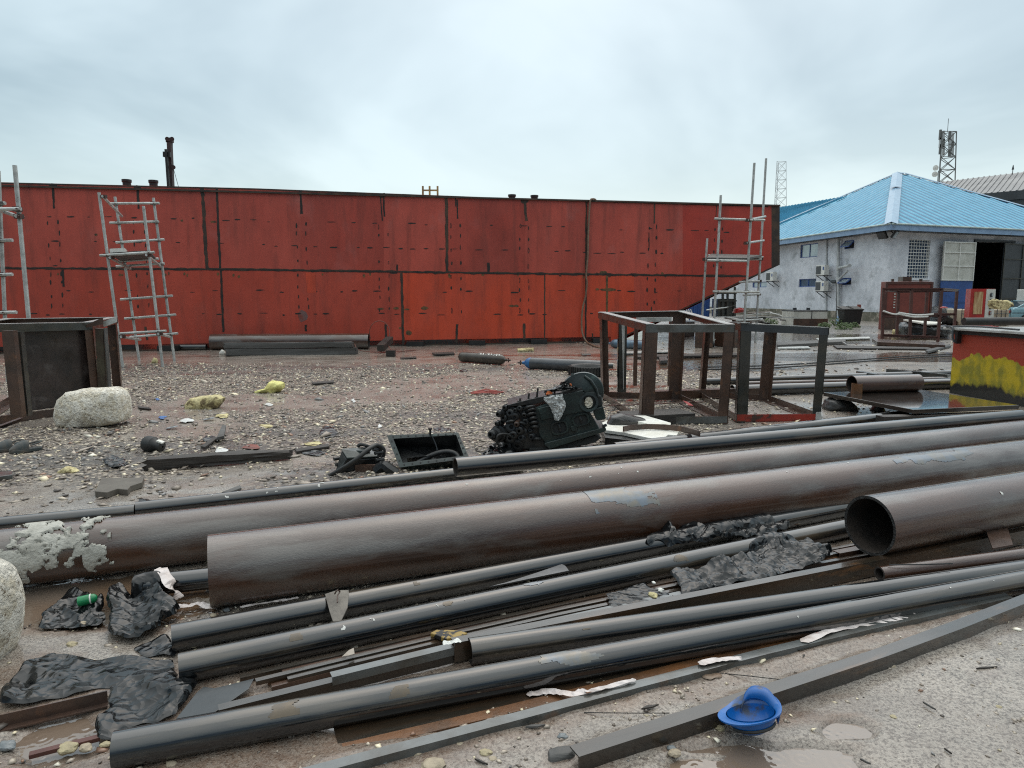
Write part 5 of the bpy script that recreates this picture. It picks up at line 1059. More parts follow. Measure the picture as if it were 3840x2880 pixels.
slab('wood_piece', 'short dark board standing up from rubbish beyond the timber', 'timber', [(812, 1640), (832, 1594), (848, 1594), (840, 1634)], .08, .03, m_woodgrey)
slab('wood_piece', 'thin dark slat lying left of the short board', 'timber', [(752, 1672), (806, 1634), (812, 1644), (768, 1676)], .04, .02, m_wood)
slab('wood_piece', 'black stick lying on gravel right of the yellow foam scrap', 'timber', [(1168, 1432), (1252, 1425), (1252, 1433), (1172, 1438)], .04, .03, m_wood)
slab('wood_piece', 'narrow grey board beside the thin dark pipe', 'timber', [(830, 1845), (900, 1818), (906, 1828), (860, 1845)], .03, .02, m_woodgrey)
slab('wood_piece', 'dark stick on the gravel between the concrete lump and yellow brick', 'timber', [(515, 1520), (560, 1528), (568, 1533), (520, 1528)], .03, .02, m_wood)
for x, y, lb in ((645, 1603, 'grey worn grinding disc right of the pale lump'), (783, 1571, 'pale blue grinding disc in front of the yellow brick')):
    c = gp(x, y, .02); mb = MB(); n = 24; o1 = [c+Vector((.065*math.cos(2*math.pi*i/n), .065*math.sin(2*math.pi*i/n), .01*math.cos(2*math.pi*i/n))) for i in range(n)]; o2 = [c+Vector((.02*math.cos(2*math.pi*i/n), .02*math.sin(2*math.pi*i/n), .0)) for i in range(n)]
    for up_ in (0, .006): mb.add([v+UP*up_ for v in o1+o2], [(i, (i+1) % n, n+(i+1) % n, n+i) for i in range(n)])
    mb.add([v for v in o1]+[v+UP*.006 for v in o1], [(i, (i+1) % n, n+(i+1) % n, n+i) for i in range(n)])
    tag(mb.build('grinding_disc', mat('disc_%d' % x, (.30, .31, .32), (.2, .22, .24), 9, rough=.6)), lb, 'disc', 'worn grinding discs')
# slip-on shoes
def shoe(x, y, rot, label):
    c = gp(x, y); q = empty('clog_shoe', c, label, 'shoe', 'muddy clogs'); Mz = Matrix.Rotation(rot, 3, 'Z'); mm = mat('muddy_grey_rubber', (.045, .055, .055), (.10, .085, .07), 9, rough=.5, bump=.3) if 'm_shoe' not in globals() else m_shoe
    globals()['m_shoe'] = mm
    ol = [(-.13, 0, .035), (-.11, .038, .035), (-.04, .043, .03), (.05, .055, .03), (.12, .045, .03), (.15, 0, .03), (.12, -.045, .03), (.05, -.055, .03), (-.04, -.043, .03), (-.11, -.038, .035)]
    mb = MB(); mb.prism([c+Mz @ Vector((a, b, .002)) for a, b, _ in ol], UP*.035); bevel(mb.build('sole', mm, q), .008)
    mb = MB(); n = 12; m = 7; b0 = len(mb.v)
    for j in range(m):
        s = j/(m-1); xx = -.01+.155*s; wy = .052*math.sqrt(max(0.02, 1-(max(0, s-.35)/.68)**2)); hh = .075*(1-s**2.2)+.006
        for i in range(n): a_ = math.pi*i/(n-1); mb.v.append(c+Mz @ Vector((xx, wy*math.cos(a_), .036+hh*math.sin(a_))))
    for j in range(m-1):
        for i in range(n-1): mb.f.append([j*n+i, j*n+i+1, (j+1)*n+i+1, (j+1)*n+i]); mb.m.append(0)
    mb.build('upper', mm, q, smooth=True, recalc=False)
    mb = MB(); mb.path([c+Mz @ Vector((-.02-.10*math.sin(a_), .048*math.cos(a_), .07+.02*math.sin(a_))) for a_ in [math.pi*i/10 for i in range(11)]], .008, 6); mb.build('heel_strap', mm, q)
shoe(38, 1690, R(235), 'muddy grey clog shoe, leftmost of the pair'); shoe(103, 1694, R(225), 'muddy grey clog shoe on the right of the pair, strap raised')
c = gp(575, 1690); q = empty('plastic_bottle', c, 'black plastic container lying on its side above the timber', 'bottle'); a = c+Vector((-.07, 0, .075)); b = c+Vector((.12, -.05, .05)); mb = MB(); mb.lathe(a, b, [(0, .02), (0, .07), (.02, .078), (.09, .078), (.12, .05), (.14, .045), (.19, .05), (.2, .01)], 20); mb.build('body', m_rubber, q, smooth=True); mb = MB(); mb.box(b+Vector((-.02, 0, .05)), (.06, .05, .015), Matrix.Rotation(.4, 3, 'Y')); mb.build('label_scrap', m_styro, q)
c = gp(1820, 1480); mb = MB(); rr3 = random.Random(4)
for i in range(9): a = c+Vector((rr3.uniform(-.25, -.1), rr3.uniform(-.12, .12), .03)); b = c+Vector((rr3.uniform(.12, .3), rr3.uniform(-.12, .12), .03)); mb.path([a, (a+b)/2+UP*rr3.uniform(.01, .05), b], .008, 5)
tag(mb.build('wire_bundle', mat('red_wire_insulation', (.45, .10, .08), None, 8, rough=.5)), 'small bundle of red wires on the gravel left of the engine', 'wire')
tag(slab('wood_strip', '', '', [(-30, 1790), (-20, 1770), (50, 1765), (46, 1780)], .04, .035, m_mill), 'grey metal offcut cut by the left edge above the thin pipe', 'metal scrap')
# puddled scraps of board and paper over the gravel
# ------------------------------------------------------------------ stripped engine block
EY = gp(2050, 1700).y
def ep(x, y, w=0.): X_, Y_ = zo(x, y, 1800, 1150); return yp(X_, Y_, EY+w)
q = empty('engine_block', z_(ep(780, 1230), 0), 'stripped green black engine block lying tilted behind the black pipe', 'engine')
def plate(name, pts, w0, w1, m_, bev=.008, par=None):
    mb = MB(); P = [ep(x, y, w0) for x, y in pts]; mb.prism(P, (0, w1-w0, 0)); return bevel(mb.build(name, m_, q if par is None else par), bev, 3)
body = plate('crankcase', [(470, 870), (700, 800), (760, 760), (905, 735), (930, 880), (1010, 1010), (1050, 1080), (600, 1215), (520, 1130), (485, 1010)], 0, .46, m_engine, .012)
plate('side_cover', [(500, 880), (700, 830), (720, 760), (890, 720), (905, 905), (740, 935), (640, 960), (530, 985)], -.018, 0, m_engine, .006)
# raised rims around two oval openings, dark hollows inside
def oval_rim(cx, cy, rx, ry, rot, nm):
    n = 28; mb = MB()
    def pt(k, s, w): a = 2*math.pi*k/n; ex = 2/3.2; x = math.copysign(abs(math.cos(a))**ex, math.cos(a))*rx*s; y = math.copysign(abs(math.sin(a))**ex, math.sin(a))*ry*s; return ep(cx+x*math.cos(rot)-y*math.sin(rot), cy+x*math.sin(rot)+y*math.cos(rot), w)
    R1 = [pt(k, 1.32, -.001) for k in range(n)]; R2 = [pt(k, 1.25, -.028) for k in range(n)]; R3 = [pt(k, 1.0, -.028) for k in range(n)]; R4 = [pt(k, .97, -.002) for k in range(n)]
    for A, B in ((R1, R2), (R2, R3), (R3, R4)): mb.add(A+B, [(k, (k+1) % n, n+(k+1) % n, n+k) for k in range(n)])
    o = mb.build('port_rim', m_engine, q, smooth=35); mb = MB(); mb.add([pt(k, .98, -.003) for k in range(n)], [tuple(range(n))]); mb.build('port_hollow', m_dark, o)
    mb = MB(); mb.path([ep(cx-rx*.2, cy-ry*.7, -.006), ep(cx, cy, -.010), ep(cx+rx*.1, cy+ry*.7, -.006)], .012, 6); mb.build('inner_web', m_engine_blk, o)
oval_rim(688, 1047, 60, 46, R(-14), 'a'); oval_rim(872, 978, 60, 42, R(-14), 'b')
for x, y, s in ((545, 1010, 14), (525, 915, 12), (770, 795, 12), (795, 808, 12), (782, 820, 9), (805, 1055, 17), (830, 908, 9), (955, 1010, 10), (1040, 880, 8), (1035, 960, 8), (1065, 940, 8), (620, 870, 8), (860, 760, 8), (575, 1130, 8)):
    mb = MB(); P = ep(x, y, -.004); mb.tube(P, P+Vector((0, -.016-.006*(s > 11), 0)), s*.0011, 12); mb.build('boss', m_engine, q, smooth=45)
plate('mount_triangle', [(785, 1035), (815, 1025), (848, 1050), (835, 1078), (800, 1080), (780, 1060)], -.02, 0, m_engine, .005)
plate('pan_rail', [(560, 1180), (1082, 1040), (1092, 1062), (1084, 1080), (600, 1232), (555, 1195)], -.035, .48, m_engine, .006)
plate('top_deck', [(235, 850), (430, 800), (880, 700), (890, 722), (480, 842), (250, 866)], -.01, .40, m_engine_blk, .005)
plate('rear_flange', [(985, 885), (1065, 862), (1088, 960), (1082, 975), (1010, 985), (990, 930)], -.03, .10, m_engine, .006)
# bell housing: domed shell with a round hole
n = 30; mb = MB(); C_ = (895, 735); RX, RY = 178, 172
prof = [(-.06, .05), (-.055, .35), (-.03, .70), (-.02, .96), (.0, 1.0), (.10, 1.0), (.26, .92), (.34, .72), (.36, .3)]
a0, a1 = R(-205), R(48)
for w_, s in prof: mb.v += [ep(C_[0]+RX*s*math.cos(a0+(a1-a0)*k/n)*(1 if math.cos(a0+(a1-a0)*k/n) > 0 else 1.1), C_[1]+RY*s*math.sin(a0+(a1-a0)*k/n), w_+.06) for k in range(n+1)]
for i in range(len(prof)-1):
    for k in range(n): mb.f.append([i*(n+1)+k, i*(n+1)+k+1, (i+1)*(n+1)+k+1, (i+1)*(n+1)+k]); mb.m.append(0)
mb.build('bell_housing', m_engine, q, smooth=45)
plate('housing_face', [(880, 770), (905, 735), (990, 735), (1050, 770), (1065, 850), (1040, 870), (930, 890), (895, 860)], .0, .25, m_engine, .015)
mb = MB(); mb.lathe(ep(940, 828, .0), ep(940, 828, -.1), [(0, .094), (.035, .090), (.035, .068), (.0, .062)], 26); mb.build('starter_hole_rim', m_engine, q, smooth=40)
mb = MB(); mb.add([ep(940+36*math.cos(2*math.pi*k/20), 828+48*math.sin(2*math.pi*k/20), -.006) for k in range(20)], [tuple(range(20))]); mb.build('starter_hole', m_conc, q)
mb = MB(); mb.path([ep(905, 600, .02), ep(960, 640, -.0), ep(1005, 710, -.0), ep(1020, 780, -.0)], .012, 8); mb.path([ep(790, 600, .1), ep(800, 590, .05)], .02, 8); mb.build('casting_rib', m_engine, q, smooth=True)
# front end: stacked pumps, pulleys, studs
rg = random.Random(3)
plate('timing_case', [(240, 862), (470, 850), (500, 1000), (560, 1140), (600, 1232), (330, 1240), (215, 1190), (215, 1090), (240, 1000)], .03, .42, m_engine_blk, .02)
for i, (x, y, r_, L_) in enumerate(((205, 910, .04, .14), (240, 870, .035, .1), (180, 1000, .03, .12), (185, 1095, .085, .16), (180, 1095, .055, .22), (290, 960, .05, .1), (330, 980, .035, .16), (280, 1040, .07, .1), (350, 1050, .05, .14), (390, 920, .03, .12), (420, 880, .03, .12), (310, 890, .03, .1), (350, 880, .03, .12), (400, 990, .04, .1), (270, 1130, .06, .12), (330, 1180, .07, .1), (250, 1200, .06, .08), (440, 1070, .03, .1), (450, 1120, .04, .1), (360, 1130, .045, .1), (230, 960, .045, .1), (310, 930, .05, .12), (265, 920, .05, .1), (380, 1080, .05, .09), (300, 1090, .05, .14))):
    dr = Vector((-.6 if x < 260 else -.15, -1, rg.uniform(-.2, .3))).normalized(); P = ep(x, y, .06); mb = MB(); mb.lathe(P-dr*.03, P+dr, [(0, r_), (L_*.6, r_), (L_*.62, r_*.8), (L_*.9, r_*.8), (L_*.95, r_*.55), (L_, r_*.55), (L_, r_*.3), (L_-.03, r_*.28)], 14); mb.build('fitting', m_rust if i == 6 else m_engine_blk, q, smooth=40)
for i, (x, y, x2, y2) in enumerate(((390, 880, 470, 860), (400, 905, 478, 885), (400, 940, 480, 920), (420, 975, 490, 960), (430, 1010, 500, 1000), (440, 1045, 505, 1040), (455, 1150, 520, 1145), (330, 1000, 400, 1020), (230, 1000, 300, 990))):
    mb = MB(); mb.path(smooth_pts([ep(x, y, -.0), ep((x+x2)/2, (y+y2)/2-6, -.04), ep(x2, y2, -.01)], 4), .016, 8); mb.build('rib', m_engine_blk, q, smooth=True)
for k in range(7):
    x = 340+k*75; y = 835-k*16.5; mb = MB(); P = ep(x, y, .02+.04*(k % 2)); mb.tube(P, P+UP*(.05+.03*(k % 3))+Vector((.01, 0, 0)), .010, 8); mb.tube(P+UP*.0, P+UP*.025, .02, 6); mb.build('stud', m_engine_blk, q)
plate('rocker_edge', [(340, 818), (560, 740), (690, 715), (700, 740), (560, 770), (360, 832)], .22, .34, m_engine_blk, .006)
mb = MB(); mb.path(smooth_pts([ep(290, 1140, -.05), ep(230, 1100, -.1), ep(160, 1110, -.12), ep(145, 1160, -.12), ep(170, 1215, -.1), ep(205, 1255, -.05)]), .010, 8); mb.build('breather_hose', m_rubber, q, smooth=True)
mb = MB(); P = ep(1060, 1035, -.03); mb.tube(P, ep(1092, 1022, -.05), .014, 8); mb.build('bolt', m_engine_blk, q)
plate('sump_edge', [(620, 1215), (1000, 1110), (1050, 1130), (1000, 1175), (600, 1262), (420, 1258), (430, 1220)], .02, .4, m_dark, .01)
# things lying on the engine
def drape(name, label, cat, px, w0, m_, seed, amp=.03, n=26, m=26, parent=None, group=None):
    # a bag or rag hanging: grid warped between an outline given as rows (left, right) from top to bottom
    rows = px; mb = MB(); N_ = n
    for j in range(m):
        t = j/(m-1)*(len(rows)-1); k = min(int(t), len(rows)-2); f = t-k; l = [rows[k][0][i]*(1-f)+rows[k+1][0][i]*f for i in (0, 1)]; r = [rows[k][1][i]*(1-f)+rows[k+1][1][i]*f for i in (0, 1)]
        for i in range(N_):
            s = i/(N_-1); x = l[0]*(1-s)+r[0]*s; y = l[1]*(1-s)+r[1]*s; a = fbm(np.array([s*4+seed]), np.array([t*1.1+seed]), seed, 3)[0]; b = abs(vn(s*9+seed, t*2.3, seed)-.5)
            mb.v.append(ep(x+6*(a-.5)*4, y+4*(b-.3), w0-amp*(math.sin(math.pi*s)*.8+a*1.2+b*.9)))
    for j in range(m-1):
        for i in range(N_-1): mb.f.append([j*N_+i, j*N_+i+1, (j+1)*N_+i+1, (j+1)*N_+i]); mb.m.append(0)
    return tag(mb.build(name, m_, smooth=True, recalc=False), label, cat, group)
drape('plastic_bag', 'crumpled clear white plastic bag hanging on the engine block', 'bag', [((560, 778), (712, 752)), ((553, 800), (722, 800)), ((592, 850), (740, 830)), ((610, 880), (738, 868)), ((625, 920), (722, 920)), ((640, 965), (690, 975)), ((655, 985), (684, 985))], -.03, m_bag, 3, .05)
mb = MB(); mb.path(smooth_pts([ep(578, 762, .02), ep(585, 742, -.02), ep(612, 738, -.02), ep(618, 748, -.02), ep(590, 752, -.03), ep(575, 758, -.02)]), .010, 8); tag(mb.build('orange_rag', m_orange, smooth=True), 'short orange cord curled on the engine above the plastic bag', 'cord')
mb = MB(); mb.path(smooth_pts([ep(738, 660, .03), ep(752, 652, .02), ep(745, 676, .02), ep(765, 680, .02), ep(782, 672, .02), ep(786, 690, .02)]), .010, 8); tag(mb.build('orange_rag', m_orange, smooth=True), 'short orange cord on the dark bell housing', 'cord')
drape('black_rag', 'oily black rag heaped on top of the engine by the bell housing', 'rag', [((700, 650), (760, 640)), ((690, 680), (790, 680)), ((560, 725), (860, 700)), ((548, 745), (880, 712))], .05, m_plastic, 9, .06)
# ------------------------------------------------------------------ oil pan
PY = gp(1600, 1768).y
def op(x, y, w=0.): X_, Y_ = zo(x, y, 960, 1200); return yp(X_, Y_, PY+w)
q = empty('oil_pan', z_(op(1350, 1290), 0), 'open black oil pan with bolt holes round its rim, tipped towards the camera', 'oil pan')
TL, TR, BR_, BL_ = op(1130, 995, .22), op(1748, 974, .22), op(1845, 1195, .0), op(1240, 1274, .0)
def bil(u, v): return (TL*(1-u)+TR*u)*(1-v)+(BL_*(1-u)+BR_*u)*v
nr = (TR-TL).cross(BL_-TL).normalized(); nr = nr if nr.y < 0 else -nr
mb = MB(); b = .07; bv = .12; O = [bil(0, 0), bil(1, 0), bil(1, 1), bil(0, 1)]; I = [bil(b, bv), bil(1-b*.6, bv*.7), bil(1-b*.9, 1-bv), bil(b, 1-bv)]
for s_ in (0, -.012): 
    V = [v+nr*s_ for v in O+I]; mb.add(V, [(k, (k+1) % 4, 4+(k+1) % 4, 4+k) for k in range(4)])
mb.add([v for v in O]+[v-nr*.012 for v in O], [(k, (k+1) % 4, 4+(k+1) % 4, 4+k) for k in range(4)]); bevel(mb.build('rim', m_engine, q), .003)
def holes():
    for k in range(9): yield .08+k*.105, bv*.5
    for k in range(8): yield .08+k*.115, 1-bv*.5
    for k in range(4): yield b*.5, .2+k*.2; yield 1-b*.4, .2+k*.2
mb = MB()
hk = 0
for u, v in holes():
    P = bil(u, v)+nr*.003; t1 = (TR-TL).normalized(); t2 = nr.cross(t1); g = MB(); g.add([P+(t1*math.cos(2*math.pi*k/10)+t2*math.sin(2*math.pi*k/10))*.008 for k in range(10)], [tuple(range(10))]); g.build('bolt_hole', m_dark, q)
bk = [bil(.08, .0)-nr*.20, bil(.9, .05)-nr*.22, bil(.88, .85)-nr*.20, bil(.1, .95)-nr*.20]
mb = MB()
for k in range(4): mb.quad(I[k], I[(k+1) % 4], bk[(k+1) % 4], bk[k])
mb.add(bk, [(0, 1, 2, 3)]); mb.build('inner_tray', m_engine_blk, q)
O2 = [v-nr*.012 for v in O]; bo = [v-nr*.012+(v-sum(bk, Vector())/4)*.06 for v in bk]; mb = MB()
for k in range(4): mb.quad(O2[k].lerp(O2[(k+2) % 4], .03), O2[(k+1) % 4].lerp(O2[(k+3) % 4], .03), bo[(k+1) % 4], bo[k])
mb.add(bo, [(0, 1, 2, 3)]); mb.build('outer_shell', m_engine, q)
mb = MB(); mb.path(smooth_pts([bil(.2, .86)-nr*.08, bil(.4, .70)-nr*.07, bil(.6, .58)-nr*.06, bil(.76, .56)-nr*.06, bil(.86, .66)-nr*.07, bil(.88, .85)-nr*.08]), .024, 12); mb.build('pickup_pipe', m_engine_blk, q, smooth=True)
mb = MB(); mb.path(smooth_pts([bil(.62, .08)-nr*.0, bil(.63, .3)-nr*.06, bil(.62, .5)-nr*.10, bil(.66, .68)-nr*.1]), .006, 6); mb.build('dipstick_tube', m_greysteel, q, smooth=True)
for v0 in (.3, .62): mb = MB(); mb.prism([bil(.15, .62)-nr*.16, bil(.5, .60)-nr*.16, bil(.5, .68)-nr*.04, bil(.15, .7)-nr*.04], nr*.006); 
mb.build('baffle', m_engine_blk, q)
mb = MB(); P = op(1505, 972, .2); mb.tube(P-UP*.02, P+UP*.03, .010, 8); mb.tube(P+UP*.025, P+UP*.04, .018, 6); mb.build('loose_bolt', m_engine_blk, q)
# gearbox housing with hose
q = empty('gear_housing', z_(op(860, 1340), 0), 'broken dark gear housing with a round port, left of the oil pan', 'engine part')
tp = [op(735, 1128, .0), op(1000, 1105, .28), op(1072, 1188, .12), op(785, 1205, -.06)]
mb = MB(); low_ = [z_(v, 0.0)+Vector((-.06 if i in (0, 3) else .0, 0, .0)) for i, v in enumerate(tp)]
mb.add(tp+low_, [(0, 1, 2, 3), (4, 5, 6, 7), (0, 1, 5, 4), (1, 2, 6, 5), (2, 3, 7, 6), (3, 0, 4, 7)]); bevel(mb.build('casting', m_engine_blk, q), .012)
mb = MB(); mb.prism([v+UP*.004+(v-tp[0])*.02 for v in tp], UP*.012); bevel(mb.build('top_plate', m_engine, q), .004)
cc_ = (tp[0]+tp[1]+tp[2]+tp[3])/4+Vector((.01, .04, .018)); mb = MB(); mb.lathe(cc_, cc_+UP, [(0, .075), (.015, .072), (.015, .042), (0, .04)], 22); r0 = mb.build('port_ring', m_engine, q, smooth=40); mb = MB(); mb.add([cc_+UP*.003+Vector((.041*math.cos(2*math.pi*k/18), .041*math.sin(2*math.pi*k/18), 0)) for k in range(18)], [tuple(range(18))]); mb.build('port', m_dark, q)
mb = MB(); mb.box((tp[2]+tp[3])/2+Vector((.03, -.02, -.12)), (.2, .03, .14)); mb.tube((tp[2]+tp[3])/2+Vector((-.0, -.05, -.12)), (tp[2]+tp[3])/2+Vector((-.0, .0, -.12)), .06, 18); mb.build('lower_boss', m_rust, q, smooth=40)
for x, y in ((715, 1190), (730, 1240), (1050, 1110), (1065, 1140), (1075, 1200)): mb = MB(); P = op(x, y, .05); mb.tube(P+Vector((-.03, -.05, 0)), P+Vector((.03, 0, 0)), .016, 8); mb.build('stud', m_engine_blk, q)
mb = MB(); mb.path(smooth_pts([op(580, 1378, .02), op(640, 1345, -.12), op(760, 1275, -.16), op(880, 1195, -.16), op(960, 1125, -.10), op(1030, 1085, .0), op(1068, 1092, .03), op(1075, 1130, .05), op(1062, 1180, .05)]), .019, 10); tag(mb.build('rubber_hose', m_rubber, smooth=True), 'thick black hose arching over the gear housing', 'hose')
mb = MB(); mb.path(smooth_pts([op(880, 1095, .2), op(905, 1075, .2), op(960, 1088, .2), op(1000, 1110, .25)]), .016, 8); mb.path(smooth_pts([op(1075, 1085, .1), op(1105, 1120, .1), op(1098, 1180, .1), op(1060, 1280, .1)]), .016, 8); tag(mb.build('oily_cable', m_rubber, smooth=True), 'short oily cables curling between the gear housing and oil pan', 'cable')
mb = MB(); mb.path(smooth_pts([op(1040, 1310, .0), op(1100, 1260, .0), op(1150, 1290, -.02), op(1210, 1330, -.02)]), .05, 8); tag(mb.build('scrap_casting', m_engine_blk, smooth=True), 'oily dark scrap wedged between gear housing and oil pan', 'scrap')
# ------------------------------------------------------------------ foam boards beside the engine
def zslab(name, label, cat, pts, z, th, m_, ox=1800, oy=1150, tilt=0., group=None): return slab(name, label, cat, [zo(x, y, ox, oy) for x, y in pts], z, th, m_, group)
zslab('foam_board', 'white foam board lying under the black slab beside the engine', 'foam board', [(1330, 940), (1430, 940), (1650, 1003), (1640, 1032), (1500, 1022), (1350, 985)], .17, .04, m_styro)
zslab('foam_board', 'lower dirty white foam board with ragged edge beside the engine', 'foam board', [(1045, 1005), (1120, 975), (1400, 985), (1560, 1040), (1735, 1055), (1700, 1110), (1625, 1105), (1590, 1135), (1500, 1140), (1400, 1120), (1240, 1085), (1080, 1065)], .125, .035, m_styro)
zslab('support_plate', 'dark sheet beneath the foam boards beside the engine', 'metal sheet', [(1050, 1050), (1240, 1000), (1640, 1100), (1600, 1160), (1400, 1165), (1080, 1130)], .085, .08, m_engine_blk)
lump('black_slab', 'black rock-like slab resting on the white foam boards', 'rock', [zo(*p, 1800, 1150) for p in ((1098, 1008), (1130, 950), (1220, 922), (1300, 935), (1400, 962), (1470, 990), (1470, 1010), (1380, 1028), (1180, 1030))], 1597, .22, m_rock, 21, z0=.12, bumpy=.01)
mb = MB(); P = [gp(*zo(x, y, 1800, 1150), .16) for x, y in ((1238, 1058), (1300, 1045), (1450, 1036), (1600, 1040), (1750, 1058), (1900, 1098))]
for a, b in zip(P, P[1:]): mb.bar(a, b, .012, .055)
tag(mb.build('bent_bar', m_rust), 'bent rusty flat bar lying across the white foam board', 'steel bar')
# ------------------------------------------------------------------ right middle ground
# plate on rocks
Zp = .22; cp = [gp(3088, 1471, Zp), gp(3425, 1536, Zp), gp(3822, 1519, Zp)]; cp.append(cp[0]+cp[2]-cp[1])
mb = MB(); mb.prism([p-UP*.05 for p in cp], UP*.05); o = bevel(mb.build('steel_plate', m_plate), .004); tag(o, 'wet reflective steel plate propped on rocks before the yellow and red box', 'steel plate')
for i, (pts, gy_, lb) in enumerate(([[(485, 870), (520, 810), (560, 790), (690, 800), (740, 850), (750, 900), (640, 905), (490, 890)], 1545, 'dark wet rock under the left corner of the steel plate'], [[(905, 890), (920, 858), (985, 860), (1005, 900), (960, 915), (910, 912)], 1547, 'smaller wet rock under the middle of the steel plate'])):
    lump('wet_rock', lb, 'rock', [zo(x, y, 2880, 1150) for x, y in pts], gy_, .35 if i == 0 else .2, m_rock, 30+i, bumpy=.02)
bar_thing('timber_prop', 'dark timber prop under the front edge of the steel plate', 'timber', [(3300, 1560), (3780, 1545)], .14, .13, m_wood, .15)
# short pipe on the plate: seated on z=Zp
def seated_pipe(pa, pb, r, z0, m_, label, wall=.008, mi=None, up=False):
    a = gp(*pa, z0); b = gp(*pb, z0); a.z = b.z = z0+r; d = (b-a).normalized(); L = (b-a).length; mb = MB(); n = 32; mb.lathe(a, b, [(0, r-wall), (0, r), (L, r), (L, r-wall), (0, r-wall)], n); mb.m[-n:] = [1]*n; return tag(mb.build('steel_pipe', [m_, mi or m_pipe_in], smooth=45), label, 'pipe')
seated_pipe((3192, 1473), (3440, 1466), .115, Zp, m_pipe_brown, 'short wide pipe offcut lying on the wet steel plate')
c = gp(3212, 1476, Zp); mb = MB(); mb.lathe(c, c+UP, [(0, .055), (0, .068), (.135, .068), (.135, .055), (0, .055)], 24); tag(mb.build('pipe_offcut', m_rust_or, smooth=45), 'small rusty tube offcut standing upright on the steel plate', 'pipe')
# pipes behind the plate
gpb = 'pipes lying behind the open frames'
pipe('P1', 2640, 1418, 3600, 1387, .058, 'upper thin grey pipe running behind the short wide offcut', BK, ext=1.5, group=gpb)
pipe('P2', 2760, 1431, 3600, 1411, .04, 'middle thin brown pipe between two others behind the offcut', BR, ext=1.5, group=gpb)
pipe('P3', 2745, 1444, 3600, 1418, .085, 'thicker black pipe behind the offcut, open end by the dark frame', BK, ext=1.5, group=gpb)
bar_thing('box_beam', 'dark square steel beam behind the pipes, nearer the box', 'steel beam', [(3330, 1383), (3560, 1404)], .12, .12, m_darksteel, .12)
bar_thing('box_beam', 'short grey topped square beam behind the pipes', 'steel beam', [(3222, 1391), (3345, 1412)], .12, .12, m_mill, .12)
for i, (y0, y1, lb) in enumerate(((1373, 1328, 'far thin black cable crossing the puddled yard'), (1382, 1335, 'near thin black cable crossing the puddled yard'))):
    mb = MB(); mb.path(smooth_pts([gp(2620, y0+4, .02), gp(2900, y0-3, .02), gp(3200, (y0+y1)/2, .02), gp(3400, y1+8, .02), gp(3640, y1-4, .02)]), .016, 6); tag(mb.build('cable', m_rubber, smooth=True), lb, 'cable', 'cables across the yard')
# yellow and red steel box
Lb = gp(3560, 1474); Rb = gp(3840, 1526); d = (Rb-Lb).normalized(); Rb = Lb+d*2.6; n = Vector((-d.y, d.x, 0)); n = n if n.y > 0 else -n; Hb = yp(3572, 1237, Lb.y).z
def paintbox():
    m = bpy.data.materials.new('red_over_yellow_paint'); m.use_nodes = True; nt = m.node_tree; b = nt.nodes['Principled BSDF']; L = nt.links.new; tc = nt.nodes.new('ShaderNodeTexCoord'); sp = nt.nodes.new('ShaderNodeSeparateXYZ'); L(tc.outputs['Object'], sp.inputs[0])
    mp = nt.nodes.new('ShaderNodeMapping'); L(tc.outputs['Object'], mp.inputs[0]); mp.inputs['Scale'].default_value = (2.4, 2.4, 1.6); v = mp.outputs[0]
    z = sp.outputs[2]; n1 = node_noise(nt, v, 1.4, 4); n2 = node_noise(nt, v, 1.7, 6, .6); zr = node_math(nt, 'ADD', z, node_math(nt, 'MULTIPLY', n1, -.42)); zy = node_math(nt, 'ADD', z, node_math(nt, 'MULTIPLY', n2, -.45))
    yel = node_mix(nt, node_step(nt, node_noise(nt, v, 2.5, 6), .42, .6), (.52, .39, .020), (.26, .235, .028)); base = node_mix(nt, node_step(nt, zy, -.10, -.03), (.018, .02, .018), yel)
    col = node_mix(nt, node_step(nt, zr, .37, .385), base, (.36, .050, .028)); L(col, b.inputs['Base Color']); b.inputs['Roughness'].default_value = .4; b.inputs['Coat Weight'].default_value = .3
    return m
q = empty('steel_tank_box', Lb, 'steel box painted red above worn yellow, at the right edge', 'steel box')
mb = MB(); Rb2 = Rb+n*1.4; Lb2 = Lb+n*1.4
for a, b in ((Lb, Rb), (Rb, Rb2), (Rb2, Lb2), (Lb2, Lb)): mb.quad(a, b, z_(b, Hb), z_(a, Hb))
o = mb.build('side_panel', paintbox(), q)
mb = MB(); e = .10; mb.prism([z_(Lb-d*.12-n*e, Hb+.002), z_(Rb-n*e, Hb+.002), z_(Rb2+n*e, Hb+.002), z_(Lb2-d*.12+n*e, Hb+.002)], UP*.035); bevel(mb.build('lid', m_flange, q), .004)
mb = MB(); mb.bar(z_(Lb-n*.02, Hb-.03), z_(Rb-n*.02, Hb-.03), .05, .055); mb.build('top_rim', m_black, q)
mb = MB(); mb.bar(z_(Lb+d*.16-n*.06, Hb-.03), z_(Lb+d*.16-n*.06, Hb-.20), .07, .05, up=d); mb.build('latch', m_black, q)
mb = MB(); mb.path(smooth_pts([z_(Lb-d*.05-n*.1, Hb+.05)+UP*.0, z_(Lb+d*.1-n*.12, Hb+.04), z_(Lb+d*.14-n*.14, Hb-.08), z_(Lb+d*.16-n*.12, Hb-.18)]), .014, 8); mb.path(smooth_pts([z_(Lb-d*.0-n*.05, Hb+.05), z_(Lb+d*.5, Hb+.07), z_(Lb+d*1.2-n*.02, Hb+.06)]), .014, 8); tag(mb.build('grey_hose', m_greysteel, smooth=True), 'grey hose lying over the lid edge of the yellow and red box', 'hose')
mb = MB(); mb.tube(yp(3615, 1206, 13), yp(3900, 1204, 13), .075, 14); tag(mb.build('black_pipe', m_rubber, smooth=True), 'black pipe above the lid of the yellow and red box', 'pipe'); 
for x in (3640, 3860): pass
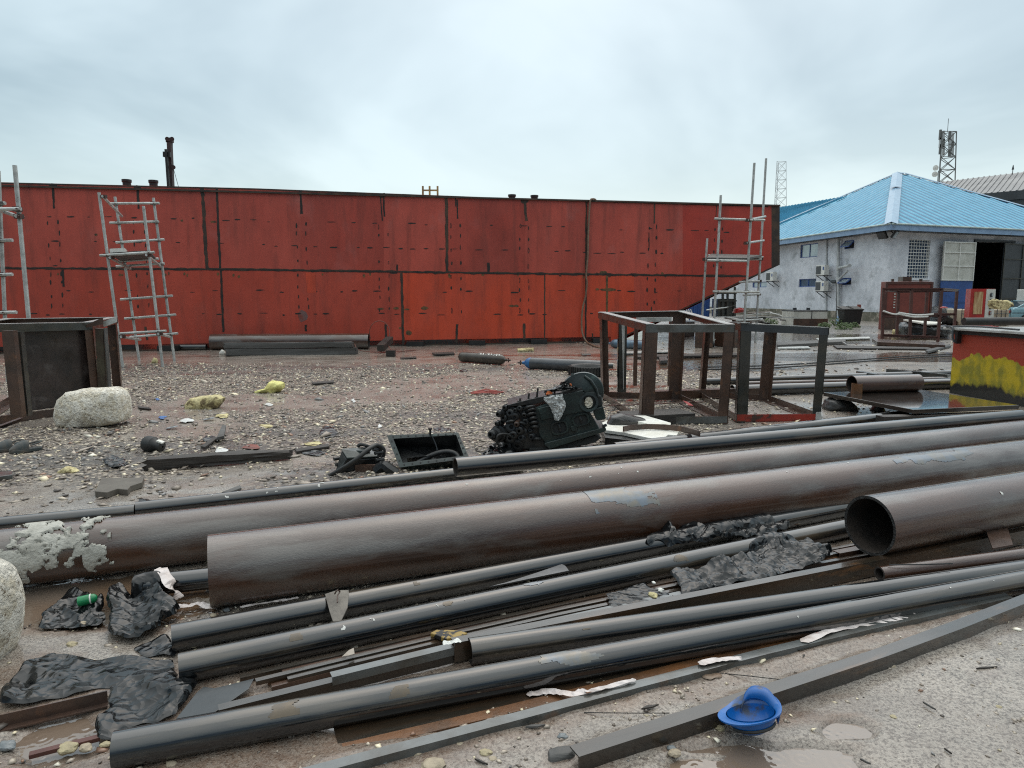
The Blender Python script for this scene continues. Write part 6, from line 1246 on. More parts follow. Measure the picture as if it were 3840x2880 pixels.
# drum racks holding that pipe stay hidden behind the box
# ------------------------------------------------------------------ in front of the workshop
def bxp(x0, y0, x1, y1, gy_, dep, z0=None):
    Yd = gp((x0+x1)/2, gy_).y; a = yp(x0, y1, Yd); b = yp(x1, y0, Yd); lo = 0 if z0 is None else z0; return a, b, Yd, lo
def crate(name, label, cat, x0, y0, x1, y1, gy_, dep, m_, rot=0, part='body', group=None, bev=.02):
    a, b, Yd, lo = bxp(x0, y0, x1, y1, gy_, dep); zb = max(0, a.z) if y1 < gy_-3 else 0; P = Vector(((a.x+b.x)/2, Yd+dep/2, zb)); q = empty(name, z_(P, 0), label, cat, group); mb = MB(); mb.box(Vector((P.x, P.y, (zb+b.z)/2)), (b.x-a.x, dep, b.z-zb), Matrix.Rotation(rot, 3, 'Z')); bevel(mb.build(part, m_, q), bev); return q, P, b.x-a.x, b.z, Yd
q, P, W_, H_, Yd = crate('red_container', 'brick red steel container standing before the workshop corner', 'container', 3312, 1056, 3497, 1236, 1236, .45, m_redcont)
mb = MB()
mb.box(Vector((P.x, Yd-.03, .27)), (W_*.98, .06, .54)); mb.build('rusty_base', m_rust, q)
for s in (-.32, .30): mb = MB(); mb.box(Vector((P.x+s*W_, Yd+.2, H_+.06)), (.10, .1, .12)); mb.build('lifting_lug', m_rust, q)
for k in range(6): mb = MB(); mb.box(Vector((P.x-.30*W_/1, Yd-.012, H_-.55-.12*k)), (.08, .014, .05)); mb.build('vent_slot', m_cream, q)
mb = MB()
for s in (-.5, .5): mb.bar(Vector((P.x+s*W_*.985, Yd-.02, .55)), Vector((P.x+s*W_*.985, Yd-.02, H_-.02)), .09, .05, up=(0, 1, 0))
mb.bar(Vector((P.x-W_*.48, Yd-.022, H_-.06)), Vector((P.x+W_*.48, Yd-.022, H_-.06)), .05, .1); mb.bar(Vector((P.x-W_*.48, Yd-.022, .6)), Vector((P.x+W_*.48, Yd-.022, .6)), .05, .1); mb.build('edge_post', m_redframe, q)
mb = MB(); mb.box(Vector((P.x+W_*.06, Yd+.6, H_+.12)), (.4, .4, .22)); mb.build('top_box', m_rust, q)
# rusty angle rack
Yr = gp(3515, 1282).y; q = empty('angle_rack', z_(yp(3308, 1260, Yr), 0), 'open rust red angle iron rack in front of the red container', 'steel rack'); Yk = Yr+1.5
def rk(x0, y0, x1, y1, Y0, Y1=None, nm='rail', w_=.07): mb = MB(); mb.angle(yp(x0, y0, Y0), yp(x1, y1, Y1 or Y0), w_, w_, .01); mb.bar(yp(x0, y0, Y0), yp(x1, y1, Y1 or Y0), w_*.7, w_*.5); mb.build(nm, m_redframe, q)
for x0, x1, Y0, y1 in ((3314, 3308, Yr, 1270), (3419, 3410, Yr, 1275), (3532, 3516, Yr, 1282), (3370, 3362, Yk, 1262), (3477, 3466, Yk, 1262), (3589, 3575, Yk, 1265)):
    mb = MB(); a = yp(x0, 1082 if Y0 == Yr else 1090, Y0); b = yp(x1, y1, Y0); b.z = max(b.z, 0); mb.bar(b, a, .085, .06, up=(0, 1, 0)); mb.build('post', m_redframe, q)
rk(3312, 1082, 3534, 1082, Yr); rk(3368, 1091, 3592, 1086, Yk); rk(3534, 1082, 3592, 1086, Yr, Yk); rk(3312, 1082, 3368, 1091, Yr, Yk); rk(3310, 1175, 3524, 1181, Yr); rk(3366, 1176, 3583, 1176, Yk); rk(3310, 1254, 3518, 1262, Yr)
for i, (x0, y0, x1, y1, lb) in enumerate(((3312, 1166, 3390, 1180, 'white rope hanging across the left of the angle rack'), (3366, 1176, 3480, 1190, 'white strip of cloth across the middle of the angle rack'), (3370, 1172, 3500, 1181, 'pale plastic strip tied along the angle rack'))):
    mb = MB(); mb.path(smooth_pts([yp(x0, y0, Yr-.1), yp((x0+x1)/2, (y0+y1)/2+5, Yr-.1), yp(x1, y1-3, Yr-.1)]), .03, 6); tag(mb.build('tied_strip', m_white, smooth=True), lb, 'rope')
# crumpled film used for every black sheet
def inside(px, py, poly):
    c = np.zeros(px.shape, bool); n = len(poly)
    for i in range(n):
        x0, y0 = poly[i]; x1, y1 = poly[i-1]
        if y0 == y1: continue
        c ^= ((y0 > py) != (y1 > py)) & (px < (x1-x0)*(py-y0)/(y1-y0)+x0)
    return c
def film(name, label, cat, px, z0, amp, m_, seed, cell_=.007, lift=None, freq=7., group=None, th=.0):
    W = [gp(x, y, z0) for x, y in px]; poly = [(p.x, p.y) for p in W]; xs = [p[0] for p in poly]; ys = [p[1] for p in poly]
    nx_ = int((max(xs)-min(xs))/cell_)+3; ny_ = int((max(ys)-min(ys))/cell_)+3; X_, Y_ = np.meshgrid(min(xs)-cell_+np.arange(nx_)*cell_, min(ys)-cell_+np.arange(ny_)*cell_)
    jx = (fbm(X_*14, Y_*14, seed+1, 3)-.5)*.05*min(1, cell_/.007); jy = (fbm(X_*14, Y_*14, seed+2, 3)-.5)*.05*min(1, cell_/.007); ins = inside(X_+jx, Y_+jy, poly)
    # long sharp creases: folded triangle waves in several directions over a gently warped sheet
    rf = np.random.default_rng(seed); h = 0; tot = 0
    for k in range(9):
        F_ = freq*.45*1.31**k; an = rf.uniform(0, math.pi); A = 1/F_**.85*rf.uniform(.6, 1.2); ws = F_*.55
        u = X_*math.cos(an)+Y_*math.sin(an)+(vn(X_*ws, Y_*ws, seed*3+k)-.5)*1.3/F_+(vn(X_*ws*2.7, Y_*ws*2.7, seed*5+k)-.5)*.35/F_
        tr = np.abs(((u*F_+rf.uniform(0, 1)) % 1)*2-1); gate = np.clip((vn(X_*F_*.5, Y_*F_*.5, seed*7+k)-.3)*2.6, 0, 1); h = h+A*tr*gate; tot += A*.62
    h = h/tot; e = np.zeros_like(h); m_in = ins.astype(float)
    for _ in range(5): m_in = (m_in+np.roll(m_in, 1, 0)+np.roll(m_in, -1, 0)+np.roll(m_in, 1, 1)+np.roll(m_in, -1, 1))/5
    Zf = z0+.003+amp*1.35*np.clip(h*.9-.05, 0, 1.5)*(.35+.65*np.clip((m_in-.5)*2.2, 0, 1))
    if lift is not None: Zf = np.maximum(Zf, lift(X_, Y_)+.004+amp*.18*h)
    dx = (fbm(X_*9, Y_*9, seed+20, 2)-.5)*amp*.4; dy = (fbm(X_*9, Y_*9, seed+21, 2)-.5)*amp*.4; idx = -np.ones(ins.shape, int); mb = MB()
    qd = ins[:-1, :-1] & ins[1:, :-1] & ins[:-1, 1:] & ins[1:, 1:]
    use = np.zeros(ins.shape, bool)
    for a, b in ((0, 0), (1, 0), (0, 1), (1, 1)): use[a:a+qd.shape[0], b:b+qd.shape[1]] |= qd
    idx[use] = np.arange(use.sum()); mb.v = [Vector((x, y, z)) for x, y, z in zip((X_+dx)[use], (Y_+dy)[use], Zf[use])]
    J, I_ = np.nonzero(qd); mb.f = [[idx[j, i], idx[j, i+1], idx[j+1, i+1], idx[j+1, i]] for j, i in zip(J, I_)]; mb.f = [[int(k) for k in f] for f in mb.f]; mb.m = [0]*len(mb.f)
    if not mb.f: return None
    cnt = {}
    for f in mb.f:
        for a, b in zip(f, f[1:]+f[:1]): k = (min(a, b), max(a, b)); cnt[k] = cnt.get(k, 0)+1
    nb = {}
    for (a, b), c_ in cnt.items():
        if c_ == 1: nb.setdefault(a, []).append(b); nb.setdefault(b, []).append(a)
    for _ in range(6):       # soften the stair-stepped outline of the cut
        new = {a: (mb.v[a]*.4+sum((mb.v[b] for b in l), Vector())*(.6/len(l))) for a, l in nb.items() if len(l) == 2}
        for a, v in new.items(): mb.v[a] = v
    o = mb.build(name, m_, smooth=24, recalc=False); return tag(o, label, cat, group)
def Z_(pts, ox, oy): return [zo(x, y, ox, oy) for x, y in pts]
# tarpaulin heap
def heap(name, label, cat, poly, gy_, dep, m_, seed, bumpy=.08, z0=0.): return lump(name, label, cat, poly, gy_, dep, m_, seed, z0=z0, bumpy=bumpy)
heap('tarpaulin_heap', 'heap covered in black tarpaulin inside and behind the angle rack', 'tarpaulin', Z_([(1150, 1520), (1155, 1440), (1190, 1400), (1260, 1405), (1400, 1420), (1500, 1430), (1540, 1480), (1500, 1540), (1300, 1545)], 2880, 600), 1268, 1.4, m_plastic, 41)
heap('tarpaulin_heap', 'second black tarpaulin heap further back beside the cream box', 'tarpaulin', Z_([(1370, 1400), (1400, 1330), (1440, 1275), (1480, 1260), (1500, 1330), (1560, 1370), (1600, 1400), (1560, 1420), (1400, 1420)], 2880, 600), 1222, 1.4, m_plastic, 42)
Yh = gp(3450, 1268).y; mb = MB(); P = [yp(*zo(x, y, 2880, 600), Yh+w_) for x, y, w_ in ((1170, 1388, .8), (1300, 1400, .9), (1500, 1412, .9), (1480, 1424, .1), (1380, 1428, .0), (1220, 1398, .1))]; mb.prism(P, UP*.05); tag(mb.build('pale_board', m_styro), 'pale board lying on the black tarpaulin heap', 'board')
mb = MB(); c = gp(3362, 1247, .14); mb.lathe(c-Vector((.15, 0, 0)), c+Vector((.2, -.1, 0)), [(0, .02), (0, .12), (.2, .13), (.25, .06), (.33, .05)], 14); tag(mb.build('yellow_jerrycan', m_foam, smooth=40), 'small yellow container on the ground by the angle rack', 'container')
# fuel pump carcass
Yd = gp(3680, 1232).y; q = empty('fuel_pump', z_(yp(3670, 1190, Yd), 0), 'red metal pump cabinet with rusty panel and round gauges, beyond the yellow box', 'pump cabinet')
a = yp(3633, 1195, Yd); b = yp(3690, 1195, Yd); c = yp(3724, 1192, Yd+.5); zt = yp(3640, 1083, Yd).z; z1 = yp(3724, 1085, Yd+.5).z
mb = MB(); bb = Vector((a.x+.35, a.y+.9, 0)); cc = Vector((c.x, c.y+.5, 0)); fl = [z_(v, 0) for v in (a, b, c, cc, bb)]; mb.prism(fl, UP*zt); mb.build('cabinet', m_red, q)
mb = MB(); k = [z_(a, .3).lerp(z_(b, .3), .22), z_(a, .3).lerp(z_(b, .3), .80)]; zA = yp(3650, 1178, Yd).z; zB = yp(3650, 1094, Yd).z; mb.prism([z_(k[0], zA)-Vector((0, .02, 0)), z_(k[1], zA)-Vector((0, .02, 0)), z_(k[1], zB)-Vector((0, .02, 0)), z_(k[0], zB)-Vector((0, .02, 0))], (0, .012, 0)); mb.build('rusty_panel', mat('rust_streaked_cream', (.52, .38, .20), (.28, .11, .04), 2, rough=.6, stretch=(3, 1, .4)), q)
nrm_ = (z_(c, 0)-z_(b, 0)).cross(UP).normalized(); nrm_ = nrm_ if nrm_.y < 0 else -nrm_
mb = MB(); mb.prism([z_(b, .35)+nrm_*.004, z_(c, .35)+nrm_*.004, z_(c, zt-.02)+nrm_*.004, z_(b, zt-.02)+nrm_*.004], nrm_*.012); mb.build('instrument_face', m_cream, q)
mid = (z_(b, 0)+z_(c, 0))/2
for i in range(4):
    zz3 = zt-.28-.28*i; P = z_(mid, zz3)+nrm_*.018; mb = MB(); mb.tube(P, P+nrm_*.06, .10, 16); g_ = mb.build('gauge', (m_greysteel, m_darksteel, m_engine, m_redcont)[i], q, smooth=40); mb = MB(); mb.tube(P+nrm_*.06, P+nrm_*.066, .07, 16); mb.build('dial', m_glass, g_)
mb = MB(); mb.prism([z_(a, 0)-Vector((.05, .15, 0)), z_(c, 0)-Vector((-.1, .3, 0)), z_(c, 0)+Vector((.1, .2, 0)), z_(a, 0)+Vector((0, .4, 0))], UP*.1); mb.build('base_tray', m_red, q)
# beige caged tank
q, P, W_, H_, Yd = crate('caged_tank', 'beige plastic liquid tank in a steel cage, between angle rack and car', 'tank', 3600, 1160, 3787, 1222, 1222, 1.2, m_beige, bev=.06)
mb = MB()
for k in range(12): x = P.x-W_/2+W_*k/11; mb.tube(Vector((x, Yd-.06, .05)), Vector((x, Yd-.06, H_+.05)), .018, 6)
for k in range(4): z = .12+(H_-.1)*k/3; mb.tube(Vector((P.x-W_/2, Yd-.07, z)), Vector((P.x+W_/2, Yd-.07, z)), .018, 6)
mb.build('cage', m_greysteel, q)
q, P, W_, H_, Yd = crate('cream_cabinet', 'small cream cabinet behind the angle rack', 'cabinet', 3527, 1155, 3576, 1205, 1215, .7, m_cream); mb = MB(); mb.box(Vector((P.x, Yd-.01, H_*.45)), (W_*.8, .02, .04)); mb.box(Vector((P.x+W_*.3, Yd-.01, H_*.7)), (W_*.15, .02, .1)); mb.build('door_line', m_greysteel, q)
heap('red_cloth', 'red cloth on top of the cream cabinet', 'cloth', Z_([(1498, 1280), (1503, 1270), (1525, 1266), (1540, 1272), (1540, 1280)], 2880, 600), 1215, .2, m_red, 44, .01, z0=yp(3530, 1158, gp(3550, 1215).y).z)
heap('yellow_tarp', 'folded yellow sheet lying on the caged tank beside the pump', 'sheet', Z_([(1985, 1288), (1975, 1215), (1995, 1205), (2040, 1230), (2050, 1262), (2000, 1288)], 2880, 600), 1222, .8, m_foam, 45, .05, z0=yp(3700, 1160, gp(3700, 1222).y).z)
# pale blue car: only its rear part is seen, all of it is there
cy_ = gp(3800, 1222).y+2.2; cx_ = yp(3752, 1180, cy_).x; q = empty('parked_car', Vector((cx_+2.1, cy_, 0)), 'pale blue saloon car parked beside the workshop door, cut by the right edge', 'car')
def carsec(z, x0, x1, yw): return [Vector((cx_+x0, cy_-yw, z)), Vector((cx_+x1, cy_-yw, z)), Vector((cx_+x1, cy_+yw, z)), Vector((cx_+x0, cy_+yw, z))]
mb = MB(); zt = yp(3790, 1127, cy_-.8).z; secs = [(.28, .05, 4.15, .80), (.5, 0, 4.2, .85), (.80, .03, 4.18, .86), (.92, .15, 4.0, .82)]
for i, s in enumerate(secs): mb.v += carsec(*s)
for i in range(len(secs)-1):
    for k in range(4): mb.f.append([i*4+k, i*4+(k+1) % 4, (i+1)*4+(k+1) % 4, (i+1)*4+k]); mb.m.append(0)
mb.f += [[0, 1, 2, 3], [12, 13, 14, 15]]; mb.m += [0, 0]; bevel(mb.build('body', m_carpaint, q), .06, 3)
mb = MB(); s1 = carsec(.91, .35, 3.0, .80); s2 = carsec(zt-.06, 1.0, 2.3, .64); mb.v = s1+s2; mb.f = [[0, 1, 5, 4], [1, 2, 6, 5], [2, 3, 7, 6], [3, 0, 4, 7]]; mb.m = [0]*4; cab = mb.build('windows', m_glass, q)
mb = MB(); s3 = carsec(zt, 1.05, 2.25, .60); mb.v = [v+Vector((0, 0, .01)) for v in s2]+s3; mb.f = [[0, 1, 5, 4], [1, 2, 6, 5], [2, 3, 7, 6], [3, 0, 4, 7], [4, 5, 6, 7], [0, 1, 2, 3]]; mb.m = [0]*6; bevel(mb.build('roof', m_carpaint, q), .03, 3)
mb = MB()
for A, B in ((0, 0), (1, 1), (2, 2), (3, 3)): mb.bar(s1[A], s2[B], .07, .07)
for sy in (0, 3): mb.bar(s1[sy].lerp(s1[sy+1 if sy == 0 else 2], .5), s2[sy].lerp(s2[sy+1 if sy == 0 else 2], .5), .07, .05)
mb.build('pillars', m_carpaint, q)
for x in (.8, 3.4):
    for s in (-.80, .80): mb = MB(); c = Vector((cx_+x, cy_+s, .30)); mb.tube(c-Vector((0, .1, 0)), c+Vector((0, .1, 0)), .30, 22); w_ = mb.build('wheel', m_rubber, q, smooth=40); mb = MB(); mb.tube(c+Vector((0, .105*(1 if s > 0 else -1), 0)), c+Vector((0, .112*(1 if s > 0 else -1), 0)), .18, 18); mb.build('rim', m_mast, w_)
mb = MB(); mb.box(Vector((cx_+2.05, cy_-.87, .74)), (.16, .03, .03)); mb.build('door_handle', m_white, q); mb = MB(); mb.box(Vector((cx_+1.8, cy_-.865, .62)), (3.9, .012, .03)); mb.build('side_trim', m_greysteel, q)
mb = MB(); mb.box(Vector((cx_+.0, cy_-.6, .68)), (.06, .3, .14)); mb.build('tail_light', m_red, q)
q, P, W_, H_, Yd = crate('white_cabinet', 'white upright cabinet at the right edge before the car', 'cabinet', 3833, 1085, 3905, 1215, 1216, .6, m_white); mb = MB(); mb.box(Vector((P.x, Yd-.01, H_*.6)), (W_*.8, .02, .5)); mb.build('door', m_cream, q)
# wheelie bins, red post, board, concrete trough, weeds by the wall
for x, lb, rt in ((3171, 'dark wheelie bin with torn top, left of the pair by the drain', .1), (3202, 'dark wheelie bin, right of the pair by the drain', -.15)):
    c = gp(x, 1222); q = empty('wheelie_bin', c, lb, 'bin', 'bins by the workshop wall'); hh = yp(x, 1158, c.y).z; mb = MB(); v = []
    for z, w_, d_ in ((.08, .22, .24), (hh*.9, .29, .32), (hh*.93, .33, .36), (hh, .33, .36)): v += [c+Matrix.Rotation(rt, 3, 'Z') @ Vector((a*w_, b*d_, z)) for a, b in ((-1, -1), (1, -1), (1, 1), (-1, 1))]
    mb.v = v; mb.f = [[i*4+k, i*4+(k+1) % 4, i*4+4+(k+1) % 4, i*4+4+k] for i in range(3) for k in range(4)]+[[0, 1, 2, 3], [12, 13, 14, 15]]; mb.m = [0]*len(mb.f); bevel(mb.build('body', m_black, q), .02); mb = MB(); mb.box(c+Vector((0, .1, hh+.04)), (.62, .6, .05), Matrix.Rotation(.2, 3, 'X')); mb.build('lid', m_rubber, q)
    mb = MB(); mb.tube(c+Vector((-.3, .25, .1)), c+Vector((.3, .25, .1)), .1, 12); mb.build('wheel', m_rubber, q)
mb = MB(); c = gp(3228, 1217); t_ = yp(3230, 1142, c.y); mb.chan(c+Vector((-.08, 0, 0)), z_(c, t_.z)+Vector((-.04, 0, 0)), .1, .17, .012, up=(1, 0, 0)); tag(mb.build('red_post', m_redcont), 'short brick red steel post standing right of the bins', 'post')
mb = MB(); c = gp(3144, 1214); mb.prism([c+Vector((-.15, 0, 0)), c+Vector((.1, 0, 0)), c+Vector((.18, .1, .42)), c+Vector((-.02, .1, .42))], (0, .03, 0)); tag(mb.build('pale_board', m_fascia), 'small pale blue board leaning left of the bins', 'board')
q, P, W_, H_, Yd = crate('concrete_trough', 'stained cream concrete trough on rusty base by the workshop wall', 'trough', 2975, 1167, 3104, 1222, 1222, 1.6, m_cream)
mb = MB(); mb.box(Vector((P.x, Yd-.02, .18)), (W_*1.01, .08, .36)); mb.build('stained_base', m_rust, q); mb = MB(); mb.box(Vector((P.x, P.y, H_+.02)), (W_*1.02, 1.64, .05)); mb.build('rim', m_greysteel, q); mb = MB(); mb.box(Vector((P.x+.05, Yd-.012, H_*.6)), (.03, .03, H_*.75)); mb.build('joint', m_greysteel, q)
for x in (-.5, .2): mb = MB(); mb.tube(Vector((P.x+x, P.y, H_)), Vector((P.x+x, P.y, H_+.16)), .1, 10); mb.build('lifting_stub', m_greysteel, q)
for i, (x, y, s) in enumerate(((3130, 1222, 1.), (3165, 1236, .8), (3200, 1228, .6), (2955, 1215, .7), (3090, 1228, .6), (2890, 1215, .8))): leafcloud('weed_plant', gp(x, y), .55*s, .3*s, .42*s, 260, .05, m_leaf, ('bushy green weed beside the foot of the drain pipe', 'green weed spreading before the two bins', 'low weed under the bins on the right', 'weed left of the concrete trough', 'small weed at the right corner of the trough', 'weed among the scrap bars left of the trough')[i], 'weed', 70+i, group='weeds along the workshop wall')
leafcloud('wall_creeper', yp(3790, 800, WY-14), 3.2, .5, 2.8, 420, .20, m_leaf, 'green creeper on the dark warehouse wall at the right', 'creeper', 90)
# heaps of bars and scrap between barge end and workshop
rs = random.Random(17)
spec = []
nth = ['leftmost', 'second', 'third', 'fourth', 'fifth', 'sixth', 'seventh', 'eighth', 'ninth', 'tenth', 'eleventh', 'twelfth', 'thirteenth', 'fourteenth', 'fifteenth', 'sixteenth', 'seventeenth', 'rightmost']
for i in range(18):
    x = 2690+17*i; y = rs.uniform(1196, 1222); L_ = rs.uniform(50, 160); mb = MB(); c = gp(x, y); z = rs.uniform(.03, .75) if x < 2960 else rs.uniform(.02, .4); a = c+Vector((-L_/190, rs.uniform(-.8, .8), z)); b = c+Vector((L_/190, rs.uniform(-.8, .8), max(.03, z+rs.uniform(-.35, .35))))
    k = i % 3
    if k == 0: mb.tube(a, b, .035, 8)
    elif k == 1: mb.angle(a, b, .09, .09, .01)
    else: mb.bar(a, b, .14, .03)
    o = mb.build('scrap_bar', (m_galv, m_rust, m_woodgrey, m_galv)[i % 4]); tag(o, '%s %s, %s in the tangled scrap heap beyond the barge end' % (('pale', 'rusty', 'dull', 'light grey')[i % 4], ('tube', 'angle bar', 'flat board')[k], nth[i]), 'scrap bar', 'scrap bars beyond the barge end')
scrap = [(2765, 1200, 2870, 1193, .9, .12, m_darksteel, 'dark channel lying at the front of the scrap heap beyond the barge'), (2690, 1188, 2990, 1190, .5, .05, m_galv, 'long pale tube lying along the scrap heap beyond the barge'), ]
for x0, y0, x1, y1, zt_, w_, m_, lb in scrap: mb = MB(); Yd = gp(x0, 1230).y; a = yp(x0, y0, Yd); b = yp(x1, y1, Yd); mb.bar(a, b, w_, w_); tag(mb.build('scrap_beam', m_), lb, 'scrap beam')
heap('red_sheet', 'red and white sheet lying on the scrap beyond the barge end', 'sheet', [(2752, 1174), (2757, 1158), (2775, 1153), (2786, 1160), (2780, 1172)], 1215, .6, m_red, 51, .02, z0=yp(2760, 1175, gp(2760, 1215).y).z)
q, P, W_, H_, Yd = crate('blue_skip', 'blue steel container half hidden behind the sloping end of the barge', 'container', 2560, 1095, 2664, 1188, 1206, 2.2, m_bluepaint); mb = MB()
for k in range(6): mb.box(Vector((P.x-W_/2+W_*(k+.5)/6, Yd-.02, H_/2)), (.08, .06, H_*.9))
mb.build('rib', m_bluepaint, q)
q, P, W_, H_, Yd = crate('dark_gantry', 'dark machine frame standing between the blue container and the workshop', 'machine', 2690, 1120, 2760, 1190, 1208, 1.2, m_darksteel)
for x in (2710, 2728, 2755): mb = MB(); a = yp(x, 1190, Yd-.1); b = yp(x, 1075, Yd-.1); mb.bar(a, b, .12, .1, up=(0, 1, 0)); mb.build('upright', m_darksteel, q)
for y in (1100, 1128): mb = MB(); mb.bar(yp(2698, y, Yd-.15), yp(2762, y, Yd-.15), .1, .08); mb.build('crossbar', m_darksteel, q)
for i in range(4): mb = MB(); Yd2 = gp(2580, 1212).y; mb.bar(yp(2566+i*8, 1160, Yd2), yp(2578+i*8, 1196, Yd2), .05, .05); tag(mb.build('white_post', m_white), ('leftmost', 'second', 'third', 'rightmost')[i]+' white slat of a broken rail under the barge end', 'slat', 'white slats by the barge end')
# flat boards and plates on the puddled yard
for i, (pts, z, th, m_, lb) in enumerate((([(2912, 1282), (3170, 1272), (3172, 1280), (2915, 1294)], .10, .09, m_woodgrey, 'long grey board on the yard below the concrete trough'), ([(2915, 1301), (3030, 1298), (3040, 1304), (2918, 1306)], .05, .04, m_galv, 'pale short sheet in front of the long grey board'), ([(3125, 1294), (3480, 1302), (3500, 1308), (3140, 1304)], .05, .04, m_wood, 'long dark plank before the angle rack'),
        ([(3270, 1270), (3540, 1284), (3545, 1294), (3290, 1282)], .12, .1, m_rust, 'rusty beam lying before the angle rack'), ([(3060, 1268), (3260, 1262), (3265, 1268), (3070, 1274)], .04, .03, m_galv, 'thin pale sheet between board and rack'), ([(3470, 1312), (3560, 1290), (3566, 1296), (3480, 1318)], .06, .05, m_rubber, 'black hose-like strip by the yellow box'),
        ([(2330, 1318), (2500, 1312), (2520, 1318), (2340, 1324)], .04, .03, m_galv, 'pale flat sheet seen between the frame legs'), ([(2380, 1330), (2760, 1322), (2770, 1330), (2390, 1338)], .05, .045, m_wood, 'dark plank across the yard behind the open frames'), ([(1940, 1306), (2000, 1303), (2002, 1310), (1942, 1312)], .06, .05, m_foam, 'pale yellow wood strip lying by the hull'), ([(1620, 1322), (1700, 1318), (1705, 1325), (1630, 1328)], .05, .04, m_wood, 'dark plank at the foot of the hull'),
        ([(1500, 1340), (1560, 1336), (1562, 1341), (1504, 1344)], .03, .02, m_wood, 'small dark slat on the red mud before the hull'), ([(2180, 1326), (2215, 1325), (2216, 1330), (2183, 1331)], .03, .02, m_woodgrey, 'small grey slat beside the hose end'), ([(2470, 1338), (2500, 1336), (2506, 1350), (2476, 1352)], .08, .07, m_rock, 'dark stone scrap in the puddle behind the frames'))):
    slab('yard_board', lb, 'board', pts, z, th, m_)
for x, y in ((2640, 1302), (2735, 1300), (2700, 1262), (2560, 1262), (2780, 1250)): mb = MB(); c = gp(x, y); mb.box(c+UP*.28, (.7, .5, .55), Matrix.Rotation(x*.01, 3, 'Z')); o = bevel(mb.build('steel_crate', m_rust), .02); tag(o, {2640: 'rusty steel block standing at the scaffold wheel', 2735: 'rusty block behind the dark frame, nearest of its row', 2700: 'rusty block behind the scaffold foot', 2560: 'rusty block between frame and barge end', 2780: 'rusty block furthest right under the scaffold'}[x], 'steel block', 'steel blocks behind the frames')
# ------------------------------------------------------------------ bars in the foreground
def up_edge(pts, z): return [gp(x, y, z) for x, y in pts]
def angle_thing(label, pts, z, w_, h_, m_, flip=-1, t=.006, kind='angle', name='angle_bar', group='steel angle bars among the pipes'):
    P = up_edge(pts, z); mb = MB()
    # swept without joints: shared sections
    prof = {'angle': [(0, 0), (flip*w_, 0), (flip*w_, -t), (flip*t, -t), (flip*t, -h_), (0, -h_)], 'inv': [(0, 0), (flip*t, 0), (flip*t, -h_+t), (flip*w_, -h_+t), (flip*w_, -h_), (0, -h_)],
            'chan': [(0, 0), (flip*w_, 0), (flip*w_, -t), (flip*t, -t), (flip*t, -h_+t), (flip*w_, -h_+t), (flip*w_, -h_), (0, -h_)], 'flat': [(0, 0), (flip*w_, 0), (flip*w_, -h_), (0, -h_)]}[kind]
    n = len(prof); K = len(P)
    for i, p in enumerate(P):
        d = (P[min(i+1, K-1)]-P[max(i-1, 0)]).normalized(); sd = d.cross(UP).normalized(); mb.v += [p+sd*a+UP*b for a, b in prof]
    for i in range(K-1):
        for k in range(n): mb.f.append([i*n+k, i*n+(k+1) % n, (i+1)*n+(k+1) % n, (i+1)*n+k]); mb.m.append(0)
    mb.f += [list(range(n))[::-1], [(K-1)*n+k for k in range(n)]]; mb.m += [0, 0]
    o = mb.build(name, m_, origin=(0, 0, 0)); 
    # turn the object so that local X runs along the bar
    d = (P[-1]-P[0]); a = math.atan2(d.y, d.x); M4 = Matrix.Rotation(-a, 4, 'Z') @ Matrix.Translation(-P[0]); o.data.transform(M4); o.location = P[0]; o.rotation_euler = (0, 0, a)
    return tag(o, label, 'steel bar', group)
m_angle_front = mat('worn_grey_brown_angle', (.022, .019, .015), (.030, .019, .012), 4, rough=.2, rough2=.36, metal=0., ior=1.5, bump=.2, stretch=(.6, 3, 3), c3=(.14, .075, .035), s3=4, t3=(.60, .74), coat=1., coatr=.08)
m_angle_brown = mat('brown_wet_angle', (.026, .021, .015), (.050, .028, .015), 4, rough=.2, rough2=.42, metal=0., ior=1.5, bump=.3, stretch=(.5, 3, 3), c3=(.14, .065, .025), s3=5, t3=(.60, .72), coat=1.)
angle_thing('foremost angle bar, bent at its far end, ending beside the blue plastic bowl', [(2172, 2838), (2520, 2726), (2880, 2608), (3314, 2465), (3600, 2360), (3840, 2265), (4100, 2160)], .062, .060, .058, m_angle_front)
angle_thing('long thin angle bar just behind the foremost one, white tape on it', [(1060, 2935), (1480, 2822), (1920, 2706), (2400, 2577), (2880, 2452), (3300, 2352), (3800, 2240)], .034, .045, .030, m_mill)
angle_thing('flat orange rusted bar lying along the long thin angle', [(1290, 2822), (1920, 2672), (2600, 2500), (3200, 2365)], .010, .050, .008, m_rust_or, kind='flat')
angle_thing('broad brown flat bar half in mud below the nearest black pipe', [(1270, 2800), (1920, 2640), (2600, 2480)], .006, .11, .005, m_angle_brown, kind='flat')
angle_thing('deep dark channel bar with rusty left end, under the open mouthed pipe', [(1704, 2412), (2300, 2298), (2880, 2184), (3400, 2080), (3900, 1978)], .095, .050, .085, m_angle_brown, kind='chan')
angle_thing('pale topped angle offcut left of the channel bar', [(1246, 2540), (1703, 2428)], .075, .042, .034, m_mill)
angle_thing('long dark angle under the pale topped offcut', [(820, 2664), (960, 2629), (1703, 2446)], .050, .040, .046, m_angle_front)
gi = 'thin rusty angles between the black pipes'
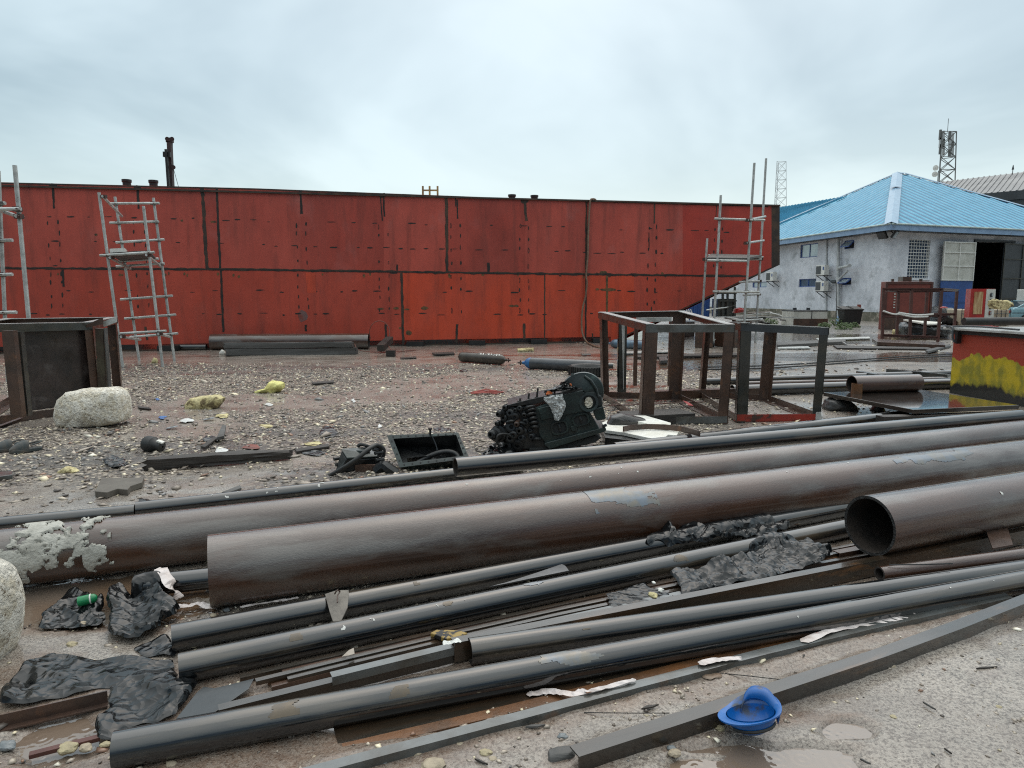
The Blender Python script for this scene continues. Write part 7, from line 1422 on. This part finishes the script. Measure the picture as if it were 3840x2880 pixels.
for i, (ya, yb, z, m_, lb, xa) in enumerate(((2530, 2026, .030, m_angle_brown, 'thin rusty angle, furthest back of the bundle', 900), (2545, 2036, .024, m_rust, 'thin rusty angle, second in the bundle', 1060), (2556, 2047, .036, m_angle_brown, 'thin rusty angle, third in the bundle', 960), (2566, 2062, .020, m_rust_or, 'thin orange angle, fourth in the bundle', 1005), (2578, 2074, .030, m_angle_brown, 'thin dark angle, fifth in the bundle', 1080), (2592, 2088, .018, m_rust, 'thin rusty angle, nearest of the bundle', 1020))):
    f = lambda x: ya+(yb-ya)*(x-960)/(3300-960)+(2320+i*9-2330-i*11)*math.sin(math.pi*min(1, max(0, (x-960)/2340)))*1.5
    angle_thing(lb, [(x, f(x)) for x in (xa, 1300, 1700, 2100, 2500, 2900, 3380)], z, .026, .018, m_, group=gi)
angle_thing('pale flat bar beneath the grey black pipe and the channel', [(1880, 2378), (2300, 2285), (2700, 2200)], .05, .04, .006, m_mill, kind='flat')
angle_thing('rusty angle lying in the mud at the far left front', [(-120, 2704), (0, 2679), (402, 2588)], .052, .035, .050, m_rust, kind='inv', flip=1)
angle_thing('thin rust red flat bar in the left puddle', [(107, 2834), (373, 2766)], .016, .024, .014, m_redframe, kind='flat')
angle_thing('long dark bar peeping from under the foremost angle at the right', [(3000, 2440), (3500, 2290), (3760, 2212)], .02, .03, .018, m_angle_brown)
angle_thing('straight rusty angle under the open mouthed pipe on the right', [(3150, 2075), (3500, 2010), (3900, 1935)], .05, .05, .03, m_rust)
P = [gp(*zo(x, y, 2880, 1700), .125) for x, y in ((1885, 685), (2070, 655), (2115, 800), (1940, 832))]; mb = MB(); mb.prism(P, UP*.008); tag(mb.build('square_plate', m_rust), 'small square rusty plate lying over the channel bar at the right', 'plate')
mb = MB(); mb.path([gp(3335, 2118, .135), gp(3460, 2117, .14), gp(3572, 2113, .14)], .0035, 6); tag(mb.build('thin_rod', m_black), 'thin black rod lying on the small rusty pipe', 'rod')
# ------------------------------------------------------------------ black polythene
def lift_pipes(keys):
    def f(X_, Y_):
        h = np.full(X_.shape, -1.)
        for k in keys:
            o, c, u, wv, r, L = PIPES[k]; t = (X_-c.x)*wv.x+(Y_-c.y)*wv.y; s = (X_-c.x)*u.x+(Y_-c.y)*u.y; hh = c.z+np.sqrt(np.clip(r*r-t*t, 0, None)); h = np.where((np.abs(t) < r) & (np.abs(s) < L/2), np.maximum(h, hh), h)
        return h
    return f
bg = 'torn black polythene sheets'
film('polythene_sheet', 'black polythene twisted round a green bottle, left of the crumpled pile', 'plastic sheet', Z_([(315, 1230), (330, 1190), (400, 1140), (480, 1130), (500, 1090), (540, 1020), (640, 960), (760, 1010), (830, 1060), (890, 1060), (900, 1250), (820, 1280), (400, 1318), (330, 1290)], 0, 1800), .0, .085, m_plastic, 1, .007, group=bg, freq=8)
film('polythene_sheet', 'crumpled black polythene pile by the short pipe end and white tape', 'plastic sheet', Z_([(890, 1110), (960, 1010), (1060, 965), (1190, 1010), (1240, 960), (1330, 945), (1430, 1000), (1430, 1110), (1600, 1135), (1500, 1235), (1450, 1285), (1200, 1428), (1010, 1424), (930, 1325)], 0, 1800), .0, .10, m_plastic, 2, .007, group=bg, freq=6, lift=lift_pipes(['K']))
film('polythene_sheet', 'black polythene strip tucked beneath the two black pipe ends', 'plastic sheet', Z_([(1125, 1450), (1250, 1430), (1440, 1360), (1500, 1400), (1530, 1480), (1530, 1560), (1400, 1530), (1200, 1540)], 0, 1800), .0, .05, m_plastic, 3, .007, group=bg)
film('polythene_sheet', 'wide flat black polythene spread over the left mud', 'plastic sheet', Z_([(0, 830), (60, 700), (110, 590), (190, 490), (300, 440), (480, 405), (900, 412), (1130, 392), (1300, 395), (1530, 410), (1545, 560), (1350, 700), (1170, 700), (925, 665), (420, 785), (0, 870)], 0, 2300), .0, .060, m_plastic, 4, .008, group=bg, freq=4)
film('polythene_sheet', 'black polythene flowing from the pipe ends down to the nearest pipe', 'plastic sheet', Z_([(925, 665), (1170, 690), (1350, 640), (1540, 580), (1600, 640), (1700, 610), (1640, 760), (1560, 900), (1480, 930), (1150, 1000), (980, 1100), (840, 1110), (790, 1050), (830, 940), (920, 870)], 0, 2300), .0, .075, m_plastic, 5, .007, group=bg, freq=4, lift=lift_pipes([]))
slab('rubber_sheet', 'smooth dark grey sheet with small round spots by the two pipe ends', 'sheet', Z_([(1520, 910), (1700, 680), (1760, 632), (1850, 645), (2040, 600), (2195, 560), (2150, 650), (1990, 760), (1860, 850)], 0, 2300), .03, .004, mat('dark_grey_sheet', (.040, .046, .050), (.032, .037, .040), 4, rough=.2, rough2=.3, bump=.05, c3=(.008, .008, .008), s3=20, t3=(.70, .72)))
film('polythene_sheet', 'black polythene heaped between the two black pipes below the thick one', 'plastic sheet', Z_([(1145, 650), (1210, 600), (1270, 540), (1350, 530), (1400, 480), (1500, 455), (1650, 465), (1720, 400), (1880, 380), (1980, 320), (2080, 330), (2130, 400), (2260, 425), (2420, 440), (2350, 480), (2212, 500), (1700, 585)], 1920, 1800), .03, .11, m_plastic, 6, .007, group=bg, freq=7, lift=lift_pipes(['I', 'J']))
film('polythene_sheet', 'shiny black polythene heap with creases, in front of the two pipes', 'plastic sheet', Z_([(1310, 850), (1400, 810), (1500, 790), (1600, 800), (1800, 720), (1960, 700), (2080, 600), (2212, 560), (2440, 560), (2600, 570), (2780, 660), (2760, 720), (2520, 780), (2212, 850), (1900, 930), (1700, 965), (1480, 1005), (1420, 940)], 1920, 1800), .05, .10, m_plastic, 7, .007, group=bg, freq=7, lift=lift_pipes(['J']))
film('dimpled_mat', 'dimpled black mat lying on the thin rusty angles', 'mat', Z_([(800, 990), (1160, 888), (1195, 940), (1430, 1005), (1180, 1062), (850, 1118)], 1920, 1800), .045, .014, m_plastic, 8, .006, freq=26)
slab('metal_sheet', 'grey sheet offcut lying across the two black pipes near the middle', 'metal sheet', Z_([(-190, 918), (-60, 885), (180, 810), (430, 725), (462, 740), (492, 780), (200, 840), (0, 882), (-120, 905)], 1920, 1800), .112, .004, mat('grey_wet_sheet', (.16, .16, .165), (.10, .10, .10), 4, rough=.25, metal=.3, bump=.1))
film('polythene_scrap', 'small black polythene rag on the ground left of the engine', 'plastic sheet', [(1820, 1700), (1860, 1680), (1900, 1672), (1935, 1690), (1930, 1715), (1850, 1720), (1790, 1722)], .0, .09, m_plastic, 9, .010, group=bg)
# ------------------------------------------------------------------ tapes, foam bits, leather, bottle
def strip(name, label, cat, pts, wd, m_, zs=None, group=None, seed=0, curl=.006):
    r_ = random.Random(seed); P = [gp(x, y, (zs[i] if zs else .01)) for i, (x, y) in enumerate(pts)]; S = smooth_pts(P, 7); mb = MB(); K = len(S)
    for i, p in enumerate(S):
        d = (S[min(i+1, K-1)]-S[max(i-1, 0)]).normalized(); sd = d.cross(UP).normalized(); w_ = wd*(1+.12*math.sin(i*.5+seed))*(.25 if i in (0, K-1) else 1); mb.v += [p-sd*w_/2+UP*curl*r_.random(), p+UP*curl*r_.random()*1.6, p+sd*w_/2+UP*curl*r_.random()]
    for i in range(K-1):
        for k in (0, 1): mb.f.append([i*3+k, i*3+k+1, (i+1)*3+k+1, (i+1)*3+k]); mb.m.append(0)
    return tag(mb.build(name, m_, recalc=False), label, cat, group)
tg = 'torn red and white warning tape'
strip('warning_tape', 'torn white tape hanging over the short pipe end under the thick pipe', 'tape', Z_([(1385, 765), (1420, 810), (1470, 900), (1520, 980), (1545, 1035)], 0, 1800), .055, m_tape, [.115, .118, .09, .04, .01], tg, 1)
strip('warning_tape', 'white tape lying on the gravel below the thick pipe end', 'tape', Z_([(1430, 1060), (1500, 1085), (1620, 1095), (1720, 1070), (1820, 1115)], 0, 1800), .035, m_tape, None, tg, 2)
strip('warning_tape', 'red and white tape pressed under the thick front pipe', 'tape', [(900, 2278), (1000, 2262), (1080, 2250), (1120, 2243)], .02, m_tape, [.02]*4, tg, 3)
strip('warning_tape', 'creased white tape under the nearest pipe, left piece', 'tape', [(1975, 2607), (2060, 2595), (2140, 2604), (2195, 2592)], .034, m_tape, [.012, .016, .03, .036], tg, 4)
strip('warning_tape', 'white tape along the long thin angle, middle piece', 'tape', [(2190, 2598), (2280, 2576), (2385, 2550)], .02, m_tape, [.04]*3, tg, 5)
strip('warning_tape', 'white tape folded across the long thin angle', 'tape', [(2620, 2492), (2690, 2476), (2780, 2470)], .032, m_tape, [.04]*3, tg, 6)
strip('warning_tape', 'long pink white tape between nearest pipe and thin angle', 'tape', [(3005, 2408), (3120, 2365), (3230, 2345), (3330, 2330), (3400, 2310), (3480, 2292)], .038, m_tape, [.036, .038, .03, .03, .03, .02], tg, 7)
strip('warning_tape', 'small white tape piece with red tip on the rusty beam end', 'tape', [(1660, 2414), (1700, 2408), (1725, 2402)], .030, m_white, [.10, .102, .10], tg, 8)
P = [gp(*zo(x, y, 960, 1800), z) for x, y, z in ((597, 985, .13), (690, 955, .135), (800, 950, .13), (803, 985, .125), (790, 1100, .105), (735, 1215, .085), (665, 1220, .08), (635, 1130, .10))]
mb = MB(); cP = sum(P, Vector())/8+UP*.012; mb.v = P+[cP]; mb.f = [[i, (i+1) % 8, 8] for i in range(8)]; mb.m = [0]*8; mb.v += [p-UP*.006-Vector((0, .0, 0)) for p in P]; mb.f += [[i, (i+1) % 8, 9+(i+1) % 8, 9+i] for i in range(8)]; mb.m += [0]*8
q = empty('leather_flap', P[4], 'stiff grey leather tongue hanging between the two black pipes', 'leather'); mb.build('flap', mat('grey_wet_leather', (.20, .18, .155), (.13, .115, .10), 9, rough=.7, bump=.8, bscale=40, bdist=.01), q, smooth=True, recalc=False)
mb = MB(); mb.path(smooth_pts([gp(*zo(680, 985, 960, 1800), .145), gp(*zo(700, 955, 960, 1800), .165), gp(*zo(725, 965, 960, 1800), .15), gp(*zo(705, 1000, 960, 1800), .145), gp(*zo(703, 1060, 960, 1800), .128)]), .0035, 6); mb.build('wire_hook', m_rust, q)
slab('paper_scrap', 'small torn pale paper wedged between the pipes', 'paper', Z_([(740, 1525), (800, 1470), (845, 1448), (852, 1500), (800, 1515)], 960, 1800), .06, .003, mat('damp_paper', (.38, .33, .28), (.28, .24, .20), 9, rough=.8))
slab('patterned_board', 'black and yellow patterned board piece under the second black pipe', 'board', Z_([(1505, 1320), (1560, 1290), (1750, 1295), (1830, 1320), (1760, 1345), (1640, 1372), (1580, 1345)], 960, 1800), .055, .02, mat('black_yellow_weave', (.012, .012, .012), (.30, .20, .05), 30, .48, .52, rough=.5, bump=.4))
for x, y, z, s, lb in ((2448, 2232, .08, .022, 'pale yellow foam crumb on the dimpled mat'), (2478, 2212, .08, .016, 'white foam crumb above the yellow one'), (2452, 2185, .05, .012, 'small white crumb beneath the second black pipe')):
    c = gp(x, y, z); mb = MB(); bm = bmesh.new(); bmesh.ops.create_icosphere(bm, subdivisions=3, radius=s)
    for v in bm.verts: v.co *= 1+.55*(vn(v.co.x*90+x, v.co.y*90+v.co.z*70, 3)-.5); v.co.z *= .6
    mb.v = [c+v.co for v in bm.verts]; mb.f = [[v.index for v in f.verts] for f in bm.faces]; mb.m = [0]*len(mb.f); bm.free(); tag(mb.build('foam_crumb', m_foam if 'yellow' in lb[:12] else m_styro, smooth=True), lb, 'foam')
c = gp(343, 2250, .06); q = empty('green_bottle', z_(c, 0), 'green plastic bottle end sticking out of black polythene', 'bottle'); a = c+Vector((-.05, -.02, -.0)); mb = MB(); mb.lathe(a, c+Vector((.03, .01, .01)), [(.0, .024), (.05, .024), (.068, .021), (.078, .012), (.08, .003)], 20); mb.build('body', m_green, q, smooth=True); mb = MB(); mb.lathe(a, c+Vector((.03, .01, .01)), [(.05, .0245), (.053, .0252), (.056, .0242)], 20); mb.build('ring', m_white, q)
# ------------------------------------------------------------------ broken blue hard shell lying upside down
c = gp(2822, 2780); q = empty('blue_plastic_shell', c, 'broken bright blue hard hat lying upside down beside the foremost bar and puddle', 'hard hat')
Rm = Matrix.Rotation(R(-9), 3, 'X') @ Matrix.Rotation(R(-8), 3, 'Y'); n = 40
def shell(ra, rb, dp, z0, k0=0, k1=n, th=.0): 
    pass
mb = MB(); rows = 9; RA, RB, DP = .083, .070, .070; cz = .084
def sp(k, j, off=0.):
    a = 2*math.pi*k/n; t = j/(rows-1)*math.pi/2*.97; s = math.cos(t); z = -DP*math.sin(t)*(1.0)
    return c+Vector((0, .03, cz))+Rm @ Vector(((RA-off)*s*math.cos(a), (RB-off)*s*math.sin(a), z+off*.8))
for off in (0, .004):
    b0 = len(mb.v)
    for j in range(rows): mb.v += [sp(k, j, off) for k in range(n)]
    for j in range(rows-1):
        for k in range(n): mb.f.append([b0+j*n+k, b0+j*n+(k+1) % n, b0+(j+1)*n+(k+1) % n, b0+(j+1)*n+k]); mb.m.append(0)
    mb.f.append([b0+(rows-1)*n+k for k in range(n)]); mb.m.append(0)
mb.build('shell', m_bluehat, q, smooth=50, recalc=False)
mb = MB()   # turned-out brim, wider at the peak (left) and curling up at the back right
def bw(a): return .012+.020*max(0, math.cos(a-R(200)))**2+.016*max(0, math.cos(a-R(40)))
def bz(a): return .030*max(0, math.cos(a-R(50)))**2+.004
for k in range(n):
    a = 2*math.pi*k/n; o_ = c+Vector((0, .03, cz)); w_ = bw(a); zz4 = bz(a)
    for r_, z in ((0, 0.001), (.35, zz4*.5+.002), (1, zz4), (1.0, zz4-.005), (.3, zz4*.5-.006)): mb.v.append(o_+Rm @ Vector(((RA+w_*r_)*math.cos(a), (RB+w_*r_)*math.sin(a), z)))
for k in range(n):
    j = (k+1) % n
    for i in range(5): mb.f.append([k*5+i, j*5+i, j*5+(i+1) % 5, k*5+(i+1) % 5]); mb.m.append(0)
mb.build('brim', m_bluehat, q, smooth=50)
mb = MB(); o_ = c+Vector((0, .03, cz)); pts = [o_+Rm @ Vector((.0, .080, .0)), o_+Rm @ Vector((.012, .078, .035)), o_+Rm @ Vector((.045, .080, .055)), o_+Rm @ Vector((.085, .055, .050)), o_+Rm @ Vector((.100, .015, .022)), o_+Rm @ Vector((.096, -.02, .004))]
S = smooth_pts(pts, 6)
for p in S: mb.v += [p, p+Rm @ Vector((-.022, -.018, -.034))]
for i in range(len(S)-1): mb.f.append([i*2, i*2+1, i*2+3, i*2+2]); mb.m.append(0)
fo = mb.build('curled_flap', m_bluehat, q, smooth=True, recalc=False); sm = fo.modifiers.new('thick', 'SOLIDIFY'); sm.thickness = .004
mb = MB(); mb.path([c+Vector((0, .03, cz))+Rm @ Vector((.075*math.cos(R(k)), .062*math.sin(R(k)), -.035)) for k in range(200, 341, 14)], .006, 6); mb.build('inner_band', m_black, q, smooth=True)
# ------------------------------------------------------------------ wood, stones and litter close to the camera
lump('charred_wood', 'splintered dark wood chunk at the left end of the foremost bar', 'timber', Z_([(85, 1280), (140, 1265), (300, 1240), (320, 1190), (400, 1170), (520, 1165), (590, 1250), (585, 1300), (400, 1310), (200, 1312), (100, 1300)], 1920, 2300), 2868, .06, m_woodgrey, 61, bumpy=.008)
def stone(x, y, s, m_, seed, label, fl=.6, name='stone'):
    c = gp(x, y, .0); bm = bmesh.new(); bmesh.ops.create_icosphere(bm, subdivisions=3, radius=s); mb = MB()
    for v in bm.verts:
        f = 1+.7*(fbm(np.array([v.co.x/s*1.3+seed]), np.array([v.co.y/s*1.3+v.co.z/s*1.1+seed]), seed, 3)[0]-.5); v.co *= f; v.co.z = v.co.z*fl; v.co.x *= 1.25
        v.co = Vector((round(v.co.x/s*4.5)*s/4.5*.35+v.co.x*.65, v.co.y, v.co.z))
    mb.v = [c+v.co+UP*s*fl*.45 for v in bm.verts]; mb.f = [[v.index for v in f.verts] for f in bm.faces]; mb.m = [0]*len(mb.f); bm.free(); return tag(mb.build(name, m_, smooth=30), label, 'stone', 'loose stones near the camera')
m_st1 = mat('pale_tan_stone', (.42, .35, .25), (.28, .23, .17), 20, rough=.6, bump=.8, bscale=90); m_st2 = mat('grey_blue_stone', (.16, .18, .19), (.24, .25, .25), 20, rough=.5, bump=.8, bscale=90); m_st3 = mat('yellow_stone', (.42, .36, .22), (.30, .25, .16), 20, rough=.6, bump=.8, bscale=90)
for i, (x, y, s, m_, lb) in enumerate(((30, 2800, .022, m_st2, 'blue grey stone in the left puddle edge'), (250, 2812, .026, m_st3, 'flat yellow stone under the thin red bar'), (322, 2810, .018, m_st1, 'tan stone right of the yellow one'), (395, 2795, .014, m_st3, 'small yellow stone left of the nearest pipe end'), (1565, 2828, .016, m_st1, 'round pale stone in front of the thin angle'), (1442, 2858, .014, m_st2, 'grey stone near the bottom edge'), (1655, 2795, .017, m_st2, 'dark grey stone with white pebbles beside it'), (1722, 2795, .012, m_st1, 'upright tan stone right of the dark one'), (1620, 2878, .030, m_st1, 'flat pale stone cut by the bottom edge'), (1820, 2828, .018, m_st3, 'yellowish flat stone by the wood sliver'), (2112, 2768, .016, m_st2, 'dark grey flat stone in the sand'), (2530, 2830, .018, m_st1, 'tan stone on the puddle rim'), (2520, 2810, .013, m_st2, 'small grey stone on the puddle rim'), (2700, 2735, .014, m_st3, 'yellow stone left of the blue shell'), (2990, 2460, .015, m_st2, 'grey angular stone behind the foremost bar'), (3090, 2445, .013, m_st3, 'yellow brown stone behind the foremost bar'), (2240, 2660, .008, m_st3, 'small yellow pebble on the sand'), (1850, 2850, .012, m_st1, 'tan pebble near the bottom edge'), (1180, 2850, .014, m_st1, 'pale stone in front of the nearest pipe'), (1250, 2870, .016, m_st3, 'yellow stone at the bottom edge left of centre'), (640, 2868, .014, m_st1, 'pale stone below the nearest pipe'), (310, 2340, .014, m_st1, 'tan stone below the black polythene'), (270, 2420, .018, m_st3, 'yellow flat stone in the left sand'), (850, 2290, .015, m_st2, 'grey stone below the thick pipe end'), (800, 2310, .013, m_st1, 'tan stone between thick pipe end and black pipe'), (3340, 2500, .014, m_st1, 'flat pale stone in front of the foremost bar at right'), (3350, 2690, .010, m_st3, 'small yellow stone on the right sand'), (3745, 2655, .010, m_st3, 'tiny yellow stone near the right edge'))): stone(x, y, s, m_, 100+i, lb)
def sliver(x0, y0, x1, y1, wd, m_, lb, name='wood_sliver', z=.008, h=.006): mb = MB(); a = gp(x0, y0, z); b = gp(x1, y1, z); mb.prism([a, a.lerp(b, .3)+Vector((0, wd, 0)), b, a.lerp(b, .6)-Vector((0, wd*.7, 0))], UP*h); return tag(mb.build(name, m_), lb, 'wood sliver', 'wood slivers on the sand')
for a in ((2405, 2662, 2470, 2645, .010, m_wood, 'dark wood sliver between the two front angles'), (1970, 2730, 2045, 2722, .009, m_woodgrey, 'grey wood sliver just right of centre front'), (1780, 2850, 1830, 2870, .006, m_wood, 'thin wood sliver by the yellowish flat stone'), (3460, 2636, 3510, 2664, .010, m_woodgrey, 'grey sliver on the right sand'), (3660, 2510, 3740, 2503, .006, m_wood, 'forked dark twig on the right sand'), (3225, 2850, 3265, 2868, .006, m_woodgrey, 'sliver near the bottom right edge'), (3390, 2470, 3440, 2452, .014, m_wood, 'dark bark piece against the foremost bar'), (2730, 2440, 2790, 2425, .008, m_woodgrey, 'sliver leaning on the thin angle'), (3010, 2470, 3020, 2450, .010, m_wood, 'stub of wood behind the foremost bar'), (3540, 2810, 3570, 2830, .008, m_wood, 'dark bark chip on the right sand')): sliver(*a)
mb = MB(); mb.path(smooth_pts([gp(2190, 2672, .008), gp(2350, 2674, .012), gp(2510, 2674, .006)]), .0018, 5); tag(mb.build('thin_wire', m_black), 'thin wire lying across the sand between the front angles', 'wire', 'thin wires')
mb = MB(); mb.path(smooth_pts([gp(2680, 2522, .01), gp(2800, 2534, .012), gp(2960, 2552, .006)]), .0018, 5); tag(mb.build('thin_wire', m_black), 'thin wire running under the foremost bar right of the tape', 'wire', 'thin wires')
film('pink_scrap', 'small pink plastic scrap on the sand beside the thin angle', 'plastic scrap', [(2165, 2660), (2185, 2645), (2210, 2640), (2208, 2652), (2180, 2656)], 0, .012, m_pink, 12, .003)
film('dry_leaf', 'curled brown leaf with pebbles in it, behind the foremost bar', 'leaf', [(2625, 2540), (2660, 2530), (2705, 2532), (2710, 2548), (2670, 2562), (2640, 2556)], 0, .02, mat('wet_brown_leaf', (.18, .12, .08), (.26, .2, .15), 12, rough=.5), 13, .004)
# cement splatter and paint specks on the pipes
s0 = s_at('B', 0, 2080); s1 = s_at('B', 380, 2000)
patch('B', s_at('B', 20, 2000), s_at('B', 430, 1940), R(40), R(165), .475, m_cement, 3, .014, .006, 15.)
patch('B', s_at('B', -60, 2080), s_at('B', 200, 2060), R(150), R(245), .46, m_cement, 5, .012, .006, 15.)
patch('B', s_at('B', -60, 2000), s_at('B', 340, 2000), R(120), R(200), .49, m_cement, 4, .012, .006, 20.)
patch('B', s_at('B', 330, 2080), s_at('B', 440, 2020), R(130), R(215), .50, m_cement, 6, .010, .006, 20.)
for k, sa, sb, a0, a1, th, sd_, cl, fq in (('B', -3.4, 1.0, 90, 170, .79, 11, .006, 34), ('J', -2., -.2, 80, 170, .76, 12, .004, 50), ('A', -1.5, 1.6, 80, 150, .80, 13, .006, 30), ('C', -1.4, .2, 80, 170, .74, 14, .006, 30), ('M', -1., 2., 90, 170, .81, 15, .004, 50), ('G', -.8, .5, 90, 190, .80, 16, .006, 30), ('I', -1.4, 1, 90, 160, .80, 17, .004, 50)):
    patch(k, sa, sb, R(a0), R(a1), th, m_spk, sd_, .001, cl, fq, 'paint_speck')

# small litter on the gravel
m_bl = mat('blue_plastic_scrap', (.05, .16, .42), None, 9, rough=.4); m_wh = mat('white_plastic_scrap', (.70, .70, .68), (.5, .5, .48), 9, rough=.4); m_rd = mat('red_rust_scale', (.22, .05, .03), (.12, .04, .03), 9, rough=.5)
for i, (x, y, w_, h_, m_, am, lb) in enumerate(((590, 1500, 22, 9, m_bl, .015, 'small blue scrap on the gravel above the timber board'), (608, 1568, 36, 14, m_bl, .02, 'blue and white wrapper on the gravel below the yellow brick'), (700, 1580, 60, 20, m_wh, .015, 'pale flat plastic rag among the gravel near the discs'), (835, 1560, 60, 26, m_foam, .02, 'torn yellowish foam sheet right of the pale blue disc'), (1325, 1505, 22, 18, m_wh, .03, 'white plastic scrap standing out on the middle gravel'), (1425, 1602, 20, 14, m_wh, .03, 'white scrap on the gravel above the oil pan'), (1010, 1518, 40, 12, m_wh, .02, 'white scrap in the wet patch below the bright yellow foam'),
        (1000, 1600, 60, 22, m_foam, .02, 'flat pale foam sheet left of centre on the gravel'), (830, 1695, 70, 34, m_wh, .02, 'crushed pale plastic behind the right part of the timber'), (950, 1678, 90, 24, m_rd, .012, 'red brown rust scale lying behind the timber'), (1170, 1665, 100, 18, m_foam, .015, 'yellowish strip beyond the right end of the timber'), (430, 1740, 110, 60, m_plastic, .05, 'black polythene rags left of the timber end'), (340, 1690, 44, 24, m_plastic, .05, 'small black rag curled between clogs and bottle'), (790, 1650, 90, 34, m_plastic, .035, 'black rubbish by the standing board'), (1230, 1625, 120, 50, m_plastic, .03, 'black rags on the gravel left of the gear housing'), (1660, 1612, 90, 24, m_plastic, .03, 'dark rag on the gravel behind the oil pan'), (1740, 1392, 44, 12, m_plastic, .03, 'dark scrap below the olive brown cylinder'), (1180, 1700, 110, 30, m_plastic, .03, 'dark sodden sheet right of the timber end'),
        (540, 1880, 60, 24, m_plastic, .03, 'black torn scrap behind the thin pipe joint'))):
    r_ = random.Random(300+i); n = 11; film('litter_scrap', lb, 'litter', [(x+w_/2*math.cos(2*math.pi*k/n)*r_.uniform(.55, 1.1), y+h_/2*math.sin(2*math.pi*k/n)*r_.uniform(.55, 1.1)) for k in range(n)], .003, am, m_, 300+i, .008 if y > 1420 else .02, group='litter on the gravel')

# bare, heat-blued patches where the coating has gone
m_bare = mat('bare_blued_steel', (.12, .145, .175), (.15, .14, .12), 9, rough=.16, rough2=.3, metal=.55, bump=.05, coat=.8, coatr=.08)
m_tan = mat('tan_surface_rust', (.105, .078, .048), (.07, .058, .045), 14, rough=.25, rough2=.4, metal=.2, bump=.1, coat=.6)
for k, x0, x1, y, a0, a1, th, mm, sd_ in (('A', 2180, 2420, 1900, 78, 150, .40, m_bare, 31), ('M', 2010, 2260, 2510, 80, 150, .42, m_bare, 32), ('J', 1960, 2090, 2220, 85, 145, .44, m_bare, 33), ('L', 2050, 2230, 2390, 85, 145, .44, m_tan, 34), ('J', 1640, 1700, 2270, 95, 150, .46, m_tan, 35), ('M', 1450, 1560, 2600, 90, 150, .52, m_tan, 36), ('J', 2480, 2560, 2110, 90, 150, .48, m_tan, 37), ('I', 1530, 1580, 2200, 90, 140, .46, m_tan, 38), ('M', 1000, 1160, 2700, 80, 150, .55, m_tan, 39), ('J', 1080, 1130, 2400, 90, 140, .46, m_tan, 40), ('A', 3300, 3600, 1740, 80, 150, .52, m_bare, 41)):
    patch(k, s_at(k, x0, y), s_at(k, x1, y), R(a0), R(a1), th, mm, sd_, .0002, .006, 14., 'worn_patch', .35)
